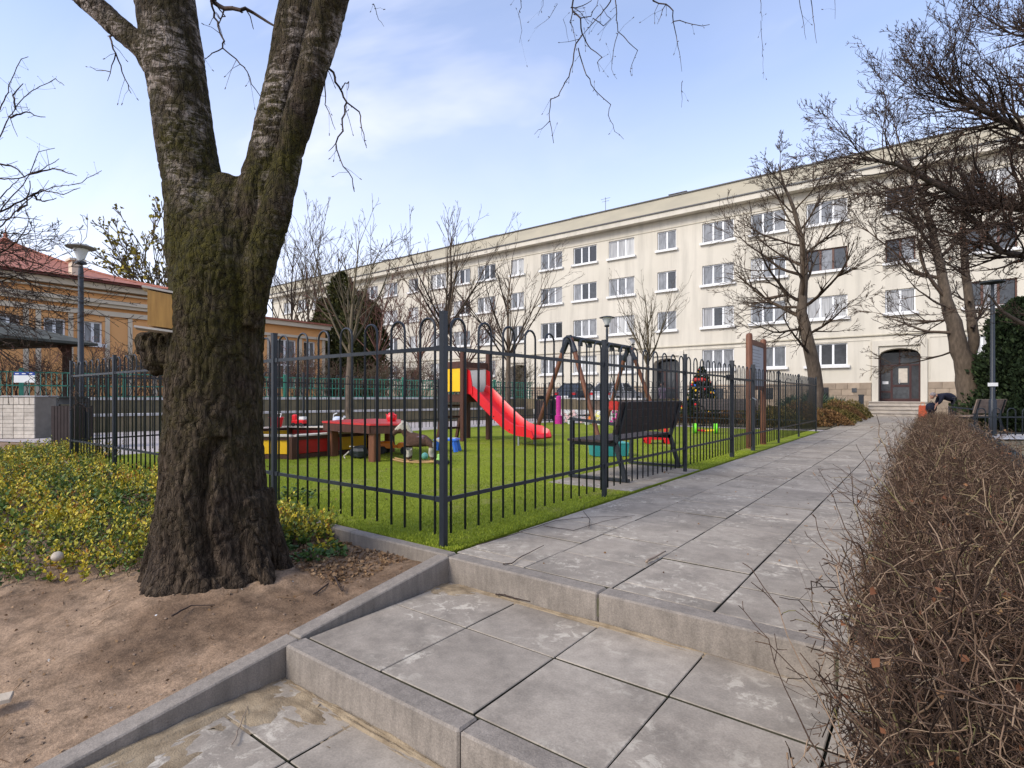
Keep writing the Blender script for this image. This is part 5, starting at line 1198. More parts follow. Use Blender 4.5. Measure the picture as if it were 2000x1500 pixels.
for i in range(nv):
    p = Vector(CO[i]); nn = Vector(NO[i]); z = p.z
    low = min(1, max(0, (2.9-z)/1.6))
    q = Vector((p.x*24, p.y*24, z*9.0)); n1_ = noise.noise(q)+.5*noise.noise(q*2.1)
    plate = abs(noise.noise(Vector((p.x*17+3, p.y*17, z*6.5+noise.noise(p*6)*1.2))))
    crk = -max(0, .12-plate)*.13*(0.35+low*.6)
    q2 = Vector((p.x*38, p.y*38, z*20)); f_ = noise.noise(q2)*.0060*(.5+low)
    big = noise.noise(p*3.1)*.013
    d_ = n1_*.0065*(.45+.8*low)+crk+f_+big
    # seam-like hollow facing the viewer
    rr_ = p.dot(right); best = 9
    for a, b_ in zip(sl_c[:-1], sl_c[1:]):
        if b_.z <= z <= a.z: t = (a.z-z)/(a.z-b_.z); best = abs(rr_-(a.lerp(b_, t)).dot(right))
    if best < .13 and nn.dot(fwd) < .15:
        k = max(0, 1-best/.06); d_ -= .060*k*k*(3-2*k); d_ += .010*math.exp(-((best-.085)/.028)**2)
    p = p+nn*d_
    if z < .5:
        rx_, ry_ = p.x-AX.x, p.y-AX.y; rl = math.hypot(rx_, ry_)+1e-6; gz0 = dz(bo.x+p.x, bo.y+p.y)-bo.z; hh = max(0, 1-max(0, z-gz0)/.34); an_ = math.atan2(ry_, rx_); am = hh*hh*hh*(.035+.09*noise.noise(Vector((math.cos(an_)*2.6, math.sin(an_)*2.6, 7)))); p.x += rx_/rl*am; p.y += ry_/rl*am
    CO[i] = p
tme.vertices.foreach_set('co', CO.ravel()); tme.polygons.foreach_set('use_smooth', [True]*len(tme.polygons)); tme.update()
def bark_mat():
    m, t, p = newmat('birch_bark'); v = pos(t); g = N(t, 'ShaderNodeSeparateXYZ'); L(t, v, g.inputs[0])
    fib = nz(t, pos(t, (22, 22, 5)), 1.6, 7.0, .65); fine = nz(t, pos(t, (1, 1, .6)), 55, 5.0, .7); bg2 = nz(t, v, 2.4, 5.0, .6)
    base = ramp(t, fib, [(.30, (.009, .006, .004)), (.48, (.044, .030, .020)), (.72, (.150, .110, .076))])
    base = mix(t, 1.0, base, ramp(t, fine, [(.3, .55), (.7, 1.25)]), 'MULTIPLY')
    # moss on the middle of the trunk and up the inner side of the fork
    hz = ramp(t, None, [(0, 0)]) if False else None
    mr = N(t, 'ShaderNodeMapRange'); L(t, g.outputs[2], mr.inputs[0]); mr.inputs[1].default_value = 0.0; mr.inputs[2].default_value = 4.0
    zf = mr.outputs[0]
    mz = ramp(t, zf, [(.0, .08), (.12, .22), (.24, .48), (.42, .92), (.60, .95), (.78, .45), (1, .2)])
    mm = N(t, 'ShaderNodeMath', operation='MULTIPLY'); L(t, mz, mm.inputs[0]); L(t, ramp(t, nz(t, v, 3.2, 6.0, .7), [(.36, 0.0), (.56, 1.0)]), mm.inputs[1])
    moss = ramp(t, nz(t, v, 30, 4.0, .7), [(.3, (.010, .010, .002)), (.7, (.075, .064, .008))])
    c = mix(t, mm.outputs[0], base, moss)
    # peeling pale birch skin in level streaks higher up
    st = nz(t, pos(t, (6, 6, 17)), 1.5, 8.0, .75, .8); pz = ramp(t, zf, [(.42, 0.0), (.60, .55), (.78, 1.0)])
    reg = ramp(t, nz(t, pos(t, (1, 1, .5)), 3.4, 4.0, .6), [(.44, 0.0), (.54, 1.0)])
    m1 = N(t, 'ShaderNodeMath', operation='MULTIPLY'); L(t, ramp(t, st, [(.47, 0.0), (.60, 1.0)]), m1.inputs[0]); L(t, pz, m1.inputs[1])
    m2_ = N(t, 'ShaderNodeMath', operation='MULTIPLY'); L(t, m1.outputs[0], m2_.inputs[0]); L(t, reg, m2_.inputs[1])
    pale = ramp(t, fine, [(.3, (.22, .16, .13)), (.65, (.60, .52, .45))]); c = mix(t, m2_.outputs[0], c, pale)
    L(t, c, p.inputs['Base Color']); p.inputs['Roughness'].default_value = .92; p.inputs['Specular IOR Level'].default_value = .2
    ad_ = N(t, 'ShaderNodeMath', operation='ADD'); L(t, fib, ad_.inputs[0]); L(t, fine, ad_.inputs[1]); vo = N(t, 'ShaderNodeTexVoronoi', feature='DISTANCE_TO_EDGE', _Scale=1.0); wv_ = N(t, 'ShaderNodeVectorMath', operation='ADD'); L(t, pos(t, (34, 34, 9)), wv_.inputs[0]); nc_ = N(t, 'ShaderNodeTexNoise', _Scale=9.0, _Detail=4.0); L(t, v, nc_.inputs[0]); sc_ = N(t, 'ShaderNodeVectorMath', operation='SCALE'); L(t, nc_.outputs[1], sc_.inputs[0]); sc_.inputs['Scale'].default_value = 2.6; L(t, sc_.outputs[0], wv_.inputs[1]); L(t, wv_.outputs[0], vo.inputs[0]); vr = ramp(t, vo.outputs[0], [(0, 0.35), (.12, 1.0)]); a3 = N(t, 'ShaderNodeMath', operation='ADD'); L(t, ad_.outputs[0], a3.inputs[0]); L(t, vr, a3.inputs[1]); bump(t, p, a3.outputs[0], 1.0, .016); return m
M_BARK = bark_mat(); tme.materials.clear(); tme.materials.append(M_BARK); inst('trunk', tme, birch)
M_DTW = Mtone('dark_twigs', [(0, (.020, .014, .011)), (.6, (.055, .036, .026)), (1, (.11, .075, .055))])
def twig_lines(lines, d, r0, tips=True, jitter=.004, side=.5, off=Vector((0, 0, 0)), out=None, droop=-.5):
    """branches seen in the photo, stood at their own distance, with buds and side sprigs"""
    segs = out if out is not None else []
    for ln in lines:
        rad = r0; dd = d
        if isinstance(ln, tuple): rad, dd, ln = ln
        pts = [W(x, y, dd+.05*math.sin(i*1.7)) for i, (x, y) in enumerate(ln)]; q = []
        for a, b_ in zip(pts[:-1], pts[1:]):
            n_ = max(2, int((b_-a).length/.05))
            for k in range(n_): q.append(a.lerp(b_, k/n_)+Vector([random.gauss(0, jitter) for _ in range(3)])*(k > 0))
        q.append(pts[-1]); N_ = len(q)
        for i in range(N_-1):
            ra, rb_ = rad*(1-.72*i/N_), rad*(1-.72*(i+1)/N_); t_ = random.random(); segs.append((*(q[i]-off), *(q[i+1]-off), ra, rb_, t_))
            if random.random() < side:
                dv = Vector([random.gauss(0, 1) for _ in range(3)]); dv.z += droop; dv.normalize(); l_ = random.uniform(.03, .12)*(1 if random.random() < .7 else 2)
                a = q[i]; b_ = a+dv*l_*.5+Vector([random.gauss(0, .008) for _ in range(3)]); c_ = b_+dv*l_*.5+Vector((0, 0, droop*.03))
                segs.append((*(a-off), *(b_-off), ra*.42, ra*.3, t_)); segs.append((*(b_-off), *(c_-off), ra*.3, ra*.22, t_))
                e_ = c_+dv*.012; segs.append((*(c_-off), *(e_-off), .0028, .0022, .9))
            if random.random() < .35:
                a = q[i]; e_ = a+Vector([random.gauss(0, .006) for _ in range(3)]); segs.append((*(a-off), *(e_-off), .003, .002, .8))
    return segs
def c7(l): return [(950+x/2.667, y/2.667) for x, y in l]
def c4(l): return [(150+x/2.5, y/2.5) for x, y in l]
top_lines = [(.0075, 4.2, c7([(430, -260), (452, 0), (450, 60), (490, 95), (500, 180), (465, 230), (450, 330), (430, 400), (400, 450), (375, 500), (335, 515), (330, 630), (350, 745)])),
    (.003, 4.2, c7([(330, 630), (290, 670), (250, 700)])), (.0045, 4.2, c7([(478, 250), (500, 330), (520, 390), (545, 440), (580, 485), (648, 545), (635, 600), (660, 650), (668, 685), (715, 725)])),
    (.005, 4.25, c7([(505, 185), (520, 220), (545, 255), (602, 298), (578, 325), (590, 372)])), (.005, 4.3, c7([(665, -120), (672, 0), (685, 165), (740, 220), (788, 262), (758, 335), (755, 395)])),
    (.003, 4.3, c7([(685, 175), (662, 260), (652, 360), (680, 412)])), (.0055, 4.2, c7([(680, -90), (645, 10), (600, 70), (555, 120), (520, 160), (468, 225)])), (.004, 4.2, c7([(440, 40), (500, 30), (545, 5), (580, -60)])),
    (.004, 4.2, c7([(490, 95), (545, 85), (575, 30), (585, -40)])), (.0035, 4.2, c7([(555, 95), (610, 135), (648, 98), (612, 55), (590, 20)])), (.004, 4.2, c7([(450, 60), (435, 115), (455, 170), (466, 225)])),
    (.003, 4.25, c7([(178, -80), (182, 40), (168, 75), (185, 160), (172, 222)])), (.006, 4.1, c7([(840, -80), (870, 5), (935, 22), (972, 55), (973, 112), (1040, 118), (1095, 130), (1162, 128)])),
    (.0035, 4.1, c7([(973, 112), (990, 190), (1005, 270), (1018, 372)])), (.0022, 4.1, c7([(1018, 430), (1016, 560)])), (.003, 4.1, c7([(935, 22), (910, 80), (890, 125)])), (.0028, 4.4, c7([(1422, -60), (1430, 60), (1436, 108)])), (.002, 4.4, c7([(1430, 108), (1434, 200), (1442, 300), (1442, 410)])),
    (.003, 4.3, c7([(1625, -60), (1645, 80), (1665, 205)])), (.0035, 4.3, c7([(1680, -60), (1700, 70), (1720, 225)])), (.002, 4.3, c7([(1820, -50), (1816, 100)])), (.0018, 4.4, c7([(400, 100), (430, 220)])), (.002, 4.3, c7([(370, 20), (330, 90), (250, 150)])), (.002, 4.3, c7([(300, -30), (295, 30), (270, 80)]))]
near_lines = [(.008, 3.3, c4([(1180, 300), (1215, 320), (1252, 352), (1262, 400), (1295, 450), (1318, 500), (1295, 580), (1300, 640), (1265, 700), (1280, 760), (1300, 812), (1345, 870), (1355, 935)])),
    (.005, 3.3, c4([(1318, 500), (1378, 545), (1385, 590), (1402, 655), (1415, 722)])), (.004, 3.3, c4([(1290, 440), (1310, 405), (1328, 398), (1322, 440)])), (.003, 3.3, c4([(1265, 700), (1230, 738)])), (.004, 3.3, c4([(1210, 380), (1215, 470), (1212, 510), (1240, 570), (1262, 632)])),
    (.017, 3.5, c4([(640, -30), (670, 10), (720, 42), (800, 50), (860, 62), (920, 100), (985, 142)])), (.007, 3.45, c4([(655, 0), (672, 60), (690, 130), (720, 200), (712, 235), (780, 290), (832, 350), (852, 410), (900, 475)])), (.004, 3.45, c4([(712, 235), (660, 260), (632, 285), (625, 305)])),
    (.005, 3.5, c4([(670, 10), (700, 50), (725, 80), (700, 90), (680, 60)])), (.0065, 3.4, c4([(225, 155), (160, 178), (172, 215), (190, 260), (215, 320), (235, 385), (265, 455)])), (.004, 3.4, c4([(190, 260), (170, 320), (150, 395)])), (.003, 3.4, c4([(160, 350), (120, 345), (65, 325)])), (.003, 3.5, c4([(1285, 130), (1290, 180)])), (.0025, 3.6, c4([(1450, 20), (1465, 70), (1500, 130)]))]
segs = twig_lines(top_lines, 4.2, .004, off=bo, side=.40); twig_lines(near_lines, 3.4, .004, off=bo, side=.35, out=segs)
# the hanging lines are carried by limbs that leave the trunk above the frame
for lb in ([(700, -400, 3.0), (900, -560, 3.6), (1070, -330, 4.1), (1118, -100, 4.2)], [(900, -560, 3.6), (1120, -420, 4.2), (1200, -120, 4.3), (1205, -30, 4.25)], [(1070, -480, 4.0), (1300, -320, 4.1), (1270, -30, 4.1)], [(1300, -320, 4.1), (1480, -200, 4.4), (1484, -20, 4.4)], [(1480, -200, 4.4), (1570, -20, 4.3)], [(1120, -420, 4.2), (1010, -200, 4.3), (1017, -30, 4.25)], [(330, -300, 3.45), (380, -120, 3.5), (408, -10, 3.5)]):
    p_ = [W(*q)-bo for q in lb]; n_ = len(p_)
    for i in range(n_-1):
        for k in range(6):
            a, b_ = p_[i].lerp(p_[i+1], k/6), p_[i].lerp(p_[i+1], (k+1)/6); r_ = .035*(1-(i*6+k)/(n_*6))+.006; segs.append((*a, *b_, r_, r_-.001, .3))
inst('branch', seg_mesh('branch', segs, M_DTW, 5), birch)
# ------------------------------------------------------------ generic bare trees
def nrm(v): l = math.sqrt(v[0]*v[0]+v[1]*v[1]+v[2]*v[2])+1e-9; return (v[0]/l, v[1]/l, v[2]/l)
def grow(segs, p, d, Ln, r, lvl, cfg, rnd):
    n = max(2, int(Ln/cfg['step'][min(lvl, len(cfg['step'])-1)])); l = Ln/n; kk = cfg['kink'][min(lvl, len(cfg['kink'])-1)]; up = cfg['up'][min(lvl, len(cfg['up'])-1)]; tone = rnd.random()
    nc = cfg['kids'][min(lvl, len(cfg['kids'])-1)] if lvl < cfg['max'] else 0; ch = sorted(rnd.uniform(cfg.get('first', .25), 1) for _ in range(int(nc+rnd.random()))) ; ci = 0
    for i in range(n):
        d = nrm((d[0]+rnd.gauss(0, kk), d[1]+rnd.gauss(0, kk), d[2]+rnd.gauss(0, kk)+up)); q = (p[0]+d[0]*l, p[1]+d[1]*l, p[2]+d[2]*l)
        ra, rb_ = r*(1-.8*i/n), r*(1-.8*(i+1)/n); segs.append((*p, *q, max(ra, cfg['rmin']), max(rb_, cfg['rmin']), tone)); f = (i+1)/n
        while ci < len(ch) and ch[ci] <= f:
            ci += 1; a = rnd.gauss(0, 1), rnd.gauss(0, 1), rnd.gauss(0, 1); dt = a[0]*d[0]+a[1]*d[1]+a[2]*d[2]; s = nrm((a[0]-dt*d[0], a[1]-dt*d[1], a[2]-dt*d[2])); sp_ = cfg['spread'][min(lvl, len(cfg['spread'])-1)]*rnd.uniform(.7, 1.25)
            nd = nrm((d[0]+s[0]*sp_, d[1]+s[1]*sp_, d[2]+s[2]*sp_)); grow(segs, q, nd, Ln*cfg['ratio'][min(lvl, len(cfg['ratio'])-1)]*rnd.uniform(.6, 1.15)*(1-.35*f), max(cfg['rmin'], rb_*.62+r*.04), lvl+1, cfg, rnd)
        p = q
    return p
def bare_tree(name, label, base, limbs, cfg, mat, seed, group=None, sides=4, sc=1.0, cat='tree', trunk=None):
    """trunk: list of points + radii; limbs: (index on trunk / explicit start, direction, length, radius)"""
    rnd = random.Random(seed); t = thing(name, label, cat, base, 0, group); B = Vector(base)
    if trunk:
        for pts, rr in trunk:
            m = MB(); pts2 = [Vector(p)-B for p in pts]; q = []; qr = []
            for i in range(len(pts2)-1):
                for k in range(4): f = k/4; q.append(pts2[i].lerp(pts2[i+1], f)+Vector((rnd.gauss(0, rr[i]*.08), rnd.gauss(0, rr[i]*.08), 0))); qr.append(rr[i]+(rr[i+1]-rr[i])*f)
            q.append(pts2[-1]); qr.append(rr[-1]); m.tube(q, qr, 12); soft(m.obj('trunk', mat[0], t), 80)
    segs = []
    for p, d, l, r in limbs: grow(segs, tuple(Vector(p)-B), nrm(d), l, r, 0, cfg, rnd)
    inst('crown', seg_mesh('crown', segs, mat[1], sides), t); return t, segs
M_BK1 = M('grey_brown_bark', (.14, .105, .075), .95, scale=5, col2=(.065, .05, .035), bmp=.6, bscale=16, stretch=(3, 3, 1))
M_BK2 = M('dark_bark', (.075, .055, .040), .95, scale=5, col2=(.03, .024, .018), bmp=.6, bscale=16, stretch=(3, 3, 1))
M_TW1 = Mtone('brown_twigs', [(0, (.028, .019, .013)), (.6, (.075, .052, .036)), (1, (.13, .095, .065))]); M_TW2 = Mtone('olive_twigs', [(0, (.05, .042, .025)), (1, (.15, .12, .075))]); M_TWR = Mtone('reddish_twigs', [(0, (.06, .028, .022)), (1, (.19, .10, .075))])
# middle-right tree before the facade
D1 = 20.5
tp1 = [(1592, 832), (1592, 740), (1578, 660), (1565, 610), (1572, 540), (1566, 470), (1552, 410), (1530, 360), (1520, 320)]
trk = [[W(x, y, D1) for x, y in tp1], [.27, .24, .21, .19, .13, .10, .07, .045, .02]]
lm = []
rnd = random.Random(5)
for (x, y, dxp, dyp, ln_, r_) in ((1582, 690, -90, -5, 2.6, .07), (1575, 655, 60, -40, 2.0, .06), (1566, 620, -60, -40, 3.0, .09), (1568, 600, 70, -60, 2.8, .08), (1566, 590, -90, -30, 3.3, .08), (1566, 585, -50, -90, 3.0, .08), (1570, 560, 70, -90, 2.6, .07), (1570, 540, -80, -30, 3.3, .07), (1570, 520, -70, -60, 2.6, .06),
        (1568, 500, 80, -50, 2.4, .06), (1567, 480, -80, -20, 2.6, .05), (1564, 460, -60, -80, 2.2, .05), (1562, 450, 70, -70, 2.0, .05), (1555, 420, -70, -40, 2.0, .045), (1552, 410, 60, -60, 1.8, .04), (1540, 380, -60, -60, 1.5, .035), (1535, 365, 40, -80, 1.3, .03), (1525, 335, -20, -90, 1.0, .02), (1575, 640, -100, 20, 2.8, .06), (1572, 600, -30, -30, 3.0, .07)):
    a = W(x, y, D1); d = right*dxp+Vector((0, 0, -dyp))+fwd*rnd.gauss(0, 55); lm.append((a, d, ln_, r_))
cfgA = dict(step=(.28, .24, .2, .18), kink=(.08, .10, .13, .15), up=(.045, .045, .04, .04), kids=(9, 6, 4.2, 2), max=3, spread=(.62, .62, .65, .7), ratio=(.55, .6, .58, .55), rmin=.0062, first=.12)
bare_tree('bare_tree', 'spreading bare tree with fine upswept twigs before the cream facade, right of the notice board', W(1592, 828, D1), lm, cfgA, (M_BK1, M_TW1), 3, None, 3, trunk=[trk])
# leaning double trunk on the right
D2 = 17.5
tA = [(1893, 836), (1892, 760), (1880, 700), (1862, 630), (1845, 570), (1832, 500), (1818, 440), (1800, 380), (1775, 330)]; tB = [(1892, 720), (1903, 660), (1893, 590), (1885, 520), (1880, 450), (1890, 380), (1905, 320)]
trs = [[[W(x, y, D2) for x, y in tA], [.36, .30, .26, .21, .15, .12, .10, .07, .04]], [[W(x, y, D2+.2) for x, y in tB], [.17, .15, .13, .11, .09, .07, .04]]]
lm = []
for (x, y, dxp, dyp, ln_, r_) in ((1868, 650, -90, 10, 2.6, .06), (1850, 585, -70, -50, 2.8, .08), (1840, 545, -90, -20, 3.0, .07), (1833, 505, 70, -70, 2.5, .07), (1830, 490, -90, -40, 2.8, .07), (1822, 455, -80, -50, 2.6, .06), (1815, 430, 60, -80, 2.2, .05), (1803, 390, -90, -30, 2.4, .05), (1785, 350, -40, -90, 2.0, .04), (1898, 640, 70, -50, 2.2, .06), (1893, 590, 80, -40, 2.4, .06), (1888, 540, -80, -50, 2.2, .05),
        (1884, 500, 80, -70, 2.4, .05), (1882, 460, -60, -70, 2.0, .05), (1890, 400, 70, -60, 2.2, .05), (1900, 350, 20, -90, 2.0, .04), (1880, 680, -90, 40, 2.0, .04), (1870, 620, -100, 30, 2.3, .045), (1850, 600, -100, 0, 2.6, .05)):
    a = W(x, y, D2); lm.append((a, right*dxp+Vector((0, 0, -dyp))+fwd*rnd.gauss(0, 50), ln_, r_))
cfgB = dict(cfgA); cfgB['kids'] = (8, 5.5, 4, 2)
bare_tree('bare_tree', 'leaning bare tree with a double trunk on the right in front of the facade', W(1893, 834, D2), lm, cfgB, (M_BK1, M_TW1), 8, None, 3, trunk=trs)
# big dark crown reaching in from beyond the right edge
D3 = 9.5
def gz_(x, y): return W(x, y, D3)
trg = [[gz_(2230, 900), gz_(2215, 700), gz_(2190, 560), gz_(2170, 470)], [.24, .21, .18, .15]]
l1 = [[gz_(2170, 470), gz_(2080, 420), gz_(2000, 405), gz_(1900, 395), gz_(1850, 370), gz_(1800, 345), gz_(1755, 322), gz_(1700, 312), gz_(1640, 306)], [.15, .11, .085, .07, .055, .045, .034, .022, .010]]
l2 = [[gz_(2190, 560), gz_(2090, 520), gz_(2000, 500), gz_(1950, 490), gz_(1925, 455), gz_(1900, 425), gz_(1860, 400)], [.12, .08, .055, .045, .038, .03, .015]]
l3 = [[gz_(2170, 470), gz_(2100, 330), gz_(2010, 260), gz_(1940, 225), gz_(1880, 200), gz_(1830, 190)], [.13, .09, .06, .045, .03, .014]]
l4_ = [[gz_(2180, 430), gz_(2120, 200), gz_(2050, 90), gz_(1990, 40)], [.10, .07, .045, .02]]
l5 = [[gz_(2190, 560), gz_(2090, 610), gz_(2010, 640), gz_(1960, 610), gz_(1930, 575)], [.08, .05, .035, .025, .012]]
lm = []
rnd = random.Random(21)
def along(lst, n, ln_, bias):
    pts, rr = lst
    for k in range(n):
        f = rnd.uniform(.15, .99)*(len(pts)-1); i = int(f); a = pts[i].lerp(pts[i+1], f-i); r_ = rr[i]+(rr[i+1]-rr[i])*(f-i); b_ = rnd.choice(bias)
        lm.append((a, right*b_[0]+Vector((0, 0, b_[1]))+fwd*rnd.gauss(0, .9), ln_*rnd.uniform(.7, 1.2), max(.008, r_*.5)))
UPL = [(-1, .9), (-1, .5), (-.6, 1.2), (-1, .1), (.2, 1), (-1, -.25), (-1, -.5), (-.4, -.5)]
along(l1, 60, 1.12, UPL); along(l2, 40, 1.3, UPL); along(l3, 50, 1.35, UPL[:4]+[(-1, .2)]); along(l4_, 34, 1.2, UPL[:5]); along(l5, 10, .9, UPL)
cfgC = dict(step=(.11, .09, .08, .07), kink=(.10, .13, .16, .22), up=(.05, .06, .06, .08), kids=(7.5, 5, 3, 2), max=3, spread=(.65, .7, .75, .8), ratio=(.52, .55, .5, .5), rmin=.0036, first=.15)
cr, csegs = bare_tree('bare_tree', 'dense dark bare crown reaching in from beyond the right edge of the picture', (*gz_(2230, 900).xy, 0), lm, cfgC, (M_BK2, M_DTW), 31, None, 3, trunk=[trg, l1, l2, l3, l4_, l5])
A_ = np.array(csegs); tips = A_[A_[:, 7] <= .0040]; sel = NPR.choice(len(tips), 3500, replace=False); P = tips[sel][:, 3:6]; D = NPR.normal(size=P.shape); D[:, 2] -= .3
inst('dry_leaf', leaf_mesh('dry_leaf', P, D, NPR.uniform(.012, .03, len(P)), NPR.random(len(P)), Mtone('dry_leaves', [(0, (.05, .022, .014)), (1, (.19, .085, .05))]), .38, .2), cr)['kind'] = 'stuff'
# bare tree beyond the left edge
D4 = 6.5
def cl3(l): return [(x/3, y/3) for x, y in l]
LL = [cl3([(-380, 1750), (-200, 1500), (0, 1330), (120, 1210), (200, 1140), (300, 1100), (400, 1085), (480, 1070), (540, 1030), (595, 1000)]), cl3([(-300, 1600), (-100, 1340), (0, 1240), (60, 1160), (130, 1090), (175, 1020), (205, 940), (225, 890), (320, 868)]),
      cl3([(-400, 1500), (-150, 1000), (0, 800), (40, 710), (90, 630), (140, 570), (190, 530), (260, 495), (325, 460), (375, 500)]), cl3([(-300, 1100), (-60, 740), (0, 640), (35, 560), (60, 480), (95, 400), (125, 345), (165, 332)]), cl3([(60, 690), (100, 670), (150, 655), (200, 675), (265, 685)]),
      cl3([(-200, 1100), (-60, 1045), (0, 1045), (110, 1045), (170, 1020), (230, 1000), (300, 960), (345, 930)]), cl3([(170, 1020), (250, 1000), (330, 990), (400, 1015), (450, 1030)]), cl3([(-150, 1330), (0, 1290), (80, 1275), (165, 1278), (240, 1290)]), cl3([(0, 960), (60, 970), (110, 1000), (150, 1045)]),
      cl3([(-100, 1500), (0, 1480), (100, 1420), (150, 1340), (175, 1280)]), cl3([(200, 1140), (215, 1170), (260, 1180), (330, 1160)]), cl3([(100, 1240), (160, 1200), (170, 1130), (175, 1060)]), cl3([(90, 640), (75, 560), (135, 490)]), cl3([(-200, 1300), (-40, 1200), (60, 1100), (110, 1050)]), cl3([(0, 1240), (120, 1180), (240, 1110), (370, 1140), (470, 1100)])]
lt = thing('bare_tree', 'bare tree beyond the left edge with thin twigs reaching over the red roof', 'tree', (*W(-170, 900, D4).xy, 0)); lo_ = Vector(lt.location)
m = MB(); m.tube([W(-170, 930, D4)-lo_, W(-150, 700, D4)-lo_, W(-130, 560, D4)-lo_, W(-100, 480, D4)-lo_], [.16, .13, .10, .07], 10); soft(m.obj('trunk', M_BK2, lt), 80)
sg_ = twig_lines([(.013, D4, l) for l in LL], D4, .01, off=lo_, side=.75, out=[], droop=.3)
rnd = random.Random(77)
cfgD = dict(step=(.12, .10, .08), kink=(.14, .18, .22), up=(-.02, .0, .02), kids=(6, 4, 2.5), max=3, spread=(.8, .8, .8), ratio=(.5, .5, .5), rmin=.003, first=.1)
for k in range(30):
    a = W(-110+rnd.uniform(-20, 30), rnd.uniform(420, 640), D4+rnd.uniform(-.6, .6))-lo_
    grow(sg_, tuple(a), nrm(right*1.0+fwd*rnd.gauss(0, .4)+Vector((0, 0, rnd.uniform(-.55, .25)))), rnd.uniform(.9, 1.6), .012, 0, cfgD, rnd)
inst('crown', seg_mesh('crown', sg_, M_DTW, 3), lt)
# pruned young trees with upright shoots
cfgE = dict(step=(.28, .25, .22), kink=(.045, .06, .08), up=(.025, .03, .03), kids=(6, 4, 2), max=3, spread=(.5, .5, .5), ratio=(.55, .5, .45), rmin=.0055, first=.15)
def young(x, yb, ym, yt, d, label, mat, seed, n=7, spr=.75, zb=0.0, grp=None, cfg=None, rtr=.13):
    rnd = random.Random(seed); base = W(x, yb, d); base.z = zb; mid_ = W(x+3, ym, d); top = W(x, yt, d); H = top.z-mid_.z; lm = []
    for k in range(n):
        a = 2*PI*k/n+rnd.uniform(-.3, .3); lm.append((mid_+Vector((0, 0, rnd.uniform(-.2, .5)*H*.2)), (math.cos(a)*spr*rnd.uniform(.5, 1.2), math.sin(a)*spr, 1), H*rnd.uniform(.75, 1.1), rtr*.34))
    lm.append((mid_, (0, 0, 1), H, rtr*.6))
    return bare_tree('bare_tree', label, base, lm, cfg or cfgE, (M_BK1, mat), seed, grp, 3, trunk=[[[base, base.lerp(mid_, .5), mid_], [rtr, rtr*.85, rtr*.7]]])
young(681, 841, 690, 480, 16.4, 'young bare tree rising behind the sandbox before the dark conifer', M_TW2, 41, 7, .62)
young(868, 836, 660, 470, 17.8, 'young bare tree with wide upright shoots behind the tall corner post', M_TW1, 43, 9, .85)
young(990, 815, 700, 500, 22.5, 'young bare tree with arching shoots behind the slide', M_TW1, 47, 9, .9)
young(1262, 800, 715, 575, 27.0, 'small bare tree with thin upright shoots behind the swing', M_TW2, 53, 8, .7, .0)
cfgF = dict(cfgE); cfgF['kids'] = (6, 4, 2.5); cfgF['rmin'] = .013; cfgF['step'] = (.6, .5, .4)
young(565, 770, 690, 470, 48, 'tall bare tree far behind the orange wing, just right of the trunk', M_TW1, 59, 7, .5, .9, cfg=cfgF, rtr=.22)
young(600, 770, 680, 480, 52, 'second tall bare tree far behind the orange wing', M_TW1, 61, 7, .5, .9, cfg=cfgF, rtr=.22)
young(735, 775, 700, 545, 34, 'brownish bare tree between the conifer and the young trees', M_TWR, 67, 9, .8, .9, cfg=cfgF)
young(815, 775, 710, 575, 33, 'reddish bare tree low against the far windows', M_TWR, 69, 9, .9, .9, cfg=cfgF)
young(905, 775, 720, 590, 33, 'reddish brown bare tree left of the slide tree', M_TWR, 73, 9, .9, .9, cfg=cfgF)
young(622, 770, 650, 520, 44, 'slender bare tree left of the dark conifer', M_TW2, 83, 7, .5, .9, cfg=cfgF)
# ------------------------------------------------------------ bushes of bare shoots
def bush_mesh(name, w_, h_, n, mat, seed, r=.006, kids=(3, 2), lean=.5, step=.12, lv=2):
    rnd = random.Random(seed); segs = []; cfg = dict(step=(step, step*.8, step*.7), kink=(.13, .17, .2), up=(.03, .03, .03), kids=kids, max=lv, spread=(.7, .8), ratio=(.5, .5), rmin=r*.45, first=.2)
    for k in range(n):
        a = rnd.uniform(0, 2*PI); q = math.sqrt(rnd.random())*w_*.35; grow(segs, (q*math.cos(a), q*math.sin(a), -.02), nrm((math.cos(a)*lean*rnd.random(), math.sin(a)*lean*rnd.random(), 1)), h_*rnd.uniform(.6, 1.05), r, 0, cfg, rnd)
    return seg_mesh(name, segs, mat, 3)
BM = [bush_mesh('shoots', 2.2, 2.0, 46, M_TWR, 5, .014, (5, 3), .8, .3), bush_mesh('shoots', 2.0, 1.9, 46, M_TW2, 6, .014, (5, 3), .8, .3)]
n_ = 0
for k in range(16):
    x = -21.2+k*.37; y = 3.2+k*1.25; t_ = wl(1.5+k*1.25, 2.3+(k % 3)*.7)
    sub = 'reddish' if k % 2 == 0 else 'olive brown'
    b = thing('bare_bush', sub+' leafless bush behind the green fence', 'bush', (t_[0], t_[1], .9), k*1.3, 'leafless '+sub+' bushes behind the green fence'); inst('shoots', BM[k % 2], b, (0, 0, 0), (0, 0, 0), (.8+.1*(k % 3), .9, .62+.12*(k % 4)))
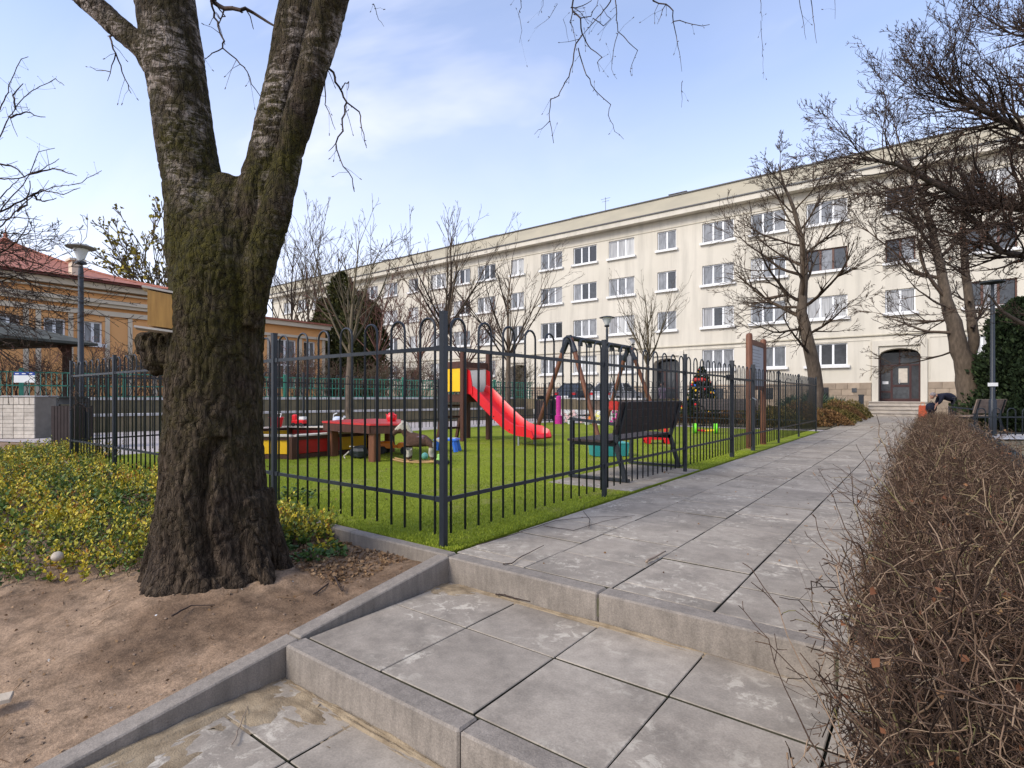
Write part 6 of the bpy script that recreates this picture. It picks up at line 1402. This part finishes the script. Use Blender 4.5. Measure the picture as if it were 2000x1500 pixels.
# evergreen columns
def evergreen_mesh(name, w_, h_, n, mat, seed, sz=.16, shape=1.0):
    rg = np.random.default_rng(seed); zz_ = rg.random(n)**.8; pr = np.clip((1-zz_**2.6), .02, 1)**.6*(.75+.25*np.minimum(1, zz_*6)); lob = 1+.16*np.sin(zz_*19+seed)+.10*rg.normal(size=n)
    a = rg.random(n)*2*PI; ra = w_*pr*lob*(.62+.40*rg.random(n)**.5)*(1+.14*np.sin(a*3+seed+zz_*5))
    P = np.stack([ra*np.cos(a), ra*np.sin(a), zz_*h_], 1); D = np.stack([np.cos(a)*.6, np.sin(a)*.6, np.full(n, .8)], 1)+rg.normal(size=(n, 3))*.45
    return leaf_mesh(name, P, D, rg.uniform(sz*.6, sz*1.3, n), np.clip(rg.random(n)*.75+.25*rg.random(n), 0, 1), mat, .3, .15)
M_EVG = Mtone('dark_evergreen', [(0, (.018, .022, .006)), (.6, (.050, .055, .013)), (1, (.10, .095, .025))], nscale=1.2); M_EVD = Mtone('deep_green_conifer', [(0, (.006, .012, .004)), (.6, (.018, .032, .011)), (1, (.045, .065, .022))], nscale=1.5)
def evergreen(loc, w_, h_, label, mat, seed, n=5000, sz=.16, grp=None):
    t = thing('conifer', label, 'conifer', loc, 0, grp); m = MB(); m.tube([(0, 0, 0), (0, 0, h_*.8)], [w_*.12, .03], 8); m.obj('trunk', M_BK2, t)
    core = MB(); pf = [(w_*.5*max(.02, (1-(k/8)**2.6))**.6, h_*.96*k/8) for k in range(9)]; core.lathe(pf, n=10); core.obj('inner_foliage', mat, t)
    inst('crown', evergreen_mesh('crown', w_, h_, n, mat, seed, sz), t); return t
evergreen((*W(668, 775, 38).xy, .9), 1.5, 8.6, 'tallest of the three dark olive conifers behind the fence', M_EVG, 3, 7000, .22)
evergreen((*W(706, 775, 36).xy, .9), 1.35, 6.9, 'conifer just right of the tallest, with a rounded top', M_EVG, 5, 6000, .22)
evergreen((*W(632, 775, 40).xy, .9), 1.2, 7.2, 'conifer left of the tallest, half hidden by bare twigs', M_EVG, 7, 5000, .22)
evergreen((*W(728, 775, 37).xy, .9), 1.0, 6.4, 'narrow dark conifer at the right end of the dark group', M_EVG, 9, 4000, .22)
evergreen((2.25, 22.3, 0), 1.1, 3.9, 'dark green conifer behind the lamp post at the right edge', M_EVD, 11, 16000, .13)
evergreen((3.7, 22.5, 0), 1.4, 5.0, 'dark green conifer partly beyond the right edge', M_EVD, 13, 12000, .13)
evergreen((2.9, 21.0, 0), 1.0, 2.8, 'low dark conifer filling the gap at the right edge', M_EVD, 15, 9000, .12)
# tree still holding yellow leaves
yt = thing('yellow_leaved_tree', 'small tree still holding olive yellow leaves between the red roof and the trunk', 'tree', (*W(318, 775, 42).xy, .9)); yo = Vector(yt.location)
rnd = random.Random(9); sg_ = []; cfgY = dict(cfgE); cfgY['rmin'] = .03; cfgY['step'] = (.6, .5, .4)
m = MB(); m.tube([(0, 0, 0), (0, 0, 6)], [.2, .12], 8); m.obj('trunk', M_BK2, yt)
for k in range(8): a = k*.8; grow(sg_, (0, 0, 6), nrm((math.cos(a)*.45, math.sin(a)*.45, 1)), 6.2, .07, 0, cfgY, rnd)
for k in range(4): grow(sg_, (0, 0, 6), nrm(-right*1.0+Vector((0, 0, 1.25))), 6.4, .05, 0, cfgY, rnd)
inst('crown', seg_mesh('crown', sg_, M_TW2, 3), yt); A_ = np.array(sg_); tips = A_[(A_[:, 7] < .04) & (A_[:, 5] > 7.5)]; P = tips[NPR.choice(len(tips), min(520, len(tips)), replace=False)][:, 3:6]
inst('leaf_cluster', leaf_mesh('leaf_cluster', P+NPR.normal(size=P.shape)*.1, NPR.normal(size=P.shape), NPR.uniform(.22, .40, len(P)), NPR.random(len(P)), Mtone('olive_yellow_leaves', [(0, (.12, .11, .015)), (1, (.34, .27, .04))]), .45, .2), yt)['kind'] = 'stuff'
# ------------------------------------------------------------ beds near the far entrance
M_OLV = Mtone('olive_shrub_leaves', [(0, (.05, .045, .012)), (.6, (.13, .105, .03)), (1, (.25, .17, .05))], nscale=2); M_RST = Mtone('rusty_shrub_leaves', [(0, (.07, .04, .02)), (.6, (.16, .085, .035)), (1, (.28, .16, .06))], nscale=2)
def mound_mesh(n, w_, d_, h_, mat, seed, sz=.08):
    rg = np.random.default_rng(seed); a = rg.random(n)*2*PI; q = rg.random(n)**.5; zz_ = h_*(1-q**2.2)*(.5+.5*rg.random(n)); P = np.stack([q*w_*np.cos(a), q*d_*np.sin(a), zz_], 1); D = np.stack([np.cos(a)*q, np.sin(a)*q, np.full(n, 1.0)], 1)+rg.normal(size=(n, 3))*.5
    return leaf_mesh('foliage', P, D, rg.uniform(sz*.5, sz*1.3, n), rg.random(n), mat, .22, .1)
MM = [mound_mesh(2600, .9, .9, .62, M_OLV, 1), mound_mesh(2600, .9, .9, .62, M_RST, 2)]
rnd = random.Random(4)
spots = []
for k in range(42): spots.append((rnd.uniform(-9.0, -2.9), rnd.uniform(19.6, 33.5)))
spots += [(-3.0, 22.3), (-3.0, 24), (-2.95, 26), (-2.95, 28), (-2.95, 30), (-3.0, 32), (-3.4, 20.6), (-3.9, 19.7)]
for i, (x, y) in enumerate(spots):
    if x < -9+max(0, (y-26.3))*.85 : continue
    kd = 0 if (i*7) % 3 else 1; b = thing('low_shrub', ('olive' if kd == 0 else 'rusty brown')+' low shrub in the bed between the playground and the entrance', 'shrub', (x, y, 0), i, ('olive' if kd == 0 else 'rusty brown')+' low shrubs in the far bed')
    inst('foliage', MM[kd], b, (0, 0, 0), (0, 0, 0), (1, 1, rnd.uniform(.8, 1.4)))
# yucca like clumps by the plinth
def blades(loc, n, l_, label, seed):
    rg = np.random.default_rng(seed); t = thing('yucca', label, 'plant', loc); a = rg.random(n)*2*PI; e_ = rg.uniform(.25, 1.4, n); D = np.stack([np.cos(a)*np.cos(e_), np.sin(a)*np.cos(e_), np.sin(e_)], 1); P = D*.05+np.array([[0, 0, .25]])
    inst('blade', leaf_mesh('blade', P, D, rg.uniform(l_*.7, l_, n), rg.random(n), Mtone('yucca_blades', [(0, (.02, .04, .025)), (1, (.10, .15, .09))]), .055, .02), t)['kind'] = 'stuff'
    m = MB(); m.tube([(0, 0, 0), (0, 0, .3)], .08, 6); m.obj('stem', M_BK2, t)
blades((-4.9, 33.6, 0), 150, 1.25, 'spiky grey green yucca against the stone plinth left of the steps', 2); blades((-3.9, 33.9, 0), 110, .9, 'smaller spiky plant right of the tall yucca', 4); blades((-6.0, 33.4, 0), 110, 1.0, 'spiky plant left of the tall yucca', 6)
# decorated christmas tree
xt = thing('christmas_tree', 'decorated green christmas tree with red bow, blue ribbon and lights behind the far bench', 'christmas tree', (-6.6, 20.3, 0)); n = 5200; rg = np.random.default_rng(5)
zz_ = rg.random(n); a = rg.random(n)*2*PI; ra = .80*(1-zz_)**.85*(.75+.25*np.abs(np.sin(zz_*26)))*(.55+.45*rg.random(n)); P = np.stack([ra*np.cos(a), ra*np.sin(a), .35+zz_*1.75], 1); D = np.stack([np.cos(a), np.sin(a), -.1+0*a], 1)+rg.normal(size=(n, 3))*.4
inst('foliage', leaf_mesh('foliage', P, D, rg.uniform(.05, .12, n), rg.random(n), M_EVD, .25, .1), xt)
m = MB(); m.tube([(0, 0, 0), (0, 0, 1.9)], [.06, .01], 6); m.obj('trunk', M_BK2, xt)
for cm_, nm_, cnt in ((M_RED, 'bauble', 16), (M_YEL, 'bauble', 22), (M_BLUE, 'ribbon', 12), (M_WHITE, 'light', 26)):
    m = MB()
    for k in range(cnt): z = random.random(); a = random.uniform(0, 2*PI); r_ = .80*(1-z)**.85; s_ = .045 if nm_ != 'light' else .028; m.ball((r_*math.cos(a), r_*math.sin(a), .38+z*1.7), s_, 7, 5)
    tag(m.obj(nm_, cm_, xt), kind='stuff')
m = MB(); m.ball((-.12, -.25, 1.62), (.14, .06, .08), 8, 6); m.ball((.10, -.25, 1.62), (.14, .06, .08), 8, 6); m.obj('bow', M_REDD, xt)
# ------------------------------------------------------------ variegated ground cover on the left
M_VAR = Mtone('variegated_leaves', [(0, (.022, .055, .012)), (.44, (.085, .155, .025)), (.56, (.26, .27, .025)), (.75, (.50, .42, .035)), (.93, (.66, .50, .04)), (1, (.40, .18, .03))], .55, .4)
M_STEMS = Mtone('cover_stems', [(0, (.05, .035, .02)), (1, (.16, .10, .06))])
def cover_h(x, y):
    e = 1.0
    if x > -10.6: e = min(1, max(0, (y-(.66+.06*math.sin(x*5.3)+.07*math.sin(x*11.1)+max(0, (x+4.6))*1.0))/.28))*min(1, max(0, (2.60-y)/.08+.2))
    e *= min(1, max(0, (-3.58-x)/.15))
    n__ = noise.noise(Vector((x*1.6, y*1.6, 0))); return e, .16+.12*n__+.07*noise.noise(Vector((x*5, y*5, 4)))
P, D, Sz, T = [], [], [], []
st_segs = []
rnd = random.Random(12); tries = 0
while len(P) < 34000 and tries < 60000:
    tries += 1; u_ = rnd.random(); x = -3.6-9.6*u_**1.8; y = rnd.uniform(.6, 2.60) if x > -10.7 else rnd.uniform(1.2, 3.4)
    if x < -5.5: y = rnd.uniform(.2, 2.60) if x > -10.7 else y
    e, h_ = cover_h(x, y)
    if x < -5.5: e = min(1, max(0, (y-.4)/.4))
    if rnd.random() > e**.6: continue
    g_ = dz(x, y); h2 = max(.05, h_*min(1, e+.25)+(.05 if x < -6 else 0))*rnd.uniform(.55, 1.2); lean_ = (rnd.gauss(0, .35), rnd.gauss(0, .35)); lump_ = noise.noise(Vector((x*2.4, y*2.4, 9)))
    base_t = rnd.random()*.45+lump_*.5; big_ = (.031 if x > -5.5 else .040)*rnd.uniform(.85, 1.3); nl = 9
    st_segs.append((x, y, g_, x+lean_[0]*h2, y+lean_[1]*h2, g_+h2, .0022, .0013, rnd.random()))
    for q_ in range(nl):
        f_ = .25+.75*q_/(nl-1); a_ = q_*2.4+rnd.uniform(-.4, .4); el_ = .25+.9*f_**3+rnd.gauss(0, .2)
        P.append((x+lean_[0]*h2*f_, y+lean_[1]*h2*f_, g_+h2*f_)); D.append((math.cos(a_)*math.cos(el_)+lean_[0]*.4, math.sin(a_)*math.cos(el_)+lean_[1]*.4, math.sin(el_)))
        Sz.append(big_*(1.25-.5*f_)*rnd.uniform(.8, 1.25)); T.append(min(1, max(0, base_t+f_*.42+.03+rnd.gauss(0, .09))))
def leafy(name, label, P, D, Sz, T, st_):
    t = thing(name, label, 'ground cover', (0, 0, 0)); t['kind'] = 'stuff'
    o = inst('foliage', leaf_mesh('foliage', np.array(P), np.array(D), np.array(Sz), np.array(T), M_VAR, .33, .16), t); o['kind'] = 'stuff'
    if st_: q = inst('stem', seg_mesh('stem', st_, M_STEMS, 3), t); q['kind'] = 'stuff'
leafy('ground_cover', 'yellow and green variegated ground cover filling the bed left of the trunk', P, D, Sz, T, st_segs)
def tuft(px, py, zb, w_, h_, n, label, tlo, thi, seed):
    rnd = random.Random(seed); c_ = Gd(px, py, zb); P, D, Sz, T, ss_ = [], [], [], [], []
    for k in range(n):
        a = rnd.uniform(0, 2*PI); q = rnd.random()**.6*w_; z = rnd.random()*h_*(1-.5*q/w_); P.append((c_.x+q*math.cos(a), c_.y+q*math.sin(a), dz(c_.x, c_.y)+z)); D.append((math.cos(a)+rnd.gauss(0, .5), math.sin(a)+rnd.gauss(0, .5), rnd.gauss(.3, .4))); Sz.append(rnd.uniform(.025, .055)); T.append(rnd.uniform(tlo, thi))
        if k % 6 == 0: ss_.append((c_.x, c_.y, dz(c_.x, c_.y), *P[-1], .002, .0012, .5))
    t = thing('ground_cover_tuft', label, 'plant', (0, 0, 0)); inst('foliage', leaf_mesh('foliage', np.array(P), np.array(D), np.array(Sz), np.array(T), M_VAR, .33, .16), t); inst('stem', seg_mesh('stem', ss_, M_STEMS, 3), t)
tuft(562, 1020, -.08, .21, .16, 320, 'yellow green tuft against the right foot of the trunk', .35, .85, 1); tuft(548, 1082, -.09, .09, .07, 70, 'small green tuft at the right root of the trunk', 0, .35, 2); tuft(608, 1095, -.10, .11, .07, 90, 'dark green tuft on the soil below the leaf litter', 0, .38, 3); tuft(640, 1072, -.09, .10, .06, 80, 'orange and green tuft beside the leaf litter', .2, .98, 4)
tuft(660, 1085, -.09, .06, .06, 50, 'small green tuft nearest the side kerb', 0, .4, 5); tuft(565, 985, -.06, .26, .22, 260, 'dark green tuft between the trunk and the fence', .0, .45, 6); tuft(655, 1018, -.03, .16, .05, 80, 'flat yellow green tuft creeping over the turf kerb', .2, .6, 7)
# ------------------------------------------------------------ the bare hedge in the right foreground
M_HT = Mtone('hedge_twigs', [(0, (.020, .012, .008)), (.42, (.070, .041, .026)), (.76, (.150, .092, .058)), (.95, (.33, .235, .155)), (1, (.16, .15, .05))], .85)
M_HL = Mtone('hedge_dry_leaves', [(0, (.09, .035, .018)), (.6, (.20, .085, .04)), (1, (.30, .19, .09))])
M_SOILH = M('hedge_soil', (.10, .065, .045), .95, .3, scale=12, bmp=.4, bscale=60)
def hedge_mesh(seed, n, h_, step, lv=3, kids=(5, 3.5, 2.2)):
    rnd = random.Random(seed); segs = []
    cfg = dict(step=(step, step*.8, step*.65, step*.6), kink=(.17, .26, .32, .35), up=(.0, .0, .0, .0), kids=kids, max=lv, spread=(.85, .95, 1.0, 1.0), ratio=(.42, .5, .5, .5), rmin=.0012, first=.12)
    for k in range(n):
        x, y = rnd.uniform(-.27, .27), rnd.uniform(-.36, .36); grow(segs, (x, y, -.05), nrm((x*.7+rnd.gauss(0, .22), rnd.gauss(0, .28), 1)), h_*rnd.uniform(.66, 1.12), rnd.choice([.004, .005, .005, .0085]), 0, cfg, rnd)
    A = np.array(segs)
    # clipped sides and top: hold the twigs in the hedge's body
    keep = (A[:, 3] > -.34-.07*NPR.random(len(A))**2)&(A[:, 3] < .36)&(A[:, 5] < h_*(1.02+.1*NPR.random(len(A))**3)); A = A[keep]
    return A
HV = [hedge_mesh(101, 64, .86, .05, 3, (7, 4.2, 2.6)), hedge_mesh(102, 64, .86, .05, 3, (7, 4.2, 2.6)), hedge_mesh(103, 60, .86, .05, 3, (7, 4.0, 2.6))]
HM = [seg_mesh('twigs', a, M_HT, 3) for a in HV]; HLm = []
for a in HV:
    s = NPR.choice(len(a), 120, replace=False); P = a[s][:, 3:6]; HLm.append(leaf_mesh('dry_leaf', P, NPR.normal(size=P.shape), NPR.uniform(.010, .024, len(P)), NPR.random(len(P)), M_HL, .4, .25))
print('trunk verts', nv, 'hedge segs', [len(a) for a in HV], 'crown', len(csegs))
hedge = thing('bare_hedge', 'dense leafless brown hedge running along the right side of the path', 'hedge', (.13, 1.0, 0)); HB = HM
rnd = random.Random(6); y = .95; k = 0
while y < 17.5:
    zb = -.28 if y < 1.5 else (-.15 if y < 2.4 else -.02); zs = 1.0 if y > 2.4 else (1.14 if y > 1.6 else 1.22)
    if y < 1.4: zs = 1.12
    zs *= .90 if y > 2.4 else .95
    if y > 9: zs *= .92
    i = k % 3; fl = rnd.choice([-1, 1]); x_ = .165-hedge.location.x+rnd.uniform(-.02, .02)+(.05 if y < 1.6 else 0)
    b = inst('bush', HM[i], hedge, (x_, y-1.0, zb), (0, 0, rnd.uniform(-.08, .08)), (1.0, fl*1.0, zs*rnd.uniform(.96, 1.04)*(.97 if y < 6 else .93)))
    l_ = inst('dry_leaf', HLm[i], b); l_['kind'] = 'stuff'
    y += .36 if y < 5 else .52; k += 1
# long shoots sticking out toward the path
sh = [(.0028, 1.85, [(1650, 1290), (1606, 1225), (1560, 1172), (1522, 1166)]), (.0028, 1.9, [(1668, 1250), (1640, 1180), (1610, 1150), (1584, 1135), (1588, 1200)]), (.0028, 2.2, [(1690, 1100), (1650, 1030), (1628, 970), (1598, 915)]), (.0028, 2.4, [(1690, 1060), (1668, 985), (1664, 925)]), (.0024, 2.6, [(1720, 960), (1690, 900), (1672, 868)]), (.003, 1.8, [(1690, 1250), (1650, 1160), (1640, 1115)]), (.003, 1.3, [(1552, 1520), (1545, 1480), (1534, 1448)]),
      (.003, 2.0, [(1720, 1160), (1680, 1120), (1632, 1148), (1572, 1150)]), (.0026, 2.1, [(1700, 1120), (1668, 1060), (1640, 1040)]), (.0024, 2.5, [(1740, 900), (1716, 850), (1712, 810)]), (.003, 1.7, [(1670, 1300), (1600, 1270), (1575, 1262)]), (.0026, 1.9, [(1710, 1210), (1660, 1190), (1600, 1098)])]
for s1_ in sh: inst('long_shoot', seg_mesh('long_shoot', twig_lines([s1_], 2, .003, off=Vector(hedge.location), side=.5, out=[], droop=.1, jitter=.003), M_HT, 4), hedge)
pass
ps_ = []; cfgS = dict(step=(.045, .04, .03), kink=(.10, .18, .22), up=(.02, .02, .02), kids=(3, 1.5, 0), max=2, spread=(.7, .8, .8), ratio=(.35, .4, .4), rmin=.0010, first=.3); rnd = random.Random(99)
for k in range(150):
    y_ = 1.0+rnd.random()**1.3*9; z_ = rnd.uniform(-.05, .62)-(.15 if y_ < 2.3 else 0); a_ = Vector((-.06, y_, z_))-hedge.location
    grow(ps_, tuple(a_), nrm((-.75*rnd.random()-.1, rnd.gauss(0, .45), rnd.uniform(.1, 1.1))), rnd.uniform(.16, .36), .0026, 0, cfgS, rnd)
for k in range(120):
    y_ = 1.2+rnd.random()*11; a_ = Vector((rnd.uniform(-.05, .42), y_, .5))-hedge.location
    grow(ps_, tuple(a_), nrm((rnd.gauss(0, .3), rnd.gauss(0, .3), 1)), rnd.uniform(.22, .36), .0026, 0, cfgS, rnd)
inst('side_shoot', seg_mesh('side_shoot', ps_, M_HT, 3), hedge)['kind'] = 'stuff'
for nm_, a0, a1, z0, z1 in (('hedge_soil', -3, 1.5, -.5, -.285), ('hedge_soil', 1.5, 2.5, -.5, -.14), ('hedge_soil', 2.5, 34, -.3, -.012)):
    m = MB(); m.bb(-.235 if a0 > 2 else -.10, .9 if a0 < 2.4 else 1.0, a0, a1-.001, z0, z1); tag(m.obj(nm_, M_SOILH), kind='structure')
# slender bare hedge continuing far, seen at the crest

# short twigs littering the soil
sg_ = []; rnd = random.Random(3)
for k in range(130):
    x, y = rnd.uniform(-5.5, -2.55), rnd.uniform(-.1, 2.45); a = rnd.uniform(0, PI); l_ = rnd.uniform(.02, .10); x2, y2 = x+l_*math.cos(a), y+l_*math.sin(a)
    sg_.append((x, y, dz(x, y)+.004, x2, y2, dz(min(x2, -2.5), y2)+.006, .0018, .0010, rnd.random()))
tag(inst('twig_litter', seg_mesh('twig_litter', sg_, M_LITTER, 3)), 'short broken twigs littering the bare soil', 'twigs', kind='stuff')
